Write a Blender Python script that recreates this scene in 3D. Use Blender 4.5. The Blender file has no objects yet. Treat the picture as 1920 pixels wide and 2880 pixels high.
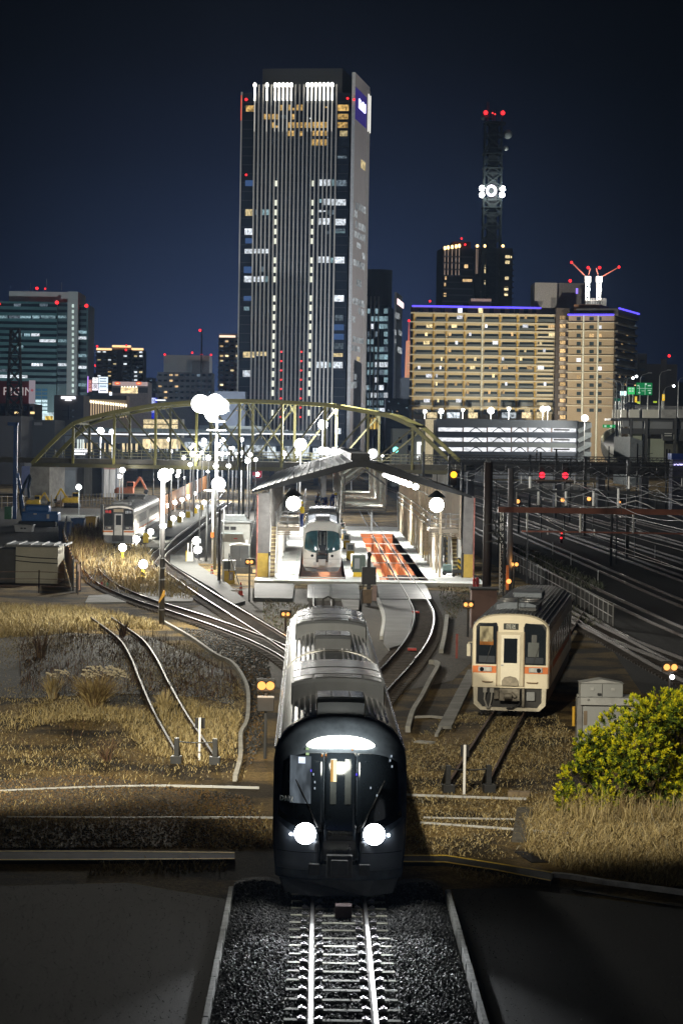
import bpy, bmesh, math, random
import numpy as np
from mathutils import Vector, Matrix
random.seed(7); rng = np.random.default_rng(7)
S = bpy.context.scene; COL = S.collection
R_ = math.radians
# ---------------------------------------------------------------- camera
F, CH = 7000.0, 9.405                       # focal length in photo pixels (1920 wide), camera height in metres
cd = bpy.data.cameras.new('camera'); cam = bpy.data.objects.new('camera', cd); COL.objects.link(cam)
cd.sensor_fit = 'VERTICAL'; cd.sensor_height = 36.0; cd.lens = 36.0*F/2880.0
cd.clip_start = 0.5; cd.clip_end = 9000
pitch, roll, yaw = math.atan(204/F), R_(0.9), -math.atan(65/F)
RM = Matrix.Rotation(yaw,3,'Z') @ Matrix.Rotation(R_(90)-pitch,3,'X') @ Matrix.Rotation(roll,3,'Z')
cam.matrix_world = Matrix.Translation((0,0,CH)) @ RM.to_4x4()
S.camera = cam
C0 = Vector((0,0,CH))
def ray(x,y): return RM @ Vector(((x-960)/F, -(y-1440)/F, -1.0))
def G(x,y,z=0.0):                            # the ground point seen at a place in the photo
    d = ray(x,y); return C0 + d*((z-CH)/d.z)
def P(x,y,Y): d = ray(x,y); return C0 + d*(Y/d.y)
def proj(p):
    q = RM.transposed() @ (Vector(p)-C0); return 960+F*q.x/-q.z, 1440-F*q.y/-q.z
# ---------------------------------------------------------------- world: night sky with the town's glow on the horizon
w = bpy.data.worlds.new('World'); S.world = w; w.use_nodes = True
nt = w.node_tree; N = nt.nodes; L = nt.links; N.clear()
out = N.new('ShaderNodeOutputWorld'); bg = N.new('ShaderNodeBackground'); L.new(bg.outputs[0], out.inputs[0])
tc = N.new('ShaderNodeTexCoord'); sp = N.new('ShaderNodeSeparateXYZ'); L.new(tc.outputs['Generated'], sp.inputs[0])
rp = N.new('ShaderNodeValToRGB'); L.new(sp.outputs['Z'], rp.inputs[0])
e = rp.color_ramp.elements
e[0].position = 0.0; e[0].color = (.024,.045,.126,1)
e[1].position = .5; e[1].color = (.004,.005,.009,1)
for ps,c in ((.03,(.022,.038,.098)),(.07,(.013,.023,.058)),(.11,(.0065,.0108,.026)),(.15,(.0030,.0043,.0095)),(.18,(.0018,.0024,.0045))):
    k = e.new(ps); k.color = (*c,1)
# the glow is strongest over the town centre, a little left of straight ahead
mx = N.new('ShaderNodeMath'); mx.operation = 'ADD'; mx.inputs[1].default_value = .012; L.new(sp.outputs['X'], mx.inputs[0])
m2 = N.new('ShaderNodeMath'); m2.operation = 'ABSOLUTE'; L.new(mx.outputs[0], m2.inputs[0])
mr = N.new('ShaderNodeMapRange'); mr.interpolation_type='SMOOTHSTEP'; mr.inputs['From Min'].default_value = .0; mr.inputs['From Max'].default_value = .17
mr.inputs['To Min'].default_value = 1.12; mr.inputs['To Max'].default_value = .18; L.new(m2.outputs[0], mr.inputs[0])
L.new(rp.outputs[0], bg.inputs[0]); L.new(mr.outputs[0], bg.inputs[1])
# ---------------------------------------------------------------- exposure and render
S.view_settings.view_transform = 'Standard'; S.view_settings.look = 'None'; S.view_settings.exposure = 0; S.view_settings.gamma = 1
S.render.engine = 'CYCLES'; cy = S.cycles
cy.use_denoising = True
try: cy.denoiser = 'OPENIMAGEDENOISE'
except Exception: pass
cy.max_bounces = 5; cy.diffuse_bounces = 2; cy.glossy_bounces = 3; cy.transmission_bounces = 3; cy.transparent_max_bounces = 6
cy.caustics_reflective = False; cy.caustics_refractive = False; cy.sample_clamp_indirect = 6.0; cy.sample_clamp_direct = 40.0
cy.use_light_tree = True
# ---------------------------------------------------------------- materials
MATS = {}
def M(name, col=(), rough=.6, metal=0.0, var=.18, scale=2.0, bump=0.0, bscale=30.0, spec=.5, col2=None, coat=0):
    if name in MATS: return MATS[name]
    m = bpy.data.materials.new(name); m.use_nodes = True; t = m.node_tree; n = t.nodes; b = n['Principled BSDF']
    b.inputs['Roughness'].default_value = rough; b.inputs['Metallic'].default_value = metal
    b.inputs['Specular IOR Level'].default_value = spec
    if coat: b.inputs['Coat Weight'].default_value = coat
    tc = n.new('ShaderNodeTexCoord')
    nz = n.new('ShaderNodeTexNoise'); nz.inputs['Scale'].default_value = scale; nz.inputs['Detail'].default_value = 5
    nz.inputs['Roughness'].default_value = .65
    t.links.new(tc.outputs['Object'], nz.inputs['Vector'])
    cr = n.new('ShaderNodeValToRGB'); t.links.new(nz.outputs['Fac'], cr.inputs[0])
    c2 = col2 or tuple(min(1,c*(1+var)) for c in col)
    cr.color_ramp.elements[0].position = .35; cr.color_ramp.elements[1].position = .65
    cr.color_ramp.elements[0].color = (*[c*(1-var) for c in col],1); cr.color_ramp.elements[1].color = (*c2,1)
    t.links.new(cr.outputs[0], b.inputs['Base Color'])
    if bump:
        z2 = n.new('ShaderNodeTexNoise'); z2.inputs['Scale'].default_value = bscale; z2.inputs['Detail'].default_value = 4
        t.links.new(tc.outputs['Object'], z2.inputs['Vector'])
        bp = n.new('ShaderNodeBump'); bp.inputs['Strength'].default_value = bump; bp.inputs['Distance'].default_value = .05
        t.links.new(z2.outputs['Fac'], bp.inputs['Height']); t.links.new(bp.outputs[0], b.inputs['Normal'])
    MATS[name] = m; return m
def E(name, col, strength=1.0, var=0.0, sample=False, detail=0.0):
    """something that gives off light; var: differs from one lit window to the next; detail: blinds and rooms seen inside"""
    if name in MATS: return MATS[name]
    m = bpy.data.materials.new(name); m.use_nodes = True; t = m.node_tree; n = t.nodes; n.clear()
    o = n.new('ShaderNodeOutputMaterial'); em = n.new('ShaderNodeEmission'); t.links.new(em.outputs[0], o.inputs[0])
    em.inputs[0].default_value = (*col,1); em.inputs[1].default_value = strength
    last = None
    if var:
        oi = n.new('ShaderNodeObjectInfo'); r = n.new('ShaderNodeMapRange'); r.inputs['To Min'].default_value = strength*(1-var); r.inputs['To Max'].default_value = strength*(1+var*.6)
        t.links.new(oi.outputs['Random'], r.inputs[0]); last = r.outputs[0]
    if detail:
        oi = n.new('ShaderNodeObjectInfo'); tc = n.new('ShaderNodeTexCoord'); ad = n.new('ShaderNodeVectorMath'); ad.operation='ADD'
        sc = n.new('ShaderNodeVectorMath'); sc.operation='MULTIPLY'; sc.inputs[1].default_value=(5,1,2.2)
        t.links.new(tc.outputs['Object'], sc.inputs[0]); t.links.new(sc.outputs[0], ad.inputs[0])
        c3 = n.new('ShaderNodeCombineXYZ'); mm = n.new('ShaderNodeMath'); mm.operation='MULTIPLY'; mm.inputs[1].default_value=90
        t.links.new(oi.outputs['Random'], mm.inputs[0])
        for k in range(3): t.links.new(mm.outputs[0], c3.inputs[k])
        t.links.new(c3.outputs[0], ad.inputs[1])
        nz = n.new('ShaderNodeTexNoise'); nz.inputs['Scale'].default_value=1.0; nz.inputs['Detail'].default_value=2; t.links.new(ad.outputs[0], nz.inputs['Vector'])
        r2 = n.new('ShaderNodeMapRange'); r2.inputs['From Min'].default_value=.35; r2.inputs['From Max'].default_value=.62
        r2.inputs['To Min'].default_value=1-detail; r2.inputs['To Max'].default_value=1.1; t.links.new(nz.outputs['Fac'], r2.inputs[0])
        pr = n.new('ShaderNodeMath'); pr.operation='MULTIPLY'; t.links.new(r2.outputs[0], pr.inputs[0])
        if last: t.links.new(last, pr.inputs[1])
        else: pr.inputs[1].default_value = strength
        last = pr.outputs[0]
    if last: t.links.new(last, em.inputs[1])
    m.cycles.emission_sampling = 'FRONT' if sample else 'NONE'
    MATS[name] = m; return m
# ---------------------------------------------------------------- mesh builder
class MB:
    def __init__(s): s.v=[]; s.f=[]; s.m=[]
    def add(s, vs, fs, m=0):
        o=len(s.v); s.v.extend([tuple(v) for v in vs])
        for f in fs: s.f.append([i+o for i in f]); s.m.append(m)
        return s
    def box(s,x0,x1,y0,y1,z0,z1,m=0):
        return s.add([(x0,y0,z0),(x1,y0,z0),(x1,y1,z0),(x0,y1,z0),(x0,y0,z1),(x1,y0,z1),(x1,y1,z1),(x0,y1,z1)],
              [(0,3,2,1),(4,5,6,7),(0,1,5,4),(1,2,6,5),(2,3,7,6),(3,0,4,7)],m)
    def cbox(s,x,y,z,sx,sy,sz,m=0): return s.box(x-sx/2,x+sx/2,y-sy/2,y+sy/2,z,z+sz,m)
    def bar(s,p,q,w,h=None,m=0,up=(0,0,1)):
        p=Vector(p);q=Vector(q);h=h or w;d=(q-p)
        if d.length<1e-6: return s
        d.normalize();u=Vector(up)
        if abs(d.dot(u))>.95:u=Vector((1,0,0))
        a=d.cross(u).normalized();b=a.cross(d).normalized()
        vs=[]
        for c in (p,q):
            for i,j in ((-1,-1),(1,-1),(1,1),(-1,1)): vs.append(c+a*(i*w/2)+b*(j*h/2))
        return s.add(vs,[(0,3,2,1),(4,5,6,7),(0,1,5,4),(1,2,6,5),(2,3,7,6),(3,0,4,7)],m)
    def tube(s,pts,r,n=8,m=0):
        pts=[Vector(p) for p in pts]; rs=r if isinstance(r,(list,tuple)) else [r]*len(pts)
        o=len(s.v); prev=None
        for i,p in enumerate(pts):
            d=(pts[min(i+1,len(pts)-1)]-pts[max(i-1,0)]).normalized()
            if prev is None:
                u=Vector((0,0,1)) if abs(d.z)<.9 else Vector((1,0,0)); a=d.cross(u).normalized()
            else: a=(prev-d*prev.dot(d)).normalized()
            prev=a; b=d.cross(a)
            for k in range(n):
                t=2*math.pi*k/n; s.v.append(tuple(p+a*(math.cos(t)*rs[i])+b*(math.sin(t)*rs[i])))
        for i in range(len(pts)-1):
            for k in range(n):
                k2=(k+1)%n; s.f.append([o+i*n+k,o+i*n+k2,o+(i+1)*n+k2,o+(i+1)*n+k]); s.m.append(m)
        s.f.append([o+k for k in range(n)][::-1]); s.m.append(m)
        s.f.append([o+(len(pts)-1)*n+k for k in range(n)]); s.m.append(m)
        return s
    def cyl(s,x,y,z,r,h,n=12,m=0,r2=None): return s.tube([(x,y,z),(x,y,z+h)],[r,r if r2 is None else r2],n,m)
    def ball(s,c,r,n=10,k=6,m=0,sc=(1,1,1)):
        o=len(s.v)
        for i in range(k+1):
            t=math.pi*i/k
            for j in range(n):
                a=2*math.pi*j/n; s.v.append((c[0]+r*sc[0]*math.sin(t)*math.cos(a),c[1]+r*sc[1]*math.sin(t)*math.sin(a),c[2]+r*sc[2]*math.cos(t)))
        for i in range(k):
            for j in range(n):
                j2=(j+1)%n; s.f.append([o+i*n+j,o+(i+1)*n+j,o+(i+1)*n+j2,o+i*n+j2]); s.m.append(m)
        return s
    def prism(s,poly,a,b,axis='y',m=0):          # polygon of 2 coordinates swept along an axis from a to b
        n=len(poly)
        def mk(p,t): return {'y':(p[0],t,p[1]),'x':(t,p[0],p[1]),'z':(p[0],p[1],t)}[axis]
        vs=[mk(p,a) for p in poly]+[mk(p,b) for p in poly]
        return s.add(vs,[list(range(n)),list(range(2*n-1,n-1,-1))]+[(i,i+n,(i+1)%n+n,(i+1)%n) for i in range(n)],m)
    def loft(s,secs,m=0,cap=True):               # rings of equal count
        o=len(s.v);n=len(secs[0])
        for sc in secs: s.v.extend([tuple(p) for p in sc])
        for i in range(len(secs)-1):
            for k in range(n):
                k2=(k+1)%n; s.f.append([o+i*n+k,o+i*n+k2,o+(i+1)*n+k2,o+(i+1)*n+k]); s.m.append(m)
        if cap:
            s.f.append([o+k for k in range(n)][::-1]); s.m.append(m)
            s.f.append([o+(len(secs)-1)*n+k for k in range(n)]); s.m.append(m)
        return s
def part(name, mb, mats, parent=None, bevel=0.0, smooth=False, fixn=True):
    me=bpy.data.meshes.new(name); me.from_pydata(mb.v,[],mb.f)
    mats=mats if isinstance(mats,(list,tuple)) else [mats]
    for x in mats: me.materials.append(x)
    if len(mats)>1: me.polygons.foreach_set('material_index',mb.m)
    if fixn:
        bm=bmesh.new(); bm.from_mesh(me); bmesh.ops.recalc_face_normals(bm,faces=bm.faces); bm.to_mesh(me); bm.free()
    if smooth: me.polygons.foreach_set('use_smooth',[True]*len(me.polygons))
    o=bpy.data.objects.new(name,me); COL.objects.link(o)
    if parent: o.parent=parent
    if bevel:
        b=o.modifiers.new('bevel','BEVEL'); b.width=bevel; b.segments=2; b.limit_method='ANGLE'
    return o
def tag(o,label,cat,group=None,kind=None):
    o['label']=label; o['category']=cat
    if group: o['group']=group
    if kind: o['kind']=kind
    return o
def thing(name,label,cat,loc=(0,0,0),rz=0,group=None):
    o=bpy.data.objects.new(name,None); COL.objects.link(o); o.location=loc; o.rotation_euler=(0,0,rz)
    o.empty_display_size=.2
    return tag(o,label,cat,group)
def struct(name,mb,m,smooth=False,fixn=True):
    o=part(name,mb,m,None,0,smooth,fixn); o['kind']='structure'; return o
def dup(root,loc,rz=None,label=None,group=None):
    r=root.copy(); COL.objects.link(r); r.location=loc
    if rz is not None: r.rotation_euler=(0,0,rz)
    if label: r['label']=label
    if group: r['group']=group
    def rec(src,dst):
        for ch in list(src.children):
            c=ch.copy(); COL.objects.link(c); c.parent=dst; rec(ch,c)
    rec(root,r); return r
def light(name,loc,power,col=(1,.97,.9),r=.25,parent=None,spot=None,target=None,blend=.4):
    d=bpy.data.lights.new(name,'SPOT' if spot else 'POINT'); d.energy=power; d.color=col; d.shadow_soft_size=r
    if spot: d.spot_size=R_(spot); d.spot_blend=blend
    o=bpy.data.objects.new(name,d); COL.objects.link(o); o.location=loc
    if target is not None: o.rotation_euler=(Vector(target)-Vector(loc)).to_track_quat('-Z','Y').to_euler()
    if parent: o.parent=parent
    return o
def text(body,size,mat,parent,loc,rot=(R_(90),0,0),name='lettering',ext=.01,align='CENTER',sx=1.0):
    c=bpy.data.curves.new(name,'FONT'); c.body=body; c.size=size; c.extrude=ext; c.align_x=align; c.align_y='CENTER'
    c.resolution_u=2; o=bpy.data.objects.new(name,c); COL.objects.link(o); bpy.context.view_layer.update()
    me=bpy.data.meshes.new_from_object(o.evaluated_get(bpy.context.evaluated_depsgraph_get())); bpy.data.objects.remove(o); bpy.data.curves.remove(c)
    me.materials.clear(); me.materials.append(mat)
    o=bpy.data.objects.new(name,me); COL.objects.link(o); o.location=loc; o.rotation_euler=rot; o.scale=(sx,1,1)
    if parent: o.parent=parent
    return o
def smoothpts(pts,step=.6):                       # Catmull-Rom through the points, sampled about every step metres
    pts=[Vector(p) for p in pts]; q=[pts[0]*2-pts[1]]+pts+[pts[-1]*2-pts[-2]]; o=[]
    for i in range(1,len(q)-2):
        a,b,c,d=q[i-1:i+3]; n=max(2,int((c-b).length/step))
        for k in range(n):
            t=k/n; o.append(.5*((2*b)+(c-a)*t+(2*a-5*b+4*c-d)*t*t+(3*b-a-3*c+d)*t**3))
    o.append(pts[-1]); return o
def inpoly(x,y,poly):
    c=False;n=len(poly);j=n-1
    for i in range(n):
        xi,yi=poly[i];xj,yj=poly[j]
        if (yi>y)!=(yj>y) and x<(xj-xi)*(y-yi)/(yj-yi)+xi: c=not c
        j=i
    return c
# ---------------------------------------------------------------- shared materials
steel=M('galvanised_steel',(.35,.36,.37),.45,.6,.15,3)
dsteel=M('dark_painted_steel',(.035,.037,.04),.5,.2,.2,2)
white=M('white_paint',(.75,.75,.73),.5,0,.08,2)
lgrey=M('light_grey_paint',(.45,.46,.46),.5,0,.1,1.5)
mgrey=M('grey_paint',(.2,.21,.22),.55,0,.12,1.5)
black=M('black_rubber',(.012,.012,.013),.6,0,.2,4)
yellow=M('yellow_paint',(.62,.42,.03),.5,0,.15,3)
conc=M('concrete',(.34,.335,.31),.85,0,.22,1.1,.25,14)
dconc=M('stained_concrete',(.20,.20,.19),.85,0,.3,.8,.25,14)
railm=M('worn_rail_steel',(.26,.255,.25),.28,1.0,.12,4)
rust=M('rusty_steel',(.09,.05,.035),.7,.3,.35,3)
glassd=M('dark_window_glass',(.012,.016,.022),.08,0,.2,.3,spec=.8)
red=M('red_paint',(.45,.03,.03),.5,0,.15,3)
orange=M('orange_paint',(.62,.16,.03),.5,0,.12,3)
blue=M('blue_paint',(.02,.10,.35),.45,0,.2,2)
lampw=E('lamp_white',(1,.98,.93),28)
lampc=E('lamp_cool',(.93,.97,1),12)
lampy=E('lamp_amber',(1,.42,.11),1.9)
lampr=E('lamp_red',(1,.02,.025),3.2)
# ================================================================ GROUND
def gravel_mat(name,c1,c2,s=18,bump=1.0,rough=.85):
    m=M(name,c1,rough,0,.5,s,bump,s*1.6,.4,col2=c2); return m
def soil_mat():
    m=bpy.data.materials.new('dry_soil'); m.use_nodes=True; t=m.node_tree; n=t.nodes; b=n['Principled BSDF']; b.inputs['Roughness'].default_value=.95
    b.inputs['Specular IOR Level'].default_value=.15
    tc=n.new('ShaderNodeTexCoord'); a=n.new('ShaderNodeTexNoise'); a.inputs['Scale'].default_value=.35; a.inputs['Detail'].default_value=6; t.links.new(tc.outputs['Object'],a.inputs[0])
    f=n.new('ShaderNodeTexNoise'); f.inputs['Scale'].default_value=14; f.inputs['Detail'].default_value=6; f.inputs['Roughness'].default_value=.75; t.links.new(tc.outputs['Object'],f.inputs[0])
    r1=n.new('ShaderNodeValToRGB'); e=r1.color_ramp.elements; e[0].position=.42;e[0].color=(.045,.038,.028,1); e[1].position=.56; e[1].color=(.21,.155,.07,1)
    r2=n.new('ShaderNodeValToRGB'); e=r2.color_ramp.elements; e[0].position=.35;e[0].color=(.25,.25,.25,1); e[1].position=.68; e[1].color=(1.5,1.4,1.25,1)
    t.links.new(a.outputs['Fac'],r1.inputs[0]); t.links.new(f.outputs['Fac'],r2.inputs[0])
    mx=n.new('ShaderNodeMix'); mx.data_type='RGBA'; mx.blend_type='MULTIPLY'; mx.inputs[0].default_value=1
    t.links.new(r1.outputs[0],mx.inputs[6]); t.links.new(r2.outputs[0],mx.inputs[7]); t.links.new(mx.outputs[2],b.inputs['Base Color'])
    bp=n.new('ShaderNodeBump'); bp.inputs['Strength'].default_value=.9; bp.inputs['Distance'].default_value=.08; t.links.new(f.outputs['Fac'],bp.inputs['Height']); t.links.new(bp.outputs[0],b.inputs['Normal'])
    return m
soil=soil_mat()
ballm=gravel_mat('ballast_gravel',(.012,.012,.012),(.05,.049,.047),16)
yardm=gravel_mat('dark_yard_gravel',(.004,.004,.0043),(.011,.0105,.0105),60,.25)
linem=gravel_mat('main_line_ballast',(.008,.0078,.0075),(.024,.022,.02),9,.8)
asph=M('asphalt',(.035,.036,.038),.8,0,.25,4,.3,40)
ZG=-.25
gx0,gx1,gy0,gy1=G(838,1627).x-.15,G(1204,1632).x+.15,G(1000,1632).y,251.0
m=MB(); gv=[(x,y,ZG) for y in (-60,gy0,gy1,2600) for x in (-1300,gx0,gx1,1300)]
m.add(gv,[(r*4+c,r*4+c+1,r*4+c+5,r*4+c+4) for r in range(3) for c in range(3) if (r,c)!=(1,1)]); struct('ground',m,soil)   # open under the shed, where the pits are
def sheet(name,pts,z,mat):
    m=MB(); m.add([(p[0],p[1],z) for p in pts],[tuple(range(len(pts)))]); return struct(name,m,mat)
# gravel bed of the near track: raised shoulders, dips beside the sleepers
m=MB(); xs=[x+.11 for x in [-1.80,-1.6,-1.3,-1.0,-.75,-.55,-.2,.42,1.05,1.4,1.6,1.85,2.15,2.45,2.66]]
hs=[-.20,-.10,-.06,-.09,-.16,-.19,-.20,-.20,-.20,-.19,-.16,-.08,-.05,-.10,-.20]
BX,BH=list(xs),list(hs); ys=np.arange(28,53.6,.5); nx=len(xs)
vs=[(x,y,h+rng.normal(0,.012)) for y in ys for x,h in zip(xs,hs)]
m.add(vs,[(j*nx+i,j*nx+i+1,(j+1)*nx+i+1,(j+1)*nx+i) for j in range(len(ys)-1) for i in range(nx-1)])
struct('ballast_bed',m,ballm,True)
sheet('gravel_yard',[(-15,28),(-1.78,28),(-1.78,51.8),(-4.0,53.6),(-6.5,53.0),(-9,53.5),(-15,52.6)],ZG+.006,yardm)
sheet('gravel_yard',[(2.99,28),(16,28),(16,48.6),(9,50.6),(6.2,52.4),(4.4,53.6),(2.99,53.4)],ZG+.006,yardm)
sheet('main_line_bed',[(12.6,96),(60,96),(60,900),(9.5,900),(13.5,205),(15.3,140)],ZG+.012,linem)
sheet('yard_bed',[(-5,112),(-1.4,96),(1.5,92),(5.5,100),(8.5,120),(8.8,160),(-4.5,160),(-7,140)],ZG+.008,gravel_mat('turnout_gravel',(.045,.04,.034),(.12,.10,.075),10))
sheet('yard_bed',[(-60,190),(-4.6,190),(-4.6,330),(-60,330)],ZG+.008,gravel_mat('far_yard_gravel',(.10,.095,.085),(.22,.21,.19),5))
# dark gravel and rotten leaves among the left weeds, darkened further for shade
def pxsheet(name,px,z,mat): return sheet(name,[tuple(G(x,y,z))[:2] for x,y in px],z,mat)
pxsheet('weedy_earth',[(-60,1800),(120,1775),(420,1790),(560,1850),(650,1900),(660,1985),(560,1960),(330,1950),(60,1965),(-60,1960)],ZG+.016,gravel_mat('shaded_dark_earth',(.004,.0033,.003),(.016,.012,.009),3.5))
pxsheet('weedy_earth',[(-60,2200),(240,2180),(380,2200),(560,2240),(500,2380),(-60,2385)],ZG+.02,gravel_mat('leafy_gravel',(.035,.026,.017),(.15,.105,.055),11))
# concrete crossing walk with yellow edges
def ribbon(name,up,lo,z,mat,th=.06,parent=None):
    A=[G(x,y,z) for x,y in up]; B=[G(x,y,z) for x,y in lo]; m=MB(); n=len(A)
    for i in range(n-1):
        q=[A[i],A[i+1],B[i+1],B[i]]; v=[tuple(p) for p in q]+[(p.x,p.y,z-th) for p in q]
        m.add(v,[(0,1,2,3),(0,4,5,1),(2,6,7,3)]+([(3,7,4,0)] if i==0 else [])+([(1,5,6,2)] if i==n-2 else []))
    return m
def walk(up,lo):
    m=ribbon('w',up,lo,-.16,asph,.09); struct('crossing_path',m,asph)
    for e,d in ((up,3),(lo,-3)):
        a=[(x,y) for x,y in e]; b=[(x,y+d) for x,y in e]
        mm=ribbon('l',a if d>0 else b,b if d>0 else a,-.156,yellow,.003); o=struct('edge_marking',mm,yl)
yl=M('faded_yellow_line',(.75,.52,.07),.7,0,.3,6)
walk([(-40,2392),(320,2392),(660,2396)],[(-40,2419),(320,2418),(660,2416)])
walk([(1105,2404),(1255,2404),(1400,2427),(1558,2453)],[(1105,2424),(1250,2425),(1390,2447),(1548,2478)])
# kerbs, trough covers and pipes: (name, label, category, px polyline, width m, height m)
def strip(name,label,cat,px,w,h,mat,z=ZG,jit=.0,step=.9,gap=.012,closed=False):
    pts=[G(x,y,z) for x,y in px]; pts=smoothpts(pts,step); m=MB()
    for i in range(len(pts)-1):
        a,b=pts[i],pts[i+1]; d=(b-a).normalized(); o=Vector((0,0,h/2+random.uniform(-jit,jit)))
        m.bar(a+o,b+o-d*gap,w,h)
    t=part(name,m,mat); tag(t,label,cat); return t
strip('cable_trough','long curved white concrete cable trough in the left field','cable trough',[(458,1752),(540,1800),(608,1848),(650,1868),(680,1905),(697,1950),(697,2020),(688,2052),(677,2072),(676,2140),(661,2198)],.13,.16,conc)
strip('cable_trough','short zigzag white cable trough beside the curved right track','cable trough',[(1256,1738),(1250,1790),(1240,1838)],.20,.2,conc)
strip('cable_trough','jagged white cable trough leading towards the front train','cable trough',[(1208,1868),(1232,1876),(1205,1930),(1185,1970),(1160,2012),(1146,2060)],.17,.2,conc)
strip('pipe','pale pipe across the left field, the upper of two','pipe',[(-30,2229),(220,2218),(470,2213),(730,2219)],.055,.06,lgrey)
strip('pipe','pale pipe across the left field, nearer the crossing path','pipe',[(20,2301),(300,2303),(640,2302),(800,2303)],.035,.05,lgrey)
strip('pipe','pale pipe right of the front train, farthest of three','pipe',[(1130,2238),(1300,2244),(1480,2250)],.06,.06,lgrey)
strip('pipe','short pale pipe right of the front train, middle of three','pipe',[(1190,2301),(1320,2304),(1450,2306)],.035,.04,lgrey)
strip('pipe','pale pipe right of the front train, nearest the crossing path','pipe',[(1180,2316),(1380,2330),(1600,2347)],.04,.05,lgrey)
strip('kerb','broken white kerb curving off at the right of the crossing path','kerb',[(1552,2466),(1610,2472),(1700,2487),(1800,2500),(1990,2526)],.17,.10,M('white_kerb',(.62,.61,.62),.8,0,.2,3,.2),step=1.1)
strip('pipe','black cable lying on the dark gravel below the white kerb','cable',[(1610,2505),(1760,2530),(1980,2562)],.04,.03,black)
strip('board','flat grey concrete slab lying right of the front train','slab',[(1170,2088),(1218,2092)],.35,.06,conc)
strip('trough_lid','dark trough lid strip running towards the cream railcar','trough lid',[(1250,2050),(1305,1940),(1330,1890)],.45,.10,dconc,gap=.03)
strip('board','white board frame lying beside the jagged trough','board',[(1160,2020),(1246,2022),(1226,2072)],.12,.08,conc)
strip('stone_slab','flat stone slab lying in the dry grass right of the stop post','slab',[(1428,2238),(1490,2240)],.32,.13,M('brown_stone',(.22,.17,.11),.9,0,.2,5,.3))
strip('drain_grate','black drain grating in the grass beside the crossing path','grating',[(1470,2398),(1520,2428)],.42,.03,black,step=.12,gap=.05)
strip('trough_lid','narrow shaded concrete gutter running down the right grass','gutter',[(1475,2275),(1468,2330),(1462,2370)],.42,.05,M('mossy_concrete',(.06,.055,.045),.9,0,.3,3),gap=.02)
# low white retaining boards on both sides of the near track
for x,lb in ((G(576,2880).x,'long low white concrete edge wall left of the near rails'),(G(1364,2880).x,'long low white concrete edge wall right of the near rails')):
    m=MB(); y=28.0
    while y<51.6:
        l=1.48; m.box(x-.045,x+.045,y,min(51.7,y+l),-.42,.05+random.uniform(-.006,.006)); m.box(x-.06,x+.06,min(51.7,y+l)-.07,min(51.7,y+l)-.01,-.42,.035); y+=1.5
    tag(part('edge_wall',m,M('chalky_concrete',(.55,.55,.52),.85,0,.25,5,.2,20),None,.008),lb,'edge wall')
# ================================================================ TRACKS
def rails(pts,par,mat=None,half=.5335,simple=False):
    for s in (-1,1):
        m=MB(); ring=[]
        for i,p in enumerate(pts):
            a=pts[max(0,i-1)]; b=pts[min(len(pts)-1,i+1)]; d=(b-a); d.z=0; d.normalize(); n=Vector((d.y,-d.x,0)); c=p+n*(s*half)
            prof=[(-.033,-.0),(.033,0),(.033,-.035),(.010,-.045),(.010,-.12),(.06,-.15),(-.06,-.15),(-.010,-.12),(-.010,-.045),(-.033,-.035)] if not simple else [(-.033,0),(.033,0),(.05,-.15),(-.05,-.15)]
            ring.append([c+n*u+Vector((0,0,v)) for u,v in prof])
        m.loft(ring); o=part('rail',m,[mat or railm,railside],par)
        for p in o.data.polygons: p.material_index=0 if p.normal.z>.8 and p.center.z>-.02 else 1
def sleepers(pts,par,sp,l=2.0,w=.24,mat=None,y0=0,y1=1e9,many=True):
    m=MB(); acc=0; k=0
    for i in range(len(pts)-1):
        a,b=pts[i],pts[i+1]; L_=(b-a).length; d=(b-a).normalized(); n=Vector((d.y,-d.x,0))
        while acc<L_:
            c=a+d*acc+Vector((0,0,-.20))
            if y0<c.y<y1: m.bar(c-n*l/2,c+n*l/2,w,.11)
            acc+=sp
        acc-=L_
    if m.v:
        o=part('sleepers',m,mat or wood,par); o['kind']='stuff'
wood=M('old_timber',(.05,.04,.033),.9,0,.35,4,.4,30)
def track(label,pts,sp=.75,step=1.2,rm=None,sleep=True,simple=False,l=2.0):
    t=thing('railway_track',label,'railway track'); p=smoothpts(pts,step); rails(p,t,rm,simple=simple)
    if sleep: sleepers(p,t,sp,l)
    return t
railside=M('rail_side_rust',(.05,.035,.028),.75,.2,.3,3)
TX=G(966,2880).x; XE_=G(905,1650).x
mt=thing('railway_track','straight near railway track on pale sleepers under the front train','railway track')
rails([Vector((TX,y,0)) for y in (28,36,44,52)]+[Vector((TX+(XE_-TX)*(y-52)/106,y,0)) for y in (60,80,110,140,158)],mt)
slm=M('concrete_sleeper',(.46,.45,.36),.8,0,.2,7,.2,25); clip=M('bright_clip',(.62,.60,.64),.3,.8,.15,8)
sl0=None
for k in range(30):
    y=39.2+.75*k+random.uniform(-.02,.02)
    if sl0 is None:
        m=MB(); m.prism([(-.97,-.26),(.97,-.26),(.97,-.14),(.78,-.14),(.68,-.15),(-.68,-.15),(-.78,-.14),(-.97,-.14)],-.085,.085)
        sl0=part('sleeper',m,slm,mt,.012)
        m=MB()
        for s in (-1,1):
            for q in (-1,1):
                x=s*.5335+q*.155; m.cbox(x,0,-.15,.10,.11,.045); m.cbox(x-q*.055,0,-.15,.05,.05,.03); m.cyl(x,.02,-.11,.02,.03,6)
        c=part('rail_clips',m,clip,sl0); c['kind']='stuff'; sl0.location=(TX,y,0)
    else:
        o=sl0.copy(); COL.objects.link(o); o.location=(TX+random.uniform(-.02,.02),y,0); o.rotation_euler=(0,0,random.uniform(-.006,.006)); c=sl0.children[0].copy(); COL.objects.link(c); c.parent=o
m=MB()
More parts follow.
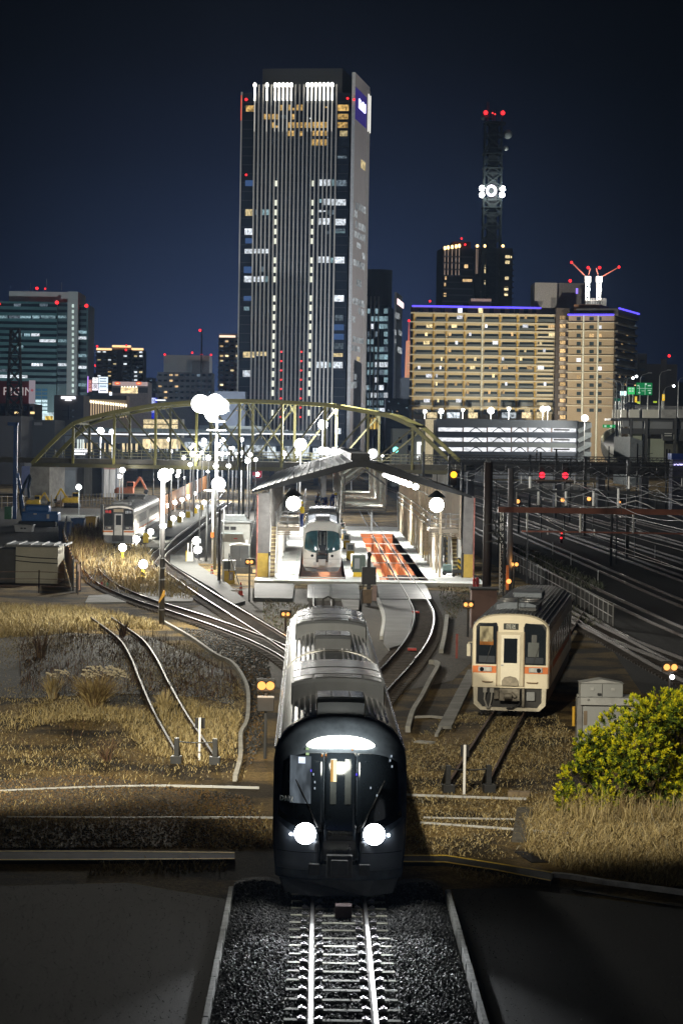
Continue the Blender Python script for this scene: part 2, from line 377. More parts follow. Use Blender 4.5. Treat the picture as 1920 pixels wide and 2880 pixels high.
for k in range(90): 
    y=62+1.0*k; m.box(TX-1,TX+1,y,y+.24,-.26,-.145)
o=part('sleepers',m,wood,mt); o['kind']='stuff'
tag(part('trackside_box',MB().box(TX+.02-.1,TX+.26,49.4,49.75,-.15,.10),M('rusty_pink_box',(.12,.08,.08),.7),None,.02),'small reddish steel box between the near rails in front of the train','box')
def pts(l): return [G(x,y) for x,y in l]
track('curved track branching off from the front train to the bright shed pit',pts([(1128,1612),(1147,1640),(1178,1690),(1192,1730),(1176,1790),(1125,1860),(1062,1925),(1006,1990),(972,2050),(958,2110)]))
track('curved track sweeping from the silver railcar to the front train',pts([(420,1500),(340,1537),(276,1566),(257,1588),(268,1612),(310,1645),(400,1683),(520,1721),(640,1762),(760,1810),(850,1862),(905,1925),(925,1990)]))
track('track beside the pit lamps joining the others under the front train',pts([(640,1411),(575,1460),(488,1527),(447,1560),(455,1583),(518,1627),(584,1671),(650,1712),(720,1755),(800,1805),(870,1855),(915,1925),(932,2000)]))
track('overgrown track ending at the buffer in the left field',pts([(285,1735),(325,1763),(372,1800),(405,1850),(432,1910),(477,2000),(551,2122)]),sleep=False,rm=M('dull_rail',(.10,.09,.085),.6,.3,.35,3))
track('short track under the cream railcar ending at the right buffer',[G(1640,1680),G(1530,1840),G(1427,2006),G(1316,2200)],sleep=False,rm=rust)
track('bright turnout track slanting away right of the cream railcar',pts([(1990,1925),(1870,1866),(1720,1785),(1600,1727),(1540,1690)]),simple=True)
track('second turnout track crossing it right of the cream railcar',pts([(1990,1890),(1880,1845),(1740,1790),(1640,1735),(1560,1690)]),simple=True)
for k,(x0,x1) in enumerate(((17.9,16.9),(21.8,20.9),(26.2,25.2),(30.2,29.2),(35.5,34.5),(40,39))):
    track(['main line track nearest the white handrail','second main line track from the white handrail','third main line track from the white handrail','fourth main line track from the white handrail','fifth main line track from the white handrail','main line track farthest right, at the edge of the dark yard'][k],
      [Vector((x0+2.0,95,0)),Vector((x0,150,0)),Vector((x1,260,0)),Vector((x1-2,430,0)),Vector((x1-8,640,0))],step=12,simple=True,sleep=False,rm=M('dim_main_rail',(.065,.06,.055),.30,.9,.3,.4))
track('far track passing under the truss bridge left of the shed roof',[Vector((-6.2,205,0)),Vector((-7.5,270,0)),Vector((-9,360,0)),Vector((-12,480,0))],step=12,simple=True,sleep=False)
track('far track beside the orange fence running to the truss bridge',[Vector((-12.5,178,0)),Vector((-14,240,0)),Vector((-15,330,0)),Vector((-17,440,0))],step=12,simple=True,sleep=False)
# buffers and stop posts at the two stub ends
def buffer(label,c,rz):
    t=thing('buffer_stop',label,'buffer stop',c,rz)
    for s in (-1,1):
        m=MB(); m.box(s*.57-.07,s*.57+.07,-.08,.10,-.25,.50); m.bar((s*.57,.05,.42),(s*.57,.75,-.1),.09); m.box(s*.57-.16,s*.57+.16,-.22,.06,-.25,-.02)
        part('buffer_post',m,dsteel,t,.01)
    m=MB(); m.tube([(-.57,0,.40),(-.2,0,.37),(.2,0,.37),(.57,0,.40)],.022,6); m.tube([(0,0,.37),(.03,0,.28),(0,0,.24)],.02,6); part('crossbar',m,dsteel,t)
def stoppost(label,c,h,wplate,side):
    t=thing('stop_post',label,'marker post',c)
    part('post',MB().box(-.035,.035,-.03,.03,0,h),M('bright_white_paint',(.85,.85,.84),.4,0,.05),t,.006)
    part('plate',MB().box(-wplate/2,wplate/2,.032,.05,h-.33,h-.01),black,t)
    return t
buffer('buffer stop at the end of the track in the left field',G(551,2124),-.05)
buffer('buffer stop at the end of the track under the cream railcar',G(1316,2203),R_(8.2))
t=stoppost('white post with black number plate at the left stub track',G(561,2138,ZG),1.28,.30,0)
t2=stoppost('tall white stop post with dark back plate before the cream railcar',G(1304,2234,ZG),1.36,.24,0)
t.children[1].location=(0,-.09,0); text('2',.16,white,t.children[1],(0,.03,1.18)); text('A',.12,white,t.children[1],(0,.03,1.03))
# ================================================================ TRAINS
wbody=M('white_train_paint',(.72,.72,.70),.25,0,.04,1,spec=.6,coat=.4)
roofg=M('grey_train_roof',(.04,.044,.05),.34,.25,.18,2.5,.06,40)
unitd=M('dark_roof_unit',(.05,.055,.062),.5,.1,.12,3)
unitl=M('bright_unit_lid',(.62,.63,.66),.22,.85,.12,3)
maskb=M('black_train_mask',(.018,.024,.032),.12,0,.1,2,spec=.7,coat=.3)
skirtm=M('grey_train_skirt',(.16,.165,.17),.5,.1,.15,3)
def glass_mat():
    m=bpy.data.materials.new('windscreen_glass'); m.use_nodes=True; t=m.node_tree; n=t.nodes; n.clear(); o=n.new('ShaderNodeOutputMaterial')
    mixs=n.new('ShaderNodeMixShader'); g=n.new('ShaderNodeBsdfGlossy'); g.inputs['Roughness'].default_value=.03; g.inputs[0].default_value=(.9,.95,1,1)
    tr=n.new('ShaderNodeBsdfTransparent'); tr.inputs[0].default_value=(.42,.47,.50,1); fr=n.new('ShaderNodeFresnel'); fr.inputs[0].default_value=1.5
    t.links.new(fr.outputs[0],mixs.inputs[0]); t.links.new(tr.outputs[0],mixs.inputs[1]); t.links.new(g.outputs[0],mixs.inputs[2]); t.links.new(mixs.outputs[0],o.inputs[0]); return m
wglass=glass_mat()
ZT0,ZT1=2.75,3.66
def ztop(u): return ZT0+(ZT1-ZT0)*max(0,1-abs(u)**2.6)**(1/2.0)
WB=1.37
def npos(u,v,off=0):
    zt=ztop(u); z=.42+v*(zt-.42); h=(z-.42)/3.24
    r=0 if h<.28 else .95*((h-.28)/.72)**1.75
    y=.50*abs(u)**3.6+r+(0 if h>.2 else .12*(.2-h)/.2); k=1-.05*max(0,.25-h)/.25
    return Vector((u*WB*k,y-off,z))
def uv_at(x,z):
    u=x/WB; return u,(z-.42)/(ztop(u)-.42)
def patch(m,x0,x1,z0,z1,off=.012,nx=8,nz=8,shape=None,mi=0):
    vs=[];fs=[]
    for j in range(nz+1):
        for i in range(nx+1):
            a=i/nx;b=j/nz; x=x0+(x1-x0)*a; z=z0+(z1-z0)*b
            if shape: x,z=shape(a,b)
            vs.append(npos(*uv_at(x,z),off))
    for j in range(nz):
        for i in range(nx): k=j*(nx+1)+i; fs.append((k,k+1,k+nx+2,k+nx+1))
    o=len(vs); rim=[i for i in range(nx+1)]+[(j+1)*(nx+1)-1 for j in range(1,nz+1)]+[nz*(nx+1)+i for i in range(nx-1,-1,-1)]+[j*(nx+1) for j in range(nz-1,0,-1)]
    for i in rim: vs.append(vs[i]+Vector((0,off+.02,0)))
    n=len(rim)
    for i in range(n): fs.append((rim[i],o+i,o+(i+1)%n,rim[(i+1)%n]))
    m.add(vs,fs,mi)
def body_ring(y,s=1.0,zb=.42,n=24):
    r=[]
    for i in range(n+1):
        u=-1+2*i/n; u=math.copysign(1-(1-abs(u))**1.6,u) if u else 0
        r.append(Vector((u*WB*s,y,zb+(ztop(u)-zb)*1.0)))
    r.append(Vector((WB*s*.97,y,zb))); r.append(Vector((-WB*s*.97,y,zb))); return r
def express(label,loc,rz,lit,cars=2,full=True,nose=True):
    t=thing('express_train',label,'train',loc,rz)
    # nose shell
    m=MB(); nu,nv=26,22; vs=[]
    us=[math.copysign(1-(1-abs(-1+2*i/nu))**1.5,-1+2*i/nu) for i in range(nu+1)]
    for j in range(nv+1):
        for u in us: vs.append(npos(u,j/nv))
    fs=[(j*(nu+1)+i,j*(nu+1)+i+1,(j+1)*(nu+1)+i+1,(j+1)*(nu+1)+i) for j in range(nv) for i in range(nu)]
    o=len(vs); loop=[j*(nu+1) for j in range(nv+1)]+[nv*(nu+1)+i for i in range(1,nu+1)]+[j*(nu+1)+nu for j in range(nv-1,-1,-1)]
    for i in loop: vs.append(Vector((vs[i].x,1.7,vs[i].z)))
    for k in range(len(loop)-1): fs.append((loop[k],loop[k+1],o+k+1,o+k))
    m.add(vs,fs); nz_=part('nose',m,M('shaded_nose_paint',(.13,.155,.19),.24,0,.28,2.2,spec=.6,coat=.4) if lit else wbody,t,smooth=True)  # front train's white nose recoloured: shade and bluish glare put into the paint
    # white lower corners, darkened for shade on the front train, black mask and windscreens
    for s in (-1,1):
        m=MB(); patch(m,s*.42,s*1.33,.62,1.55,.006,10,8,lambda a,b,s=s:(s*(.42+.91*a),.62+b*(.62+.42*a**2)))
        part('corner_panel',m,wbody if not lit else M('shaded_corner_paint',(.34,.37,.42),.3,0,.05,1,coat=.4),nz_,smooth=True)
    m=MB(); patch(m,-.42,.42,.75,1.75,.008); part('mask',m,maskb,nz_,smooth=True)
    for s in (-1,1):
        m=MB(); patch(m,s*.34,s*1.27,1.5,2.95,.014,10,8,lambda a,b,s=s:(s*(.34+(.93-.10*b)*a),1.42+.28*a**2+b*(1.55-.28*a**2-.20*a**3)))
        g=part('windscreen',m,maskb if lit else M('teal_windscreen',(.025,.07,.085),.06,0,.3,1.2,spec=.9),nz_,smooth=True)
        m=MB(); a=npos(*uv_at(s*.45,1.52),.05); b=npos(*uv_at(s*.86,2.35),.05); m.bar(a,b,.025); m.bar(b-(b-a)*.55+Vector((.02,-.01,0)),b+Vector((.05*s,-.01,.1)),.018); part('wiper',m,black,g)
    m=MB(); patch(m,-.32,.32,1.25,2.98,.02); dr=part('door',m,maskb,nz_,smooth=True)
    for x,ml in ((-.145,'a'),(.155,'b')):
        m=MB(); patch(m,x-.062,x+.062,1.98,2.86,.026,4,8); part('door_pane',m,M('dim_door_pane',(.11,.12,.12),.12,0,.2,3),dr)
    if lit:
        m=MB(); patch(m,-.148,-.08,2.42,2.84,.032,3,6); part('lit_pane',m,E('warm_saloon_light',(1,.86,.52),1.5),dr)
        m=MB(); patch(m,-.20,-.15,2.42,2.84,.031,3,6); part('lit_pane',m,E('orange_saloon_light',(.8,.45,.14),.8),dr)
        m=MB(); patch(m,-1.03,-.60,1.98,2.90,.022,6,8); part('cab_window',m,E('cab_inside',(.36,.43,.50),.30,detail=.6),nz_)
        m=MB(); patch(m,-.86,-.72,2.76,2.88,.032,4,4); part('cab_screen',m,E('cab_screen_light',(.70,.78,1),1.3),nz_)
        m=MB(); patch(m,-.84,-.76,2.81,2.85,.036,3,2); part('cab_screen',m,E('cab_screen_text',(1,1,1),2.2),nz_)
        for x,z,mt_ in ((-.55,2.55,'e'),(-.52,2.40,'e'),(-.52,2.28,'e'),(-.60,2.62,'v'),(.33,2.56,'v'),(-.38,2.92,'o'),(-.30,2.93,'o'),(.24,3.04,'o'),(-.70,3.04,'g'),(-.70,2.94,'g'),(.62,2.3,'e'),(.75,2.15,'e'),(1.02,2.82,'e'),(1.06,2.7,'e'),(1.05,2.9,'e')):
            m=MB(); patch(m,x-.012,x+.012+(.04 if mt_=='g' else 0),z-.015,z+.025,.034,2,2); part('indicator',m,{'e':E('dim_spark',(.6,.7,.8),.7),'v':E('violet_spark',(.12,.08,.9),1.2),'o':E('amber_spark',(.9,.35,.08),.8),'g':E('green_spark',(.55,.75,.4),.8)}[mt_],nz_)
        m=MB()
        m=MB(); patch(m,-.70,.70,3.06,3.30,.03,28,6,lambda a,b:((-.70+1.4*a),3.19+(b-.5)*.235*max(.02,1-abs(2*a-1)**3.2)**.6-.07*(2*a-1)**2)); 
        led=part('header_lamp',m,E('header_lamp_light',(1,1,.86),9,sample=True),nz_)
        tx=text('D102',.15,M('pale_lettering',(.9,.9,.86),.5),nz_,npos(*uv_at(-1.10,2.05),.045),(R_(84),0,R_(-33)))
    for s in (-1,1):
        c=npos(*uv_at(s*.70,1.385 if lit else 1.22),.0); k_=1 if lit else .42
        m=MB(); m.tube([c+Vector((0,.06,0)),c+Vector((0,-.035,0))],[.20*k_,.235*k_],20); h=part('headlight',m,dsteel,t)
        m=MB(); m.tube([c+Vector((0,-.036,0)),c+Vector((0,-.05,0))],[.22*k_,.19*k_],20); part('lens',m,E('headlight_beam',(.95,.98,1),60,sample=True) if lit else glassd,h)
        if lit:
            m=MB(); m.ball((c.x+s*.29,c.y-.0,c.z-.02),.035,8,5); part('side_lamp',m,E('marker_lamp',(.8,.9,1),10),t)
    for sx in (-1,1):
        m=MB(); patch(m,sx*.44-.006,sx*.44+.006,.60,1.55,.016,2,8); part('panel_seam',m,black,nz_)
        m=MB(); patch(m,sx*.46,sx*1.30,.985,.997,.014,8,2); part('panel_seam',m,black,nz_)
    # skirt, coupler
    m=MB(); m.loft([[Vector((x*1.22*k,y+.30*abs(x)**3,z)) for x,z in ((-1,.42),(-.6,.42),(0,.42),(.6,.42),(1,.42),(.92,.14),(.5,.10),(0,.10),(-.5,.10),(-.92,.14))] for y,k in ((.06,.97),(.12,1),(1.5,1.05))]); part('skirt',m,skirtm,t)
    m=MB(); m.box(-.26,.26,-.22,.3,.52,.98); m.box(-.17,.17,-.34,-.2,.60,.90); m.box(-.62,-.40,-.10,.2,.55,.78); m.box(.40,.62,-.10,.2,.55,.78); part('coupler',m,M('dark_coupler',(.09,.09,.09),.5,.4,.2,5) if lit else lgrey,t,.015)
    # bodies
    y=1.7; Ls=(15.0,18.2)
    for ci in range(cars):
        L_=Ls[ci%2]; m=MB(); m.loft([body_ring(y),body_ring(y+L_-.12),body_ring(y+L_,.975)]); b=part('car_body',m,wbody,t,smooth=False)
        m=MB(); 
        # roof skin just above the body
        n=20; A=[];
        for i in range(n+1):
            u=-.90+1.8*i/n; A.append((u*WB,ztop(u)+.012))
        vs=[(x,y+.05,z) for x,z in A]+[(x,y+L_-.05,z) for x,z in A]; m.add(vs,[(i,i+1,n+2+i,n+1+i) for i in range(n)]); rf=part('roof',m,roofg,b,smooth=True)
        m=MB()
        for k in range(-8,9):
            if abs(k)<2: continue
            x=k*.125; z=ztop(x/WB)+.012
            m.box(x-.022,x+.022,y+.3,y+L_-.3,z-.03,z+.028)
        rb=part('roof_ribs',m,M('rib_metal',(.6,.61,.64),.22,.9,.15,3),rf); rb['kind']='stuff'
        for s in (-1,1):
            x=s*WB*.925; z=ztop(.925)
            m=MB(); m.bar((x,y-.5 if ci==0 else y,z+.02),(x,y+L_,z+.02),.055,.05); part('gutter',m,unitl,b)
            m=MB(); m.bar((s*WB*.985,y,ztop(.985)-.01),(s*WB*.985,y+L_,ztop(.985)-.01),.045,.05); part('gutter',m,unitl,b)
            if full:
                k=y+1.4
                while k<y+L_-1.6:
                    m=MB(); x0=s*WB; m.box(min(x0,x0+s*.012),max(x0,x0+s*.012),k,k+1.35,1.65,2.4); part('side_window',m,E('saloon_window',(1,.93,.75),.9,sample=False) if lit else glassd,b); k+=1.95
            m=MB(); x0=s*WB; m.box(min(x0,x0+s*.008),max(x0,x0+s*.008),y+.1,y+L_-.1,1.32,1.46); part('stripe',m,orange,b)
        # roof units: narrow one ahead, full width one with a grille behind
        off=(0.35,5.0) if ci==0 else (.35,7.4)
        def unit(y0,l,hw,h,gr):
            secs=[]; nn=14
            def ring(yy,hh,kw=1.0):
                r=[]
                for i in range(nn+1):
                    x=hw*kw*(-1+2*i/nn); r.append(Vector((x,yy,ztop(x/WB)*.45+ZT1*.55+hh)))
                r.append(Vector((hw*kw,yy,ztop(hw/WB)-.08))); r.append(Vector((-hw*kw,yy,ztop(hw/WB)-.08))); return r
            m=MB(); m.loft([ring(y0,h-.07,.97),ring(y0+.10,h-.0),ring(y0+l-.1,h-.0),ring(y0+l,h-.07,.97)])
            u=part('roof_unit',m,unitd,b,smooth=False)
            def strip(ya,yb,x0,x1,mat,nm,dz=.012):
                m=MB(); q=12; vs=[]
                for yy in (ya,yb):
                    for i in range(q+1): x=x0+(x1-x0)*i/q; vs.append((x,yy,ztop(x/WB)*.45+ZT1*.55+h+dz))
                m.add(vs,[(i,i+1,q+2+i,q+1+i) for i in range(q)]); return part(nm,m,mat,u)
            e=hw*.96
            if gr:
                strip(y0+.3,y0+1.05,-hw*.5,hw*.5,unitl,'lid')
                for i in range(17):
                    x=-hw*.30+hw*.60*i/16; strip(y0+.38,y0+.95,x-.012,x+.012,black,'grille_slot',.02) if full and i%1==0 else None
                strip(y0+1.25,y0+2.7,-e,e,unitl,'lid'); strip(y0+2.95,y0+l-.15,-e,e,unitl,'lid')
                for s in (-1,1): strip(y0+.3,y0+1.05,s*hw*.56,s*hw*.93,M('lid_side',(.16,.17,.18),.3,.5),'side_grille')
            else:
                strip(y0+.35,y0+l-.12,-e,-e*.42,unitl,'lid'); strip(y0+.35,y0+l-.12,-e*.38,e*.38,unitl,'lid'); strip(y0+.35,y0+l-.12,e*.42,e,unitl,'lid')
            return u
        unit(y+off[0]-.9 if ci==0 else y+off[0],1.7 if ci==0 else 2.0,.50,.36,False); unit(y+off[1]-1.0,5.0 if ci==0 else 5.6,1.06,.34,True)
        y+=L_
        if ci<cars-1:
            m=MB(); m.loft([[p*1.0 for p in body_ring(y+k*.1,.80 if k%2 else .86)] for k in range(6)]); part('bellows',m,black,t); y+=.5
    m=MB(); m.tube([(.17,y-.4,ZT1+.02),(.17,y-.4,ZT1+.26),(.0,y-.4,ZT1+.34),(-.17,y-.4,ZT1+.26),(-.17,y-.4,ZT1+.02)],.035,8); part('loop_antenna',m,black,t)
    m=MB(); m.cyl(-.55,y-.25,3.45,.035,.26); m.bar((-.66,y-.25,3.62),(-.44,y-.25,3.62),.05); part('horn',m,black,t)
    m=MB(); m.ball((1.0,y-.4,3.48),.09,8,5); part('roof_sensor',m,black,t)
    for k in range(1,cars*2+1):
        m=MB(); yy=1.7+ (k-.62)*8.2
        for s in (-1,1):
            for q in (-1,1): m.tube([(s*.5335-.06,yy+q*1.0,.43),(s*.5335+.06,yy+q*1.0,.43)],.43,14)
        m.box(-.9,.9,yy-1.5,yy+1.5,.35,.62); bg=part('bogie',m,dsteel,t); bg['kind']='stuff'
    return t
ex=express('dark fronted express train coming forward with both headlights blazing',(.535,50.4,0),.0044,True)
for s in (-1,1):
    light('headlight_lamp',(s*.70,-.12,1.385),1500,(.93,.97,1),.10,ex,spot=46,target=(s*.6,-14,-1.0),blend=.8)
light('header_lamp_source',(0,-.10,3.2),60,(1,1,.88),.25,ex)
ex2=express('white express train standing in the bright shed with its lamps off',(G(905,1612).x,G(905,1612).y,0),0.0,False,cars=2,full=False)

def railcar(name,label,loc,rz,c,L_=18.0,cars=1,hw=1.35,lit=False):
    t=thing(name,label,'railcar',loc,rz)
    zb,zs,zt=.85,2.85,3.42
    def zr(x): return zs+(zt-zs)*max(0,1-abs(x/hw)**2.8)**.5
    def ring(y,k=1.0,zb_=zb):
        r=[]
        for i in range(21):
            u=-1+2*i/20; u=math.copysign(1-(1-abs(u))**1.6,u) if u else 0
            r.append(Vector((u*hw*k,y,zb_+(zr(u*hw)-zb_)*(1 if k==1 else .985))))
        r.append(Vector((hw*k,y,zb_))); r.append(Vector((-hw*k,y,zb_))); return r
    y=0
    for ci in range(cars):
        m=MB(); m.loft([ring(y,.955),ring(y+.05,.985),ring(y+.14),ring(y+L_-.1),ring(y+L_,.97)]); b=part('car_body',m,c['side'],t)
        if ci==0: b0=b
        m=MB(); A=[(hw*.93*(-1+2*i/16),) for i in range(17)]; vs=[]
        for yy in (y+.30,y+L_-.1):
            for (x,) in A: vs.append((x,yy,zr(x)+.014))
        m.add(vs,[(i,i+1,18+i,17+i) for i in range(16)]); rf=part('roof',m,c['roof'],b,smooth=True)
        m=MB()
        for k in range(-9,10):
            x=k*.13; m.box(x-.015,x+.015,y+.35,y+L_-.2,zr(x),zr(x)+.035)
        r=part('roof_ribs',m,c['rib'],rf); r['kind']='stuff'
        m=MB(); m.loft([[Vector((x*k,yy,z)) for x,z in ((-.78,3.36),(.78,3.36),(.78,3.58),(.45,3.66),(-.45,3.66),(-.78,3.58))] for yy,k in ((y+2.6,.9),(y+2.8,1),(y+5.2,1),(y+5.4,.9))]); u=part('roof_unit',m,c['unit'],rf)
        m=MB()
        for k in range(2):
            for s in (-1,1): m.cyl(s*.4,y+3.4+k*1.2,3.66,.32,.03,16)
        f=part('fan_grilles',m,M('fan_grille',(.25,.25,.26),.4,.5),u); f['kind']='stuff'
        m=MB(); m.box(-.55,.55,y+9.5,y+11.5,3.4,3.62); m.box(-.3,.3,y+13,y+14,3.4,3.55); part('roof_unit',m,c['unit'],rf,.03)
        for s in (-1,1):
            m=MB(); m.bar((s*hw*.96,y+.2,zr(hw*.96)+.02),(s*hw*.96,y+L_-.1,zr(hw*.96)+.02),.05); part('gutter',m,c['rib'],b)
            x0=s*hw
            def sb(nm,y0,y1,z0,z1,mt_,th=.01): 
                m=MB(); m.box(min(x0,x0+s*th),max(x0,x0+s*th),y0,y1,z0,z1); return part(nm,m,mt_,b)
            for z0,z1 in c['sidestripes']: sb('stripe',y+.15,y+L_-.1,z0,z1,orange,.006)
            k=y+2.9
            while k<y+L_-3.0: sb('side_window',k,k+1.3,1.72,2.5,c['swin']); k+=1.85
            for k in (y+1.25,y+L_-2.2):
                d=sb('side_door',k,k+.95,.92,2.68,c['door']); m=MB(); m.box(min(x0,x0+s*.018),max(x0,x0+s*.018),k+.2,k+.75,1.75,2.5); part('door_window',m,c['swin'],d)
        m=MB(); m.box(-hw+.08,hw-.08,y+.25,y+L_-.2,.30,.86); part('underframe',m,dsteel,t)
        y+=L_+.5
    # front
    fr=part('front_mask',MB().prism([(-hw+.10,c['mz0']),(hw-.10,c['mz0']),(hw-.07,2.6),(hw-.16,2.92),(hw-.5,3.15),(0,3.24),(-hw+.5,3.15),(-hw+.16,2.92),(-hw+.07,2.6)],-.02,.03),c['mask'],b0,.012)
    def fb(nm,x0,x1,z0,z1,mt_,th=.03,par=fr,bev=.01,base=-.02): return part(nm,MB().box(x0,x1,base-th,base+.01,z0,z1),mt_,par,bev)
    for x0,x1 in c['wins']:
        n=6; w_=x1-x0
        m=MB(); poly=[(x0+.05,1.68),(x1-.05,1.68),(x1,1.74),(x1,2.98 if c['arch'] else 2.95),(x1-.06,3.08),(x0+.06,3.08),(x0,2.98),(x0,1.74)]
        if c['arch']:
            o=(x0+x1)>0; poly=[(x0+.04,1.68),(x1-.04,1.68),(x1,1.74),(x1,2.85 if o else 3.06),((x1-.12) if o else (x1-.04),3.05 if o else 3.12),((x0+.04) if o else (x0+.12),3.12 if o else 3.05),(x0,3.06 if o else 2.85),(x0,1.74)]
        wn=part('windscreen',m.prism(poly,-.035,-.01),glassd if c['arch'] else MATS['dull_dark_glass'],fr,.01)
        m=MB(); m.bar((x0+w_*.45,-.06,1.72),(x0+w_*.72,-.06,2.32),.02); part('wiper',m,black,wn)
    dr=part('door',MB().box(-.46,.46,-.05,.0,c['dz0'],2.80),c['frame'],fr,.02)
    lf=part('door_leaf',MB().box(-.335,.335,-.075,-.04,c['dz0']+.05,2.70),c['door'],dr,.02)
    part('door_window',MB().box(-.235,.235,-.088,-.06,1.72,2.58),glassd if c['arch'] else MATS['dull_dark_glass'],lf,.03)
    part('door_handle',MB().box(-.32,-.24,-.11,-.075,1.62,1.66),steel,lf)
    fb('destination_sign',-.26,.26,2.88,3.10,M('sign_glass',(.05,.055,.05),.2),.02,fr)
    for x0,x1,z0,z1 in c['stripes']: fb('stripe',x0,x1,z0,z1,orange,.012,b0,0,.0)
    for s in (-1,1):
        x=s*.88; h=fb('headlight',x-.24,x+.24,1.40,1.57,steel,.05,b0,.015,.0)
        for q in (-.11,.11):
            part('lens',MB().tube([(x+q,-.045,1.485),(x+q,-.065,1.485)],.075,12),M('lamp_lens',(.5,.5,.47),.1,0,.1) if q*s<0 else glassd,h)
    return t,b0,fr,lf
cream=M('cream_railcar_paint',(.70,.63,.48),.35,0,.06,1.2,coat=.3)
kc=dict(side=cream,roof=M('dark_railcar_roof',(.045,.05,.06),.35,.2,.2,2),rib=M('roof_rib',(.16,.17,.19),.35,.5),unit=M('blue_grey_unit',(.10,.12,.15),.45,.2),mask=cream,frame=M('cream_shadow_paint',(.52,.46,.34),.45,0,.1,2),door=M('cream_door_paint',(.74,.69,.56),.35,0,.06,2),swin=glassd,sidestripes=[(1.36,1.60)],mz0=1.66,dz0=.90,wins=[(-1.18,-.47),(.47,1.20)],arch=True,stripes=[(-1.31,-.48,1.36,1.60),(.48,1.31,1.36,1.60)])
K0=G(1432,2003)
kt,kb,kf,kl=railcar('diesel_railcar','cream and orange railcar parked on the weedy stub track',(K0.x,K0.y,0),-R_(8.2),kc)
text('回送',.17,M('sign_letter',(.55,.55,.5),.5),kf,(0,-.05,2.985),name='lettering')
for x0,x1 in ((-.97,-.60),(.57,.97)): part('grab_rail',MB().tube([(x0,-.02,1.06),(x0+.05,-.06,1.045),(x1-.05,-.06,1.045),(x1,-.02,1.06)],.018,6),M('brown_rail',(.20,.12,.06),.5),kb)
for x0,x1,z0,z1,mt_ in ((.60,.98,1.95,2.45,M('cab_equipment',(.075,.085,.085),.4)),(.72,.90,2.45,2.72,M('cab_seat',(.055,.06,.062),.5)),(.52,1.14,1.72,1.93,M('cab_console',(.028,.034,.045),.3)),(-1.10,-.54,1.72,1.95,M('cab_console',())),(-1.08,-.62,2.45,2.98,E('reflection_cream',(1,.80,.42),.42,0,detail=.7)),(-1.08,-.60,2.33,2.52,E('reflection_orange',(1,.38,.10),.30,0,detail=.6))): part('cab_and_reflection_panel',MB().box(x0,x1,-.040,-.034,z0,z1),mt_,kf)  # cream and orange glowing panels stand for a reflection in the left windscreen
for x0,x1 in ((-1.21,-.44),(.44,1.23)): part('window_seal',MB().prism([(x0,1.66),(x1,1.66),(x1,2.98),(x1-.1,3.10),(x0+.1,3.10),(x0,2.98)],-.0255,-.015),black,kf,.01)
for x in (-.47,.47): part('door_pillar',MB().box(x-.018,x+.018,-.056,-.02,.9,2.82),M('brown_seam',(.22,.16,.10),.6,0,.3,5),kf)
part('door_step',MB().prism([(-.29,.93),(.29,.93),(.29,1.10),(.20,1.22),(0,1.27),(-.20,1.22),(-.29,1.10)],-.13,-.07),M('worn_plate',(.25,.22,.17),.6,.3,.3,6),kl,.01)
m=MB(); m.loft([[Vector((x*k,y,z)) for x,z in ((-1.28,.86),(-1.13,.86),(-1.13,.36),(-.95,.16),(.95,.16),(1.10,.36),(1.10,.86),(1.26,.86),(1.24,.26),(1.02,.05),(-1.02,.05),(-1.26,.26))] for y,k in ((-.01,1.0),(.35,1.0))]); part('skirt',m,M('grubby_cream',(.48,.44,.35),.5,0,.2,3),kt)
part('skirt_recess',MB().box(-1.15,1.15,.10,.4,.12,.86),black,kt)
m=MB(); m.box(-.36,.36,-.30,.12,.42,.84); m.tube([(-.18,-.42,.60),(.1,-.42,.60)],.12,10); m.tube([(.05,-.36,.72),(.22,-.36,.55)],.07,8); m.box(-.55,-.38,-.1,.1,.45,.75); m.box(.42,.52,-.12,.1,.2,.84); part('coupler',m,M('weathered_coupler',(.16,.145,.12),.6,.4,.35,6),kt,.02)
for px,dx in ((-.86,.12),(-.62,-.12)):
    m=MB(); m.tube([(px,-.06,.80),(px,-.12,.66),(px-.02,-.12,.45),(px+dx*.6,-.13,.2),(px+dx*1.2,-.13,.13),(px+dx*1.8,-.12,.24)],.028,8); m.box(px-.07,px+.07,-.14,-.0,.68,.84); part('brake_hose',m,M('pale_hose',(.28,.27,.25),.6),kt)
m=MB(); m.tube([(.42,-.1,.62),(.36,-.14,.34),(.12,-.15,.16),(-.1,-.15,.15)],.024,8); part('brake_hose',m,black,kt)
part('side_plate',MB().box(.58,.86,-.02,.08,.42,.72),mgrey,kt)
m=MB(); m.tube([(-1.35,.12,2.40),(-1.47,.06,2.40),(-1.47,.06,2.0)],.02,6); m.box(-1.53,-1.41,.02,.09,1.92,2.34); part('mirror',m,M('mirror_case',(.5,.46,.36),.5),kt)
m=MB(); m.tube([(.1,2.0,3.4),(.1,2.0,3.85),(.35,2.0,3.9)],.03,6); m.box(.15,.75,1.9,2.3,3.42,3.52); part('antenna',m,dsteel,kt)
silver=M('stainless_steel_side',(.60,.60,.60),.3,.75,.08,2)
M('dull_dark_glass',(.02,.026,.032),.35,0,.15,1,spec=.15)
kc2=dict(side=silver,roof=M('dull_roof',(.09,.10,.10),.6,.1),rib=steel,unit=lgrey,mask=M('dark_front_paint',(.03,.035,.045),.3),frame=M('near_black_frame',(.04,.045,.05),.4),door=M('off_white_door',(.68,.68,.66),.35),swin=MATS['dull_dark_glass'],sidestripes=[(1.15,1.28)],mz0=1.30,dz0=.80,wins=[(-1.24,-.48),(.48,1.24)],arch=False,stripes=[(-1.33,-.48,1.10,1.24),(.48,1.33,1.10,1.24)])
q=G(333,1533)
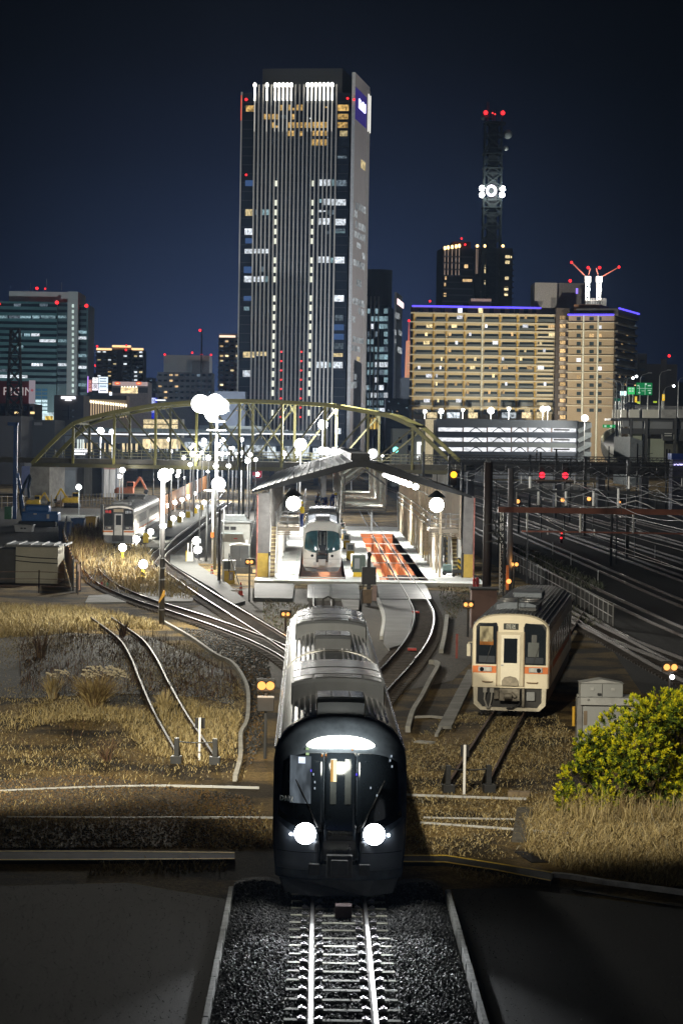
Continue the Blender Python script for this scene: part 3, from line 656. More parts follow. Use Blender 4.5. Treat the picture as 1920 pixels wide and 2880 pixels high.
st,sb_,sf,sl=railcar('diesel_railcar','silver railcar with dark face and orange stripe in the left yard',(q.x,q.y,0),R_(.64),kc2,20.0,2)
part('lit_sign',MB().box(-1.14,-.62,-.06,-.03,2.72,2.98),M('sign_black',(.02,.02,.02),.3),sf); text('快速',.26,E('led_red',(.9,.06,.05),.9),sf,(-.88,-.07,2.85))
part('lit_sign',MB().box(.55,1.14,-.06,-.03,2.70,2.98),M('sign_glass',(.05,.05,.05),.3),sf); text('2311',.28,E('led_white',(.8,.85,.9),.8),sf,(.85,-.07,2.84))
text('ｷﾊ75 1',.17,lgrey,sf,(.85,-.05,1.47)); text('204',.14,lgrey,sf,(-.85,-.05,1.5))
part('door_head',MB().box(-.42,.42,-.06,0,2.84,3.12),M('tan_panel',(.45,.36,.25),.5),sf)
m=MB(); m.box(-.5,.5,-.35,.1,.35,.85); m.box(-.2,.2,-.5,-.3,.5,.8); part('coupler',m,dsteel,st)
m=MB(); m.box(-1.25,1.25,.0,.2,.15,.84); part('skirt',m,mgrey,st,.05)
# ================================================================ ENGINE SHED
YS=G(1000,1632).y; sc=7000/YS
ox=lambda x,y,Y=None: P(x,y,Y or YS).x
oz=lambda x,y,Y=None: P(x,y,Y or YS).z
YE=262.0
wconc=M('bright_shed_floor',(.62,.64,.62),.55,0,.10,.5,.05,6)
shed=thing('train_shed','open train shed with a low dark gabled roof over two tracks','shed')
# roof: gently curved gable with a deep fascia
prof=[(709,1380),(800,1351),(900,1322),(1000,1295),(1030,1294),(1120,1322),(1220,1356),(1325,1394)]
top=[(ox(x,y),oz(x,y)) for x,y in prof]; bot=[(ox(x,y+d),oz(x,y+d)) for (x,y),d in zip(prof,(6,15,19,19,19,20,17,7))][::-1]
m=MB(); 
for i in range(len(prof)-1):
    q=[top[i],top[i+1],bot[len(prof)-2-i],bot[len(prof)-1-i]]; m.prism(q,YS-.6,YE)
part('roof',m,M('dark_shed_roof',(.012,.0135,.016),.5,.1,.25,.4),shed)
m=MB()
for i in range(16):
    x=top[0][0]+(top[3][0]-top[0][0])*(i+.5)/16.0; k=min(2,int((i+.5)/16*3)); a,b=top[k],top[k+1]; z=a[1]+(b[1]-a[1])*(x-a[0])/(b[0]-a[0])
    m.box(x-.03,x+.03,YS-.6,YE,z,z+.05)
o=part('roof_seams',m,MATS['dark_shed_roof'],shed); o['kind']='stuff'
part('ridge_cap',MB().box(ox(985,1294),ox(1040,1294),YS-.55,YE,oz(1000,1294)-.02,oz(1000,1294)+.45),dsteel,shed)
colm=M('grey_column',(.16,.155,.15),.6); ylow=M('yellow_column_foot',(.48,.33,.06),.6,0,.15,2); bst=M('black_band',(.02,.02,.02),.6)
def column(x0,x1,ybase,side,hgt,lit=True,w=.7):
    b0=G(x0,ybase,ZG); b1=G(x1,ybase,ZG); X0,X1,Y0=b0.x,b1.x,b0.y
    c=part('column',MB().box(X0,X1,Y0,Y0+w,ZG,hgt),colm,shed,.02)
    part('column_foot',MB().box(X0-.01,X1+.01,Y0-.012,Y0+w+.01,ZG,1.6),ylow,c)
    xe=X1 if side<0 else X0; m=MB(); m.box(xe-.06,xe+.08,Y0-.02,Y0+.02,ZG,1.7)
    for k in range(6): m.prism([(xe-.06,.0+.28*k-.2),(xe+.08,.10+.28*k-.2),(xe+.08,.24+.28*k-.2),(xe-.06,.14+.28*k-.2)],Y0-.03,Y0-.02,'y')
    e=part('hazard_edge',m,bst,c); e['kind']='stuff'
    part('red_pipe',MB().cyl(X0-.02 if side<0 else X1+.06,Y0-.05,ZG,.05,hgt-ZG-.1,8),M('dull_red_pipe',(.42,.16,.13),.6),c)
column(722,756,1632,-1,5.7); column(1299,1327,1634,1,5.6)
for k in range(1,11):
    y=YS+8.6*k
    for X in (ox(735,1500),ox(1312,1500)): part('column',MB().box(X-.18,X+.18,y,y+.3,ZG,5.7),colm,shed)
# roof trusses under the ridge: hung frames of pale tie bars repeating into the depth
fr=M('pale_frame_steel',(.27,.28,.25),.5,.1); 
X0,X1=P(968,1430,190).x,P(1085,1430,190).x; zb=P(1000,1437,190).z; zt_=7.1
for k in range(15):
    y=190+4.6*k; m=MB(); m.box(X0,X1,y,y+.08,zb-.05,zb+.05); m.bar((X0,y,zb),(X0,y,zt_-.5),.10); m.bar((X1,y,zb),(X1,y,zt_-.5),.10)
    xm=(X0+X1)/2; m.bar((X0,y,zb+2.0),(xm,y,zt_),.13,.13); m.bar((X1,y,zb+2.0),(xm,y,zt_),.13,.13); m.box(X0,X1,y+1.4,y+1.5,zb+.1,zb+.2) ; m.box(X0,X1,y+2.9,y+3.0,zb+.1,zb+.2)
    part('hung_frame',m,fr if k else M('dark_frame',(.04,.04,.042),.5),shed)
m=MB()
for k in range(46): y=176+1.9*k; m.box(X0-.45,X0-.37,y,y+.09,2.6,6.6)
m.box(X0-.46,X0-.36,172,YE,4.2,4.3); m.box(X0-.46,X0-.36,172,YE,2.6,2.7); m.box(X0-.43,X0-.40,172,YE,2.6,6.7)
o=part('slatted_screen',m,M('screen_grey',(.20,.20,.19),.6),shed); o['kind']='stuff'
# right side wall of pale posts
XR=P(1196,1500,203).x-.4
for k in range(20):
    y=172+4.6*k; m=MB(); m.box(XR,XR+.16,y,y+.18,ZG,5.9); part('wall_post',m,M('warm_post',(.55,.46,.33),.6),shed)
m=MB(); 
for z in (2.9,3.4,3.9,5.2): m.box(XR+.02,XR+.12,172,YE,z,z+.08)
part('wall_rails',m,fr,shed)
m=MB(); m.box(XR+1.4,XR+1.5,172,YE,2.6,6.0); part('side_cladding',m,M('tan_cladding',(.36,.31,.24),.7),shed)
part('hanging_post',MB().box(ox(904,1380),ox(917,1380),YS+3,YS+3.3,oz(900,1402),6.9),dsteel,shed)
# floor, pits
FZ=-.012
px0,px1=G(1068,1632).x,G(1204,1632).x; qx0,qx1=G(838,1627).x,G(972,1627).x; pe=250.0; ps=YS+1.2
XL,XRR=G(722,1636).x-.2,G(1352,1630).x
m=MB()
for a,b,c,d in ((XL,qx0,YS-1.6,YE+8),(qx1,px0,YS-1.6,YE+8),(px1,XRR,YS-1.6,YE+8),(qx0,qx1,YS-1.6,ps),(px0,px1,YS-1.6,ps),(qx0,qx1,pe,YE+8),(px0,px1,pe,YE+8)): m.box(a,b,c,d,-.9,FZ)
struct('shed_floor',m,wconc)
pitm=M('orange_pit_wall',(.72,.27,.11),.7,0,.22,.7)
for a,b in ((qx0,qx1),(px0,px1)):
    m=MB(); m.box(a-.02,b+.02,ps-.02,pe,-1.5,-1.35); m.box(a-.02,a+.0,ps,pe,-1.4,FZ-.004); m.box(b,b+.02,ps,pe,-1.4,FZ-.004); m.box(a,b,pe-.05,pe,-1.4,FZ-.03); 
    struct('inspection_pit',m,pitm)
m=MB(); xc=G(1134,1619).x
for s in (-1,1):
    for k in range(26): m.box(xc+s*.5335-.12,xc+s*.5335+.12,ps+.8+k*3.2,ps+1.05+k*3.2,-1.4,-.16)
    m.box(xc+s*.5335-.14,xc+s*.5335+.14,ps,pe,-.32,-.15)
o=struct('pit_rail_piers',m,pitm)
m=MB()
for y in (YS+4.5,191,207,226,240):
    m.box(px0,px1,y,y+.16,-.05,FZ+.01)
for y in (YS+3.0,): m.box(qx0,qx1,y,y+.16,-.05,FZ+.01)
struct('pit_crossings',m,white)
t=thing('railway_track','straight rails carried on piers along the orange pit in the shed','railway track'); rails([Vector((xc,y,0)) for y in (YS-2,200,230,262,300,340)],t)
m=MB()
for X in (-1.6,7.9):
    for k in range(18): m.box(X-.03,X+.03,YS+5*k,YS+5*k+2.2,FZ,FZ+.004)
struct('floor_marking',m,M('faded_green_line',(.35,.55,.42),.6))
# concrete aprons before the shed
apr=M('rain_stained_apron',(.12,.125,.12),.45,0,.45,.45,.1,5)
def apron(px,z=-.03,mat=apr): 
    q=[G(x,y,z) for x,y in px]; m=MB(); n=len(q); v=[tuple(p) for p in q]+[(p.x,p.y,-.3) for p in q]; m.add(v,[tuple(range(n))]+[(i,i+n,(i+1)%n+n,(i+1)%n) for i in range(n)]); struct('apron_slab',m,mat)
apron([(716,1640),(828,1641),(822,1683),(712,1681)],-.03,M('left_apron',(.032,.033,.033),.8,0,.45,.45,.1,5)); apron([(865,1642),(1008,1642),(1012,1684),(864,1681)],-.035)
apron([(1060,1642),(1195,1642),(1214,1684),(1066,1684)],-.035)
apron([(960,1686),(1010,1686),(1008,1715),(968,1712)],-.06,dconc)
apron([(1062,1686),(1150,1686),(1162,1730),(1150,1775),(1132,1812),(1095,1822),(1078,1800),(1082,1740)],-.06,M('grey_plate_apron',(.15,.15,.15),.6,0,.2,.5))
apron([(480,1560),(538,1556),(560,1590),(640,1640),(690,1690),(655,1700),(600,1655),(530,1615),(478,1584)],-.05,M('pale_yard_concrete',(.06,.062,.057),.85,0,.2,.6))
apron([(250,1675),(450,1662),(550,1672),(540,1690),(240,1694)],-.17,dconc)
strip('fence_kerb','ribbed pale concrete edge beside the dark machine before the shed','edge',[(1062,1690),(1078,1740),(1072,1800)],.16,.2,white)
# platforms, stairs
def platform(label,xa,xb,z,y0,y1,post):
    t=thing('inspection_platform',label,'platform',(xa,y0,0)); w_=xb-xa
    part('deck',MB().box(0,w_,0,y1-y0,z-.22,z),M('deck_steel',(.22,.20,.17),.6,.2),t)
    m=MB(); 
    for k in range(6): m.box(0,w_,-.03,.01,z-.5+k*.13,z-.44+k*.13)
    part('front_louvre',m,M('louvre_tan',(.34,.29,.22),.6),t)
    m=MB()
    for x in (0,w_):
        for h in (.55,1.1): m.bar((x,0,z+h),(x,y1-y0,z+h),.05)
        for k in range(int((y1-y0)/3)+1): m.bar((x,k*3.0,z),(x,k*3.0,z+1.1),.05)
    for h in (.4,.75,1.1): m.bar((0,0,z+h),(w_,0,z+h),.06)
    m.bar((w_*.5,0,z),(w_*.5,0,z+1.1),.06)
    part('railing',m,mgrey,t)
    for k in range(int((y1-y0)/9)+1):
        x=0.1 if post<0 else w_-.1
        part('support_post',MB().box(x-.1,x+.1,k*9+.1,k*9+.3,FZ,z-.22),white,t)
        part('hazard_stripe',MB().box(x-.11,x+.11,k*9+.08,k*9+.1,.1,1.3),haz,t) if post>0 else None
    return t
def hazard():
    m=bpy.data.materials.new('hazard_stripes'); m.use_nodes=True; t=m.node_tree; n=t.nodes; b=n['Principled BSDF']; b.inputs['Roughness'].default_value=.5
    tc=n.new('ShaderNodeTexCoord'); s=n.new('ShaderNodeVectorMath'); s.operation='DOT_PRODUCT'; s.inputs[1].default_value=(2.2,0,2.6); t.links.new(tc.outputs['Object'],s.inputs[0])
    f=n.new('ShaderNodeMath'); f.operation='FRACT'; t.links.new(s.outputs['Value'],f.inputs[0]); g=n.new('ShaderNodeMath'); g.operation='GREATER_THAN'; g.inputs[1].default_value=.5; t.links.new(f.outputs[0],g.inputs[0])
    x=n.new('ShaderNodeMix'); x.data_type='RGBA'; x.inputs[6].default_value=(.70,.48,.03,1); x.inputs[7].default_value=(.015,.015,.015,1); t.links.new(g.outputs[0],x.inputs[0]); t.links.new(x.outputs[2],b.inputs['Base Color']); return m
haz=hazard()
xa,xb=P(775,1470,173).x,P(842,1470,173).x; platform('slatted inspection platform left of the white train in the shed',xa,xb,P(800,1494,173).z+.25,173,255,-1)
xa,xb=P(1209,1470,173).x,P(1297,1470,173).x; platform('slatted inspection platform at the right side of the shed',xa,xb,P(1250,1500,173).z+.25,173,178,1)
def stair(label,x0,x1,ybase,top_,run=4.2,n=13):
    a=G(x0,ybase,FZ);b=G(x1,ybase,FZ); t=thing('steel_staircase',label,'staircase',(a.x,a.y,FZ)); w_=b.x-a.x
    for i in range(n):
        part('step',MB().box(.04,w_-.04,run*i/n,run*i/n+.3,top_*(i+1)/n-.05,top_*(i+1)/n),M('yellow_step',(.70,.58,.30),.6,0,.12,3),t)
    for x in (0,w_):
        m=MB(); m.bar((x,0,.1),(x,run,top_+.02),.05,.28); m.bar((x,0,1.0),(x,run,top_+.95),.05); m.bar((x,0,0),(x,0,1.0),.05); m.bar((x,run*.5,top_*.5),(x,run*.5,top_*.5+.95),.05); part('stringer',m,white,t)
    part('riser_plate',MB().add([(.04,.35,0),(w_-.04,.35,0),(w_-.04,run+.35,top_),(.04,run+.35,top_)],[(0,1,2,3)]),M('stair_back',(.25,.19,.10),.7),t)
    return t
stair('yellow stepped staircase beside the left front column of the shed',757,774,1624,3.3)
stair('yellow stepped staircase nearest the camera on the right side of the shed',1271,1297,1620,3.3)
stair('yellow stepped staircase second from the camera on the right side of the shed',1188,1209,1558,3.2)
stair('yellow stepped staircase farthest back on the right side of the shed',1119,1137,1492,3.0)
# striped posts between the stairs on the right
kind=['nearest the camera','second from the camera','third from the camera','fourth from the camera','fifth from the camera','sixth from the camera','farthest from the camera']
for k,(x,y) in enumerate(((1258,1592),(1240,1580),(1214,1562),(1178,1535),(1165,1527),(1154,1515),(1144,1507))):
    p=G(x,y,FZ); t=thing('guard_post','white guard post with black and yellow edge by the right stairs, %s'%kind[k],'guard post',(p.x,p.y,FZ),0,'guard posts along the right stairs')
    part('post',MB().box(-.13,.13,-.1,.1,0,2.3),white,t,.02); part('hazard_stripe',MB().box(-.13,-.05,-.115,-.1,.05,2.2),haz,t)
for k,(x,y) in enumerate(((1264,1607),(1196,1560),(1160,1533))):
    p=G(x,y,FZ); t=thing('wheel_chock','yellow wheel block on the shed floor, %s'%kind[k],'block',(p.x,p.y,FZ)); part('block',MB().prism([(-.25,0),(.25,0),(.2,.28),(-.2,.28)],-.15,.15),yellow,t); part('handle',MB().tube([(-.1,0,.28),(-.1,0,.42),(.1,0,.42),(.1,0,.28)],.02,6),steel,t)
p=G(1262,1618,FZ); t=thing('hose_cart','dark wheeled hose cart beside the right front stairs','cart',(p.x,p.y,FZ)); part('tank',MB().tube([(-.45,0,.5),(.45,0,.5)],.28,12),M('teal_tank',(.10,.16,.15),.5),t); part('frame',MB().box(-.5,.5,-.3,.3,.15,.25),dsteel,t)
for x in (-.35,.35): part('wheel',MB().tube([(x,-.33,.16),(x,-.25,.16)],.16,12),black,t)
p=G(1290,1622,FZ); t=thing('tool_trolley','low dark tool trolley at the foot of the right front column','trolley',(p.x,p.y,FZ)); part('tray',MB().box(-.5,.5,-.3,.3,.25,.5),dsteel,t,.03)
for x in (-.4,.4): part('wheel',MB().tube([(x,-.32,.12),(x,-.26,.12)],.12,10),black,t)
for k,(x,y,c) in enumerate(((1332,1655,'left'),(1341,1652,'right'))):
    p=G(x,y,ZG); t=thing('fire_extinguisher','%s of two red fire extinguishers by the brown cabinet'%c,'fire extinguisher',(p.x,p.y,ZG)); part('cylinder',MB().tube([(0,0,0),(0,0,.55),(0,0,.68)],[.10,.10,.04],12),red,t); part('nozzle',MB().tube([(0,0,.68),(.08,-.05,.74),(.14,-.05,.3)],.02,6),black,t)
# boxes between the tracks
for k,(x,y,w_,h_) in enumerate(((974,1545,22,44),(985,1577,26,50),(998,1602,26,44),(968,1522,18,34),(962,1500,14,30),(958,1484,10,24))):
    p=G(x,y,FZ); s=p.y/7000; t=thing('equipment_post',['white and yellow equipment post between the shed tracks, fourth from the front','white and yellow equipment post between the shed tracks, third from the front','white and yellow equipment post between the shed tracks, second from the front','white and yellow equipment post between the shed tracks, fifth from the front','white and yellow equipment post between the shed tracks, sixth from the front','white and yellow equipment post between the shed tracks, the farthest'][k],'equipment post',(p.x,p.y,FZ),0,'equipment posts between the shed tracks')
    part('case',MB().box(-w_*s/2,w_*s/2,0,.5,.4,h_*s),white,t,.03); part('yellow_door',MB().box(-w_*s/2+.08,w_*s/2-.08,-.02,0,.2,h_*s*.55),yellow,t,.01); part('base',MB().box(-w_*s/2+.05,w_*s/2-.05,.04,.46,0,.4),haz,t); part('screen',MB().box(-w_*s*.3,w_*s*.3,-.02,0,h_*s*.62,h_*s*.9),M('screen_slate',(.06,.08,.09),.2),t)
p=G(1008,1632,ZG); t=thing('machine_cabinet','dark green machine cabinet with yellow base between the shed tracks','cabinet',(p.x,p.y,ZG)); part('case',MB().box(-.45,.45,0,.7,.55,1.72),M('dark_green_case',(.05,.07,.06),.5),t,.02); part('base',MB().box(-.38,.38,.0,.6,0,.55),yellow,t,.02); part('front_panel',MB().box(-.3,.05,-.03,0,.8,1.5),mgrey,t,.01)
p=G(1036,1704,ZG); t=thing('signal_machine','tall dark signal machine box standing just behind the front train','signal box',(p.x,p.y,ZG)); 
part('case',MB().box(-.42,.42,0,.6,1.25,2.25),M('black_case',(.025,.025,.03),.5),t,.03); part('case_upper',MB().box(-.12,.10,.05,.4,2.25,2.75),M('black_case',()),t,.02); part('lamp_hood',MB().tube([(.0,.1,2.75),(.02,.1,3.0),(-.08,.1,3.12)],[.10,.14,.07],10),M('black_case',()),t)
part('post',MB().box(-.12,.12,.1,.4,0,1.25),M('black_case',()),t); part('side_panel',MB().box(.2,.46,-.05,.05,.3,1.2),M('dusty_pink_panel',(.28,.20,.18),.7),t,.01); part('lower_case',MB().box(-.42,.18,-.06,.5,.15,.95),M('rusty_case',(.16,.11,.07),.7),t,.03); part('conduit',MB().tube([(-.3,0,1.3),(-.4,-.05,.8),(-.35,-.05,.1)],.04,6),black,t)
# lamps of the shed
for x,y,lb,Y in ((825,1416,'bright round lamp hanging over the left platform of the shed',166.0),(1227,1420,'bright round lamp hanging over the right platform of the shed',166.0)):
    p=P(x,y,Y); t=thing('shed_lamp',lb,'lamp',tuple(p)); part('bulb',MB().ball((0,0,0),.48,16,10),lampw,t,smooth=True); part('shade',MB().tube([(0,.2,.50),(0,.2,.72),(0,.2,.95)],[.62,.40,.08],16),dsteel,t); part('hanger',MB().cyl(0,.2,.9,.03,max(.2,6.3-p.z),6),dsteel,t)
    light('shed_lamp_source',(0,-.5,-.5),1700,(1,.98,.92),.5,t)
for k in range(9):
    u=k/8; Y=195+(285-195)*u**1.4; x=1168-87*u**.75; p=P(x,1369-32*u**.75,Y)
    t=thing('strip_lamp','small round lamp under the right eave, %s of nine'%['nearest','second','third','fourth','fifth','sixth','seventh','eighth','farthest'][k],'lamp',tuple(p),0,'row of lamps under the right eave'); part('bulb',MB().ball((0,0,0),.24,10,6),lampw,t,smooth=True); part('arm',MB().bar((0,0,.1),(.3,0,.9),.05),dsteel,t)
for y in range(172,250,7):
    for dx in (-1.15,0,1.15): light('pit_light_source',(xc+dx,y,-.42),26,(1,.9,.75),.12)
for y in (185,205,230,250): light('truss_fill_light',(3.4,y,5.3),300,(.97,1,.93),.4)  # fill lights without fittings, added to brighten the hung frames
for k,y in enumerate((178,200,225,250)):
    light('ceiling_light_source',(.2,y,5.6),7000,(1,.99,.95),.4,spot=125,target=(.2,y,0),blend=.5); light('ceiling_light_source',(5.9,y,5.6),8500,(1,.98,.93),.4,spot=125,target=(5.9,y,0),blend=.5)

# lamps on the roof and beyond it
def lamphead(label,x,y,Y,r,power,col=(1,.98,.93),pole_base=None,n=1,name='floodlight',spread=0,pole=True,pr=.09,group=None):
    p=P(x,y,Y); t=thing(name,label,'floodlight' if n>1 else 'lamp',(p.x,p.y,ZG if pole else p.z),0,group); z=p.z-ZG if pole else 0
    for i in range(n):
        dx=(i-(n-1)/2)*spread; part('lens',MB().ball((dx,-.1,z),r*.68,14,8,0,(1,.6,1)),lampw,t,smooth=True); part('housing',MB().tube([(dx,r*.2,z),(dx,r*.9,z)],[r*.95,r*.5],12),dsteel,t)
    if pole: part('pole',MB().tube([(0,r+.1,0),(0,r+.1,z+.2)],[pr*1.3,pr],8),steel,t)
    if n>1: part('crossbar',MB().bar((-spread*n/2,r*.9,z),(spread*n/2,r*.9,z),.12),steel,t)
    if power: light('lamp_source',(0,-r-.3,z),power,col,r,t)
    return t
lamphead('single tall lamp on a white pole before the tall tower',908,1194,330,.70,20000)
lamphead('oblong bright lamp over the shed roof, first from the left',845,1250,300,.80,14000)
lamphead('round bright lamp just left of the shed ridge',905,1268,260,.55,500)
lamphead('wide pair of bright lamps at the shed ridge',940,1270,262,.55,700,n=3,spread=.8)
lamphead('bright starry lamp just right of the shed ridge',1048,1276,255,.60,700)
# ---------------------------------------------------------------- workers
def person(label,loc,rz,pose,shirt,trouser,helmet):
    t=thing('person',label,'person',loc,rz)
    J={'crouch':dict(pel=(0,0,.42),ch=(0,-.22,.80),nk=(0,-.30,.93),hd=(0,-.36,1.06),kn=(.14,-.36,.40),an=(.13,-.05,.06),el=(.25,-.42,.62),ha=(.14,-.60,.45)),
       'stand':dict(pel=(0,0,.92),ch=(0,-.02,1.30),nk=(0,-.02,1.46),hd=(0,-.05,1.62),kn=(.11,-.03,.48),an=(.11,.02,.07),el=(.26,.0,1.12),ha=(.24,-.2,.95)),
       'bend':dict(pel=(0,0,.86),ch=(0,-.36,1.10),nk=(0,-.48,1.14),hd=(0,-.60,1.12),kn=(.12,-.04,.46),an=(.12,.02,.07),el=(.24,-.45,.80),ha=(.16,-.58,.58))}[pose]
    vs=[];es=[];rs=[]
    def v(p,r): vs.append(p);rs.append(r);return len(vs)-1
    pe=v(J['pel'],.15); c=v(J['ch'],.17); nk=v(J['nk'],.06); h=v(J['hd'],.10); es+= [(pe,c),(c,nk),(nk,h)]; hl=Vector(J['hd'])
    h2=v(tuple(hl+Vector((0,-.02,.09))),.095); es.append((h,h2))
    for s in (-1,1):
        hp=v((s*.10,J['pel'][1],J['pel'][2]-.03),.10); k=v((s*J['kn'][0],*J['kn'][1:]),.07); a=v((s*J['an'][0],*J['an'][1:]),.05); f=v((s*J['an'][0],J['an'][1]-.15,.05),.045); es+=[(pe,hp),(hp,k),(k,a),(a,f)]
        sh=v((s*.19,J['ch'][1],J['ch'][2]+.06),.075); e=v((s*J['el'][0],*J['el'][1:]),.05); w_=v((s*J['ha'][0],*J['ha'][1:]),.036); hd=v((s*J['ha'][0],J['ha'][1]-.07,J['ha'][2]-.03),.035); es+=[(c,sh),(sh,e),(e,w_),(w_,hd)]
    me=bpy.data.meshes.new('body'); me.from_pydata(vs,es,[]); o=bpy.data.objects.new('body',me); COL.objects.link(o); o.parent=t
    sk=o.modifiers.new('skin','SKIN'); ss=o.modifiers.new('sub','SUBSURF'); ss.levels=1; ss.render_levels=1
    for d,r in zip(me.skin_vertices[0].data,rs): d.radius=(r,r)
    me.skin_vertices[0].data[0].use_root=True
    bpy.context.view_layer.update(); me2=bpy.data.meshes.new_from_object(o.evaluated_get(bpy.context.evaluated_depsgraph_get())); o.modifiers.clear(); o.data=me2
    me2.materials.clear()
    for x in (shirt,trouser,skinm): me2.materials.append(x)
    zc=J['pel'][2]+.04
    for p in me2.polygons:
        c=p.center; hd=min((c-Vector((s*J['ha'][0],J['ha'][1]-.04,J['ha'][2]))).length for s in (-1,1))
        p.material_index=2 if (c-hl).length<.19 and c.y<hl.y+.2 and c.z>J['nk'][2]-.03 or hd<.09 else (1 if c.z<zc and abs(c.x)<.24 else 0); p.use_smooth=True
    part('helmet',MB().ball((hl.x,hl.y,hl.z+.10),.125,12,8,0,(1,1.12,.8)),helmet,t,smooth=True)
    return t
skinm=M('skin',(.45,.28,.2),.6); navy=M('navy_overalls',(.03,.06,.22),.7); hiv=M('yellow_helmet',(.75,.55,.03),.4); wh=M('white_helmet',(.7,.7,.7),.4); paleb=M('pale_blue_shirt',(.35,.40,.55),.7)
for x,y,ps_,c1,c2,hm,lb,Y in ((889,1438,'crouch',paleb,navy,wh,'person in blue and white crouching on the train roof, leftmost of three',212),(917,1440,'crouch',navy,navy,hiv,'person in navy overalls with yellow helmet crouching on the train roof',209),(932,1450,'bend',navy,navy,hiv,'person in navy overalls bending at the right edge of the train roof',207)):
    p=P(x,y,Y); zr=3.66 if abs(p.x-ex2.location.x)<.9 else 3.45; person(lb,(p.x,Y,zr),random.uniform(-.8,.8),ps_,c1,c2,hm)
p=P(853,1497,174); person('person in a yellow jacket standing at the platform edge by the white train',(p.x-.12,174.6,P(800,1494,173).z+.25),R_(-60),'stand',hiv,navy,hiv)
# ================================================================ YELLOW TRUSS BRIDGE
def tri_bridge():
    Yb=335.0; th=-R_(14); o=P(91,1304,Yb); o.z=0
    t=thing('truss_bridge','long olive yellow steel truss bridge with a curved top crossing the yard','bridge',(o.x,o.y,0),th)
    d=Vector((math.cos(th),math.sin(th),0)); n=Vector((math.sin(th),-math.cos(th),0))
    def uv(x,y): r=ray(x,y); k=(o-C0).dot(n)/r.dot(n); p=C0+r*k; return (p-o).dot(d),p.z
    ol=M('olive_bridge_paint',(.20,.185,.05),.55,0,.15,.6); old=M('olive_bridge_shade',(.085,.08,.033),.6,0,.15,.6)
    ch=[(91,1304),(139,1253),(170,1222),(207,1191),(245,1177),(322,1159),(438,1139),(553,1130),(673,1127),(793,1131),(913,1138),(1035,1159),(1098,1171),(1160,1199),(1205,1240),(1266,1298)]
    C=[uv(*c) for c in ch]; zd=uv(700,1297)[1]; Wb=6.6
    nodes=[uv(x,1200)[0] for x in (207,322,438,553,673,793,913,1035,1160)]
    def zch(u):
        for a,b in zip(C,C[1:]):
            if a[0]<=u<=b[0]: return a[1]+(b[1]-a[1])*(u-a[0])/(b[0]-a[0])
        return zd
    for k,y in enumerate((0,Wb)):
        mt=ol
        m=MB()
        for a,b in zip(C,C[1:]): m.bar((a[0],y,a[1]),(b[0],y,b[1]),.42,.50)
        part('top_chord',m,mt,t)
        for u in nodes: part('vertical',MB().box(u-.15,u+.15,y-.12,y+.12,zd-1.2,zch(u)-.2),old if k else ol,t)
        for i in range(len(nodes)-1):
            a,b=nodes[i],nodes[i+1]; m=MB()
            if i<4: m.bar((a,y,zch(a)-.3),(b,y,zd-.3),.22)
            if i>3: m.bar((b,y,zch(b)-.3),(a,y,zd-.3),.22)
            if i in(3,4): m.bar((a,y,zd-.3),(b,y,zch(b)-.3),.14) if i==3 else m.bar((a,y,zch(a)-.3),(b,y,zd-.3),.14)
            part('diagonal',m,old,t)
        part('bottom_chord',MB().box(C[0][0],C[-1][0],y-.2,y+.2,zd-1.25,zd-.75),old,t)
        m=MB(); 
        for u in np.arange(C[0][0]+2,C[-1][0]-2,1.35): m.box(u-.03,u+.03,y-.3,y-.24,zd,zd+1.15)
        for h in (.35,.75,1.15): m.box(C[0][0]+2,C[-1][0]-2,y-.3,y-.25,zd+h-.03,zd+h+.03)
        r=part('railing',m,M('bridge_railing',(.16,.16,.10),.5),t); r['kind']='stuff'
    for a,b in zip(nodes,nodes[1:]):
        for (p,q) in ((0,Wb),(Wb,0)): 
            m=MB(); m.bar((a,p,zch(a)),(b,q,zch(b)),.14); part('top_brace',m,old,t)
    for u in nodes: 
        m=MB(); m.bar((u,0,zch(u)),(u,Wb,zch(u)),.25); m.bar((u,0,zch(u)-1.6),(u,Wb/2,zch(u)),.10); m.bar((u,Wb,zch(u)-1.6),(u,Wb/2,zch(u)),.10); part('cross_strut',m,old,t)
    part('deck',MB().box(C[0][0]-12,C[-1][0]+2,.2,Wb-.2,zd-.75,zd-.05),M('bridge_deck',(.07,.065,.05),.7),t)
    for u in (C[0][0]+1,C[-1][0]-1): part('abutment',MB().box(u-1.4,u+1.4,.3,Wb-.3,ZG,zd-1.25),conc,t)
    return t
tri_bridge()
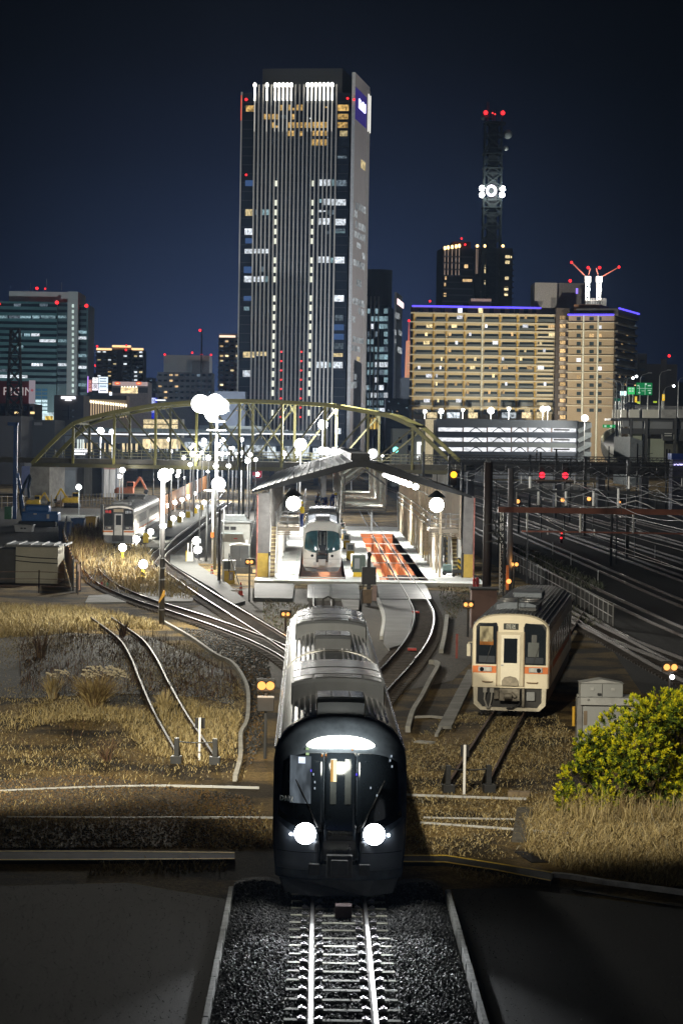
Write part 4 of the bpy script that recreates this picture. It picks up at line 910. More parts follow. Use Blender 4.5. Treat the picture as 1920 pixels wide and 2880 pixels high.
# ================================================================ TOWN BEHIND
_unit={}
def unit(mat):
    k=mat.name
    if k not in _unit:
        me=bpy.data.meshes.new('window'); m=MB().box(-.5,.5,-1,0,-.5,.5); me.from_pydata(m.v,[],m.f); me.materials.append(mat); _unit[k]=me
    return _unit[k]
class Face:
    def __init__(s,t,o,ang,rot):                     # a wall plane: origin, direction of its horizontal axis (world angle)
        s.t=t; s.o=Vector(o); s.d=Vector((math.cos(ang),math.sin(ang),0)); s.n=Vector((math.sin(ang),-math.cos(ang),0)); s.ang=ang; s.rot=rot
        s.inv=Matrix.Rotation(-rot,3,'Z')
    def uv(s,x,y):
        r=ray(x,y); k=(s.o-C0).dot(s.n)/r.dot(s.n); p=C0+r*k; return (p-s.o).dot(s.d),p.z
    def local(s,u,z,off=0): 
        p=s.o+s.d*u+s.n*off; q=s.inv@(p-Vector(s.t.location)); return Vector((q.x,q.y,z-s.t.location.z))
    def put(s,u0,u1,z0,z1,mat,name='window',th=.12,off=0,kind=None):
        o=bpy.data.objects.new(name,unit(mat)); COL.objects.link(o); o.parent=s.t
        o.location=s.local((u0+u1)/2,(z0+z1)/2,off); o.rotation_euler=(0,0,s.ang-s.rot); o.scale=(max(.05,abs(u1-u0)),th,max(.05,abs(z1-z0))); return o
    def win(s,x0,y0,x1,y1,mat,name='window',th=.12,off=0):
        ym=(y0+y1)/2; xm=(x0+x1)/2
        u0,_=s.uv(x0,ym); u1,_=s.uv(x1,ym); _,z1=s.uv(xm,y0); _,z0=s.uv(xm,y1); return s.put(u0,u1,z0,z1,mat,name,th,off)
def building(name,label,cat,xl,ytop,Y,xr,mat,depth=20,rot=0,group=None,part_name='wall',ref=None):
    o=P(xl,ytop,Y); H=o.z-ZG; d=Vector((math.cos(rot),math.sin(rot),0)); lo,hi=.5,400
    for _ in range(40):
        w_=(lo+hi)/2
        if proj(o+d*w_)[0]<xr: lo=w_
        else: hi=w_
    W=lo; t=thing(name,label,cat,(o.x,o.y,ZG),rot,group)
    part(part_name,MB().box(0,W,0,depth,0,H),mat,t)
    f=Face(t,(o.x,o.y,0),rot,rot); f.W=W; f.H=H; f.depth=depth
    e=Vector((o.x,o.y,0))+d*W; f.right=Face(t,e,rot+math.pi/2,rot); f.left=Face(t,Vector((o.x,o.y,0))-Vector((-math.sin(rot),math.cos(rot),0))*-depth,rot-math.pi/2,rot)
    return t,f
def boxpart(t,name,x0,x1,y0,y1,z0,z1,mat,bev=0): return part(name,MB().box(x0,x1,y0,y1,z0,z1),mat,t,bev)
def beacon(f,x,y,r=.5,par=None,big=False):
    u,z=f.uv(x,y); p=f.local(u,z,.3); m=MB(); m.ball(p,r*.8,8,6); o=part('warning_light',m,lampr,f.t)
    return o
wtower=M('tower_dark_glass',(.020,.027,.040),.12,0,.25,.05,spec=.6)
fin=M('tower_fin',(.55,.53,.50),.5,.1,.06,.3)
panel=M('pale_tower_panel',(.50,.47,.47),.6,0,.05,.05)
W_wh=E('office_white',(.86,.93,1),1.25,.35,detail=.65); W_dim=E('office_dim',(.42,.55,.66),.33,.5,detail=.8); W_or=E('hotel_orange',(1,.62,.20),.85,.35,detail=.75)
W_ye=E('office_yellow',(1,.80,.42),.75,.3,detail=.6); W_slot=E('stair_slot',(.95,.97,.80),1.15,.1); W_blue=E('dim_blue',(.15,.3,.7),.3); W_ghost=E('soft_reflected_pane',(.82,.88,.90),.50,.4,detail=.7)
W_cool=E('office_cool',(.55,.85,.95),.55,.5,detail=.75)
# ---- tall tower
t,f=building('office_tower','tall dark glass tower with vertical pale fins and a row of top lights','tower',682,262,1100,984,wtower,46,-R_(9))
ZA=lambda b:(640+b[0]*.2934,180+b[1]*.2934,640+b[2]*.2934,180+b[3]*.2934)
ZB=lambda b:(640+b[0]*.3316,700+b[1]*.3316,640+b[2]*.3316,700+b[3]*.3316)
H=f.H; fz=[265,303,342,381,421,459,497,536,575,613,652,692,731,770,808,847,886,926,965,1004,1045]
finx=[f.uv(640+z*.2934,300)[0] for z in fz]
for i,u in enumerate(finx):
    boxpart(t,'fin',u-.28,u+.28,-1.25,0,4,H+3.6,fin)
lit=[265,381,459,497,536,575,613,770,808,847,886,926,965,1004]
for z in lit:
    u=f.uv(640+z*.2934,300)[0]; m=MB(); m.ball((u,-1.6,H+3.2),.75,8,6,0,(1,1,1.5)); m.box(u-.22,u+.22,-1.9,-1.3,H-3.5,H+2.5); part('crown_lamp',m,E('crown_light',(1,.97,.86),7),t)
    m=MB(); m.box(u-.20,u+.20,-1.34,-1.27,H-17,H-3.5); part('fin_glow_strip',m,E('fin_face_glow',(1,.97,.88),.55),t)  # glowing strip stands for crown lamp light falling on the fin
for s in range(1,38): pass
m=MB(); 
for k in range(1,40): m.box(0.2,f.W-.2,-.06,0,H-3.9*k-.35,H-3.9*k)
sp=part('floor_bands',m,M('spandrel',(.028,.032,.042),.3),t); sp['kind']='stuff'
boxpart(t,'edge_trim',-.5,.0,-.6,.6,0,H+.5,fin); 
boxpart(t,'penthouse',finx[0]+2,finx[-1]+1.4,6,36,H,H+11.5,M('dark_penthouse',(.03,.032,.036),.6))
# right: recess then the pale fin wall
u0=f.W; boxpart(t,'side_wall',u0+.8,u0+2.0,1.5,48,0,H+9,panel); boxpart(t,'wall_edge',u0+.7,u0+2.1,.8,1.5,0,H+9,M('pale_edge',(.62,.62,.62),.5))
R=Face(t,Vector((f.o))+f.d*(u0+2.02)-f.n*1.5,-R_(9)+math.pi/2,-R_(9))
for k in (40,46): 
    boxpart(t,'corner_fin',u0+2.0,u0+2.5,k-.5,k+.3,0,H+7,fin); part('crown_lamp',MB().box(u0+2.5,u0+2.8,k-.4,k+.2,H-12,H+5),E('corner_crown',(1,.97,.88),1.6),t)
for b,mt in ([[178,398,262,456],W_or],[[505,392,530,445],W_or],[[585,390,608,445],W_or],[[622,420,650,445],W_or],[[662,390,686,445],W_or],[[700,390,727,445],W_or],[[935,408,958,420],W_or],[[1055,390,1160,450],W_or],
 [[350,480,372,530],W_or],[[390,480,416,530],W_or],[[428,480,448,530],W_or],[[465,480,492,530],W_or],[[515,490,560,525],W_dim],[[618,478,650,530],W_or],[[785,515,802,528],W_wh],[[1055,478,1155,530],W_or],
 [[428,560,448,612],W_or],[[462,590,490,612],W_or],[[582,558,606,612],W_or],[[616,558,644,612],W_or],[[660,560,682,612],W_or],[[694,560,722,612],W_or],[[738,558,762,612],W_or],[[775,560,802,612],W_or],[[815,556,838,612],W_or],[[850,556,876,612],W_or],[[890,556,914,612],W_or],[[928,556,955,612],W_or],[[1055,558,1150,612],W_or],
 [[580,640,604,690],W_or],[[616,640,642,690],W_or],[[694,645,720,690],W_or],[[815,640,838,688],W_or],[[850,640,874,688],W_or],[[890,640,914,688],W_or],[[928,640,953,688],W_or],[[1075,640,1148,692],W_ye],
 [[808,722,832,780],W_or],[[846,722,872,780],W_or],[[886,722,912,780],W_or],[[926,722,952,780],W_or],
 [[875,1107,905,1168],W_wh],[[918,1107,945,1168],W_wh],[[955,1107,983,1168],W_wh],[[1000,1107,1020,1168],W_cool],[[1040,1112,1140,1170],W_dim],[[1050,880,1140,905],W_dim],
 [[912,1292,942,1352],W_wh],[[950,1292,980,1352],W_wh],[[996,1295,1020,1355],W_wh],[[1032,1297,1132,1355],W_wh],[[880,1295,900,1330],W_cool],
 [[170,1392,248,1455],W_ye],[[268,1395,288,1445],W_dim],[[335,1395,352,1448],W_cool],[[370,1395,400,1448],W_cool],[[870,1400,900,1420],W_wh],[[915,1405,940,1415],W_wh],[[955,1400,975,1445],W_dim],[[1000,1400,1018,1445],W_dim],
 [[866,1478,895,1540],W_wh],[[910,1478,940,1540],W_wh],[[950,1478,978,1540],W_wh],[[1030,1485,1130,1545],W_wh],[[165,1577,245,1637],W_wh],[[950,1600,970,1630],W_dim],[[1030,1602,1125,1622],W_cool],[[1030,1578,1125,1600],W_dim],[[170,1115,248,1170],W_blue],[[170,1670,248,1720],W_blue]):
    f.win(*ZA(b),mt)
for b,mt in ([[145,0,215,40],W_wh],[[225,0,240,38],W_wh],[[258,0,280,38],W_wh],[[292,0,312,38],W_wh],[[325,0,345,38],W_wh],[[762,65,790,118],W_wh],[[795,65,820,118],W_wh],[[828,65,858,118],W_wh],[[875,75,895,118],W_cool],[[905,68,990,122],W_wh],[[272,150,310,195],W_dim],
 [[140,230,212,283],W_wh],[[222,235,240,280],W_wh],[[255,232,278,280],W_wh],[[288,230,310,280],W_wh],[[320,232,344,280],W_cool],[[900,393,985,447],W_wh],[[138,490,185,522],W_cool],[[910,560,980,608],W_dim],[[895,800,980,850],W_dim],[[132,872,230,922],W_ye],[[248,872,330,908],W_ye],[[895,885,975,915],W_ye],[[130,1030,200,1085],W_wh],[[750,958,775,1010],W_wh],[[782,958,808,1010],W_wh],[[815,958,840,1010],W_wh],[[855,965,875,1005],W_cool],[[888,958,975,1012],W_wh],[[920,1520,960,1570],W_wh],
 [[138,150,210,205],W_blue],[[138,400,205,440],W_blue],[[900,640,985,690],W_blue],[[900,720,985,770],W_blue]):
    f.win(*ZB(b),mt)
for y in (1145,1330,1422,1514,1607,1698):
    for x in (467-(y-1145)*.016,820-(y-1145)*.02): f.win(*ZA((x-11,y-27,x+11,y+27)),W_slot,'stair_slot')
for y in (97,178,258,420,500,580,660,742,823,903,982,1062,1143,1222,1390):
    for x in (403-(y-15)*.0165,713-(y-15)*.018): f.win(*ZB((x-9,y-25,x+9,y+25)),W_slot,'stair_slot')
for y in range(873,1470,79):
    for x in (458-(y-873)*.012,628-(y-873)*.018):
        u,z=f.uv(*ZB((x,y,x,y))[:2]); part('warning_light',MB().ball((u,-.5,z-ZG),.42,6,4),E('small_red',(1,.05,.05),2.2),t)
for x,y,r in ((180,341,.8),(180,1063,.6),(1150,330,.65),(1212,342,.6)): beacon(f,640+x*.2934,180+y*.2934,r)
part('red_lit_edge',MB().box(-.55,-.15,-.65,-.55,H-12,H-1),E('red_edge',(1,.12,.05),.9),t)
for b in ([1222,1330,1245,1395],[1250,1340,1273,1408],[1279,1355,1300,1420],[1305,1370,1325,1435],[1216,1405,1240,1470],[1222,1505,1243,1570],[1253,1525,1275,1590],[1280,1535,1300,1600],[1304,1550,1324,1612],[1212,1600,1234,1660],[1240,1615,1262,1675],[1268,1630,1290,1690],[1297,1640,1322,1705],[1238,1715,1273,1765]): R.win(*ZA(b),W_ghost)
for b in ([1140,35,1163,90],[1066,88,1085,140],[1090,98,1110,150],[1115,110,1135,165],[1140,122,1162,178],[1092,262,1133,322],[1060,412,1078,465],[1085,420,1104,475],[1110,430,1130,485],[1135,440,1155,495],[1107,500,1128,555],[1133,512,1153,568],[1056,572,1078,622],[1060,742,1080,790],[1086,748,1105,798],[1110,755,1130,803],[1134,765,1150,805],[1052,818,1070,865],[1076,822,1095,870],[1100,830,1120,875],[1072,1060,1092,1110],[1045,1130,1068,1182],[1071,1125,1092,1180]): R.win(*ZB(b),W_ghost)
R.win(*ZA([1277,930,1318,1010]),W_ye); R.win(*ZB([1096,915,1119,952]),W_ye)
pz=R.uv(640+1285*.2934,180+375*.2934)
sg=text('Prince Hotel',6.0,E('sign_violet',(.62,.60,1),3.2),t,R.local(20,H-3.5,.4),(R_(90),0,R_(90)),'sign_lettering',.3,sx=.62)
part('sign_halo_panel',MB().box(u0+2.0,u0+2.1,2.5,38,H-11,H+3),E('sign_back',(.10,.07,.45),.35),t)
for x,y in ((1024,690),): pass
# ---- second tower
t,f=building('office_tower','shorter glass tower behind with four pale fins','tower',1022,858,1300,1091,M('teal_tower_glass',(.025,.04,.055),.12,0,.3,.05),40,-R_(6))
for z in (1180,1212,1244,1278): u=f.uv(640+z*.3316,900)[0]; boxpart(t,'fin',u-.32,u+.32,-1,0,0,f.H+(859-834)/5.4,M('lit_fin',(.75,.72,.66),.5))
for k in range(14):
    y=868+k*21.5
    for x0,x1 in ((1024,1031),(1033,1041),(1043,1052),(1054,1063),(1066,1078),(1079,1090)):
        if random.random()<(.9 if k in (1,5,8,11) else .6 if k<13 else .7): f.win(x0,y,x1,y+14,random.choice((W_wh,W_cool,W_cool,W_dim)))
u0=f.W; boxpart(t,'side_wall',u0+3.2,u0+4.2,2,44,0,f.H+7,panel); boxpart(t,'wall_edge',u0+3.1,u0+4.3,1.4,2,0,f.H+7,MATS['pale_edge'])
R2=Face(t,f.o+f.d*(u0+4.22)-f.n*2,-R_(6)+math.pi/2,-R_(6))
for b in ([1420,540,1440,590],[1440,545,1457,595],[1415,685,1428,730],[1448,695,1475,735],[1415,765,1425,800],[1440,835,1475,885]): R2.win(*ZB(b),W_ghost)
R2.win(*ZB([1437,440,1490,488]),E('pink_white_sign',(1,.72,.72),2.2),'sign_board')
part('roof_drum',MB().cyl(f.W*.35,26,f.H,8.2,20,24),M('dark_drum',(.04,.042,.05),.6),t)
f.win(1040,1175,1070,1207,E('gold_hall',(1,.66,.15),.9,detail=.7),'lit_hall')
# ---- left office block
Y=900
teal=M('teal_ribbon_glass',(.03,.075,.085),.2,0,.2,.1); 
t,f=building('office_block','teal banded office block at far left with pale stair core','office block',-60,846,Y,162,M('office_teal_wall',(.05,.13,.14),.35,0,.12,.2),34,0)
for k in range(14):
    y=858+k*16.75; f.win(-55,y-4,161,y+4,M('black_ribbon',(.014,.02,.026),.12),'ribbon_window',.1)
for x0,x1,k,mt in ((0,22,2,W_cool),(26,57,2,W_dim),(58,88,2,W_cool),(92,112,2,W_cool),(116,157,2,W_cool),(48,63,5,W_cool),(69,86,5,W_cool),(89,112,5,W_wh),(112,158,6,W_wh),(47,66,7,W_cool),(90,112,10,W_wh),(114,121,10,W_wh),(0,30,11,W_dim),(0,78,12,W_wh),(40,60,0,W_dim),(112,135,0,W_dim)):
    y=858+k*16.75; f.win(x0,y-4,x1,y+4,mt,'lit_window',.2)
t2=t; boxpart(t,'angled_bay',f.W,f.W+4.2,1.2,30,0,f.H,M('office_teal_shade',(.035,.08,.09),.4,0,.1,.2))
fb=Face(t,f.o+f.d*f.W-f.n*1.2,0,0)
for k in range(14): 
    y=858+k*16.75; fb.win(163,y-4,190,y+4,MATS['black_ribbon'],'ribbon_window',.1)
for k,mt in ((2,W_cool),(6,W_cool),(10,W_wh)): y=858+k*16.75; fb.win(164,y-4,188,y+4,mt,'lit_window',.2)
u1=f.uv(190,900)[0]; u2=f.uv(219,900)[0]; u3=f.uv(245,900)[0]
corem=M('core_concrete',(.42,.40,.39),.7,0,.08,.1)
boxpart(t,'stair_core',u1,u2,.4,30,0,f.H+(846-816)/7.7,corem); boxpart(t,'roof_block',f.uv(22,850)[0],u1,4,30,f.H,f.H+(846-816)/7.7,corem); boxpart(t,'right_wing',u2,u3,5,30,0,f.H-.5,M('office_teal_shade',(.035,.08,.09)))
fc=Face(t,f.o-f.n*.4,0,0); fw=Face(t,f.o-f.n*5,0,0)
for k in range(17): y=860+k*16.0; fc.win(203,y-4.5,208.5,y+4.5,E('core_slot',(.80,1,.92),.75,.2),'stair_slot')
for k in range(15):
    y=868+k*16.5; fw.win(221,y-4,244,y+4,{4:W_cool,5:W_wh,8:W_cool,10:W_wh,13:W_cool}.get(k,MATS['black_ribbon']),'ribbon_window')
for k in range(7): 
    y=1093+k*10.5
    for x0,x1 in ((101,117),(119,134)): f.win(x0,y,x1,y+7,E('lobby_light',(.70,.93,1),1.3,.3,detail=.4) if k>2 else M('blue_lobby_glass',(.03,.16,.30),.2),'lobby_window')
f.win(102,1160,152,1196,E('lobby_wide',(.75,.95,1),.9,.2,detail=.7),'lobby_window'); f.win(128,1170,150,1205,E('gold_display',(1,.68,.12),1.1,0,detail=.8),'lobby_window',.3)
for x,y,r in ((105,811,.65),(128,812,.4),(161,851,.8),(0,855,.5)): beacon(f,x,y,r)
beacon(fw,244,860,.8)
m=MB()
for x,h in ((78,20),(123,32),(166,22)): u,z=f.uv(x,812); m.cyl(u,10,z-ZG,.12,h/7.7,5)
o=part('antennas',m,steel,t); o['kind']='stuff'
# ---- red billboard, its block, the lattice pylon in front
t,f=building('billboard','large dark red rooftop billboard with white letters','billboard',-80,1070,640,84,M('billboard_red',(.30,.035,.035),.6,0,.05,.3),2,0)
text('RIGIN',3.0,E('billboard_letters',(.85,.75,.75),.45),t,f.local(f.uv(52,1100)[0],f.uv(52,1102)[1]-.0,.2),name='billboard_lettering',sx=1.0)
f.put(f.uv(84,1100)[0],f.uv(100,1100)[0],f.uv(90,1135)[1],f.uv(90,1070)[1],E('pale_poster',(.55,.48,.55),.45),'poster',1.5); part('poster_mark',MB().ball((f.uv(93,1100)[0],-1.6,f.uv(93,1098)[1]-ZG),.35,10,6),E('poster_red',(.8,.2,.25),.35),t)
t,f=building('shop_block','pale low block under the red billboard','building',-90,1133,640,98,M('pink_grey_wall',(.22,.19,.18),.7,0,.15,.3),18,0)
for x in (48,92): f.win(x-6,1158,x+6,1164,E('amber_wall_lamp',(1,.7,.3),1.5),'wall_lamp')
for x in range(4,90,16): f.win(x,1142,x+9,1155,glassd,'window')
def lattice(name,label,cat,x0,x1,xt0,xt1,ytop,ybase,Y,n,mat,w=.25,group=None):
    b=P((x0+x1)/2,ybase,Y); tp=P((xt0+xt1)/2,ytop,Y); s=Y/F; W0=(x1-x0)*s/2; W1=(xt1-xt0)*s/2; Hh=tp.z-ZG
    t=thing(name,label,cat,(b.x,b.y,ZG)); m=MB(); lg=[]
    zs=[Hh*(i/n) for i in range(n+1)]
    wd=lambda z: W0+(W1-W0)*z/Hh
    for sx,sy in ((-1,-1),(1,-1),(1,1),(-1,1)):
        mm=MB(); mm.bar((sx*W0,sy*W0,0),(sx*W1,sy*W1,Hh),w*1.5); part('leg',mm,mat,t)
    for i in range(n):
        a,c=zs[i],zs[i+1]
        for (p,q) in (((-1,-1),(1,-1)),((1,-1),(1,1)),((1,1),(-1,1)),((-1,1),(-1,-1))):
            A=Vector((p[0]*wd(a),p[1]*wd(a),a));B=Vector((q[0]*wd(a),q[1]*wd(a),a));C=Vector((p[0]*wd(c),p[1]*wd(c),c));D=Vector((q[0]*wd(c),q[1]*wd(c),c))
            m.bar(A,D,w);m.bar(B,C,w);m.bar(C,D,w)
    br=part('bracing',m,mat,t); br['kind']='stuff'
    return t,Hh,W1
lattice('lattice_pylon','dark lattice pylon standing before the red billboard','pylon',14,67,22,46,925,1170,560,11,M('pylon_steel',(.02,.02,.022),.6,.3),.22)
# ---- apartment blocks and others on the left
def flats(label,x0,x1,ytop,Y,floors,pitch,mat,slab,seed,light=.25,n=6,rot=0,lite=None,depth=22,lean=0):
    rnd=random.Random(seed); t,f=building('apartment_block',label,'apartment block',x0,ytop,Y,x1,mat,depth,rot)
    for k in range(floors):
        y=ytop+6+k*pitch; m=MB(); z=f.uv((x0+x1)/2,y+pitch*.62)[1]-ZG; m.box(-.3,f.W+.3,-1.1,0,z-.5,z+.5); part('balcony',m,slab,t)
        for i in range(n):
            a=x0+(x1-x0)*(i+.2)/n; b=x0+(x1-x0)*(i+.8)/n
            lt=rnd.random()<light; f.win(a,y,b,y+pitch*.5,rnd.choice(lite or (W_ye,W_or,W_wh)) if lt else glassd,'window',.1)
    return t,f
W_apt=E('flat_yellow',(1,.80,.42),1.5,.5,detail=.6); W_apo=E('flat_amber',(1,.66,.30),1.1,.5,detail=.6); W_apw=E('flat_white',(.92,.94,1),1.6,.5,detail=.5)
am=M('apartment_dark_wall',(.05,.05,.06),.7); sl_=M('balcony_slab',(.14,.14,.15),.7)
t,f=flats('dark apartment block with amber crown lights left of the floodlights','a',0,0,0,0,0,0,0,0) if False else flats('dark apartment block with amber crown lights left of the floodlights',272,404,982,1300,12,11.2,am,sl_,3,.30,9)
for a,b,y in ((272,315,981),(316,369,973),(370,404,981)): f.win(a,y-2,b,y+4,E('crown_amber',(1,.62,.28),1.6),'crown_lamp',.5)
boxpart(t,'penthouse',f.uv(317,980)[0],f.uv(369,980)[0],2,16,f.H,f.H+1.8,M('apt_penthouse',(.35,.25,.2),.7))
for x,y in ((274,974),(356,972),(355,984),(269,1028)): beacon(f,x,y,.7)
for a,b in ((331,345),(366,372)): boxpart(t,'pier',f.uv(a,1000)[0],f.uv(b,1000)[0],-1.4,0,0,f.H,am)
flats('narrow grey apartment block between the dark flats and the grey hall',404,432,1062,1500,6,12,am,sl_,11,.2,3)
t,f=flats('tan balconied apartment block close left of the tall tower',616,690,938,1250,14,13.6,M('tan_flats',(.30,.23,.18),.7),M('tan_slab',(.42,.33,.27),.7),5,.18,5,lite=(W_apt,W_apo))
f.win(617,943,662,950,E('crown_peach',(1,.75,.55),1.4),'crown_lamp',.5)
gw=M('pale_grey_wall',(.34,.34,.36),.7,0,.06,.2)
t,f=building('hall_building','pale windowless grey hall with two red roof lights','building',461,998,1000,590,gw,24); 
for x,y in ((464,997),(541,992),(567,997),(594,998)): beacon(f,x,y,.5)
boxpart(t,'stair_tower',f.uv(541,1020)[0],f.uv(590,1020)[0],-4,0,0,f.H-2.5,M('grey_block',(.12,.12,.14),.7))
t,f=flats('dark grey lower block behind the great floodlights',443,597,1046,930,6,16,M('mauve_grey_wall',(.13,.12,.14),.7),M('mauve_slab',(.15,.14,.16),.7),8,.14,10,lite=(W_apo,W_dim))
for x,y in ((461,1062),(501,1062)): beacon(f,x,y,.45)
part('mast',MB().cyl(f.uv(565,1000)[0],5,f.H,.3,16,6),dsteel,t); beacon(f,563,929,.6)
# ---- lit signs and low blocks on the left
t,f=building('sign_tower','bright white and pink stacked sign panels with large characters','sign',247,1060,760,304,M('sign_frame',(.05,.05,.06),.5),3)
for b,c,s_ in (((249,1068,259,1102),(.75,.25,.25),.5),((261,1062,276,1077),(1,1,1),1.6),((260,1079,276,1098),(.95,.9,1),1.4),((278,1060,304,1078),(.78,.90,1),1.3),((278,1080,304,1091),(.72,.85,1),1.3),((278,1092,304,1105),(.9,.92,1),1.6)):
    f.win(*b,E('sign_panel_%d_%d'%(b[0],b[1]),c,s_),'sign_panel')
ink=M('sign_ink',(.03,.02,.03),.6)
for ch,x,y,sz in (('中',268.5,1069.5,1.5),('廣',268,1088,1.7),('ス',254,1075,1.0),('シ',254,1085,1.0),('前',254,1096,1.0)):
    u,z=f.uv(x,y); text(ch,sz,ink if x>260 else E('sign_pink',(1,.5,.4),1.2),t,f.local(u,z,.16),name='sign_lettering')
for y in (1065,1072,1086,1098): f.win(281,y-1,300,y+1.2,M('sign_blue_ink',(.05,.2,.55),.6),'sign_line',.16)
f.win(247,1058,249,1104,E('neon_violet',(.6,.3,1),1.6),'neon_edge',.3)
t,f=building('restaurant_block','white topped restaurant block with two red oval signs','restaurant',316,1073,700,417,M('rest_wall',(.28,.25,.26),.6),16)
f.win(317,1074,416,1085,E('rest_fascia',(.75,.55,.52),.55),'fascia'); f.win(340,1089,388,1106,E('rest_glow',(1,.78,.42),1.5,0,detail=.6),'window_band')
for k in range(6): f.win(342+k*8,1086,345+k*8,1090,E('rest_bulb',(1,.9,.7),3),'bulb')
for x in (331,391): 
    m=MB(); u,z=f.uv(x,1078); m.ball((u,-.2,z-ZG),.85,14,8,0,(1,.3,.55)); part('oval_sign',m,E('oval_red',(1,.15,.06),1.1),t); m=MB(); m.ball((u,-.45,z-ZG),.5,12,6,0,(1,.2,.3)); part('oval_mark',m,E('oval_gold',(1,.75,.35),1.3),t)
for a,b in ((317,340),(389,416)): f.win(a,1090,b,1105,M('rest_dark',(.05,.05,.06),.4),'window')
t,f=building('blue_block','blue lit store block with white screens','store',336,1104,720,438,M('blue_store_wall',(.02,.03,.10),.5),14)
f.win(336,1106,404,1138,E('blue_wash',(.01,.05,.75),.42,0,detail=.5),'lit_panel'); f.win(398,1118,442,1178,E('blue_wash2',(.01,.03,.9),.5),'lit_panel'); f.win(403,1119,438,1137,E('screen_white',(.80,.88,1),2.0,0,detail=.5),'screen'); f.win(403,1150,438,1161,E('screen_white2',(.78,.86,1),1.8,0,detail=.4),'screen')
for x,y in ((344,1112),(344,1128),(372,1131),(382,1130)): f.win(x-2,y-3,x+2,y+3,W_wh,'spot')
f.win(308,1103,332,1112,E('white_sign',(.85,.92,1),2.2),'sign_board'); f.win(309,1124,316,1132,W_wh,'window')
f.win(438,1124,466,1127,E('white_bar',(1,1,1),1.8),'sign_bar')
t,f=building('department_store','tan store whose facade is lit by a row of vertical warm lights','store',234,1112,690,357,M('tan_store_wall',(.40,.32,.24),.7),18)
for k in range(17):
    x=243+k*7.0; yt=1128+k*.8
    f.win(x-1.6,yt,x+1.6,1175,E('column_glow',(1,.72,.42),.55),'light_column',.3); u,z=f.uv(x,yt); part('column_lamp',MB().ball((u,-.5,z-ZG),.28,6,4,0,(1,1,1.6)),E('column_lamp_light',(1,.85,.55),3),t)
    f.win(x+1.8,yt+2,x+5.2,1176,M('store_recess',(.10,.08,.07),.7),'recess',.1)
f.win(234,1112,357,1124,M('store_cornice',(.06,.055,.05),.7),'cornice',.6)
t,f=building('sign_block','plain grey block with a glowing white roof sign','building',153,1111,640,236,M('warm_grey_block',(.13,.115,.11),.7,0,.08,.3),16)
f.win(173,1115,213,1122,E('white_glow_sign',(.92,.94,1),2.0),'sign_board',.5); f.win(184,1124,202,1127,E('white_glow_sign',(.92,.94,1),2.0),'sign_board',.5)
for y in (1155,1173): 
    f.win(176,y-1,209,y+.6,dsteel,'ledge',.3); f.win(204,y-2,208,y+1,W_dim,'lamp')
f.win(192,1140,197,1180,dsteel,'pipe',.4)
# ---- cream apartments on the right
Y=905; crm=M('cream_wall',(.55,.46,.30),.75,0,.06,.15); crs=M('cream_slab',(.62,.57,.46),.7,0,.05,.2); ochre=M('ochre_divider',(.52,.34,.08),.7)
dwin=M('balcony_window',(.03,.045,.055),.15,0,.2,.2,spec=.6); rail_g=M('balcony_glass',(.10,.12,.13),.3)
Zc=lambda x,y:(1120+x*.5102,780+y*.5102)
t,f=building('apartment_block','wide cream apartment block with a blue line of light along its roof','apartment block',1160,880,Y,1562,crm,22)
ys=[201,250,295,341,384,431,478,523,568,614,660,712,758]; xs=[85,195,265,365,463,558,655,755,865]
rnd=random.Random(5)
litm={(0,2):'w',(1,0):'y',(1,2):'y',(1,4):'w2',(1,6):'w',(1,7):'y',(2,3):'w2',(2,5):'y2',(2,7):'y',(3,0):'y',(3,2):'w2',(3,4):'w',(4,2):'y2',(4,6):'y2',(4,7):'w2',(5,2):'y2',(5,5):'w2',(5,6):'y2',(6,0):'w2',(6,1):'w2',(6,2):'y2',(6,3):'y',(6,4):'y2',(6,5):'y',(6,6):'y',(6,7):'w',(7,0):'w',(7,1):'w2',(7,4):'y2',(8,2):'y2',(8,7):'w2',(8,5):'w2',(9,3):'y2',(9,5):'y2',(10,0):'w',(10,2):'w',(10,4):'y2',(11,1):'w',(11,3):'y',(11,6):'y',(11,7):'y'}
for k in range(12):
    y0,y1=ys[k],ys[k+1]
    px,py=Zc(85,y0); z=f.uv(1300,py)[1]-ZG; boxpart(t,'balcony_slab',-.8,f.W,-1.35,0,z-.22,z+.22,crs)
    for i in range(8):
        a,b=xs[i]-k*.8,xs[i+1]-k*.8; q=(litm.get((k,i)) or ('y2' if rnd.random()<.2 else ''))
        if k==0 and i==2: q='w'
        f.win(*Zc(a+14,y0+16),*Zc(b-8,y1-4),dwin,'balcony_window',.08)
        f.win(*Zc(a+10,y0+29),*Zc(b-6,y1-2),rail_g,'balcony_rail',.05,1.2) if i<7 or k<1 else f.win(*Zc(a+10,y0+30),*Zc(b-6,y1-6),crs,'balcony_rail',.1,1.2)
        if q: 
            w_=(.30 if '2' not in q else .13)*(b-a); c=a+14+(b-a-34)*rnd.random()*.8
            f.win(*Zc(c,y0+10),*Zc(c+w_,y1-12),W_apw if 'w' in q else (W_apt if rnd.random()<.6 else W_apo),'lit_window',.14)
for i,x in enumerate(xs): 
    u=f.uv(*Zc(x-4,450))[0]; boxpart(t,'divider',u-.22,u+.22,-1.2,0,2,f.H+.4,ochre if i!=4 else M('pale_pipe',(.70,.72,.66),.5))
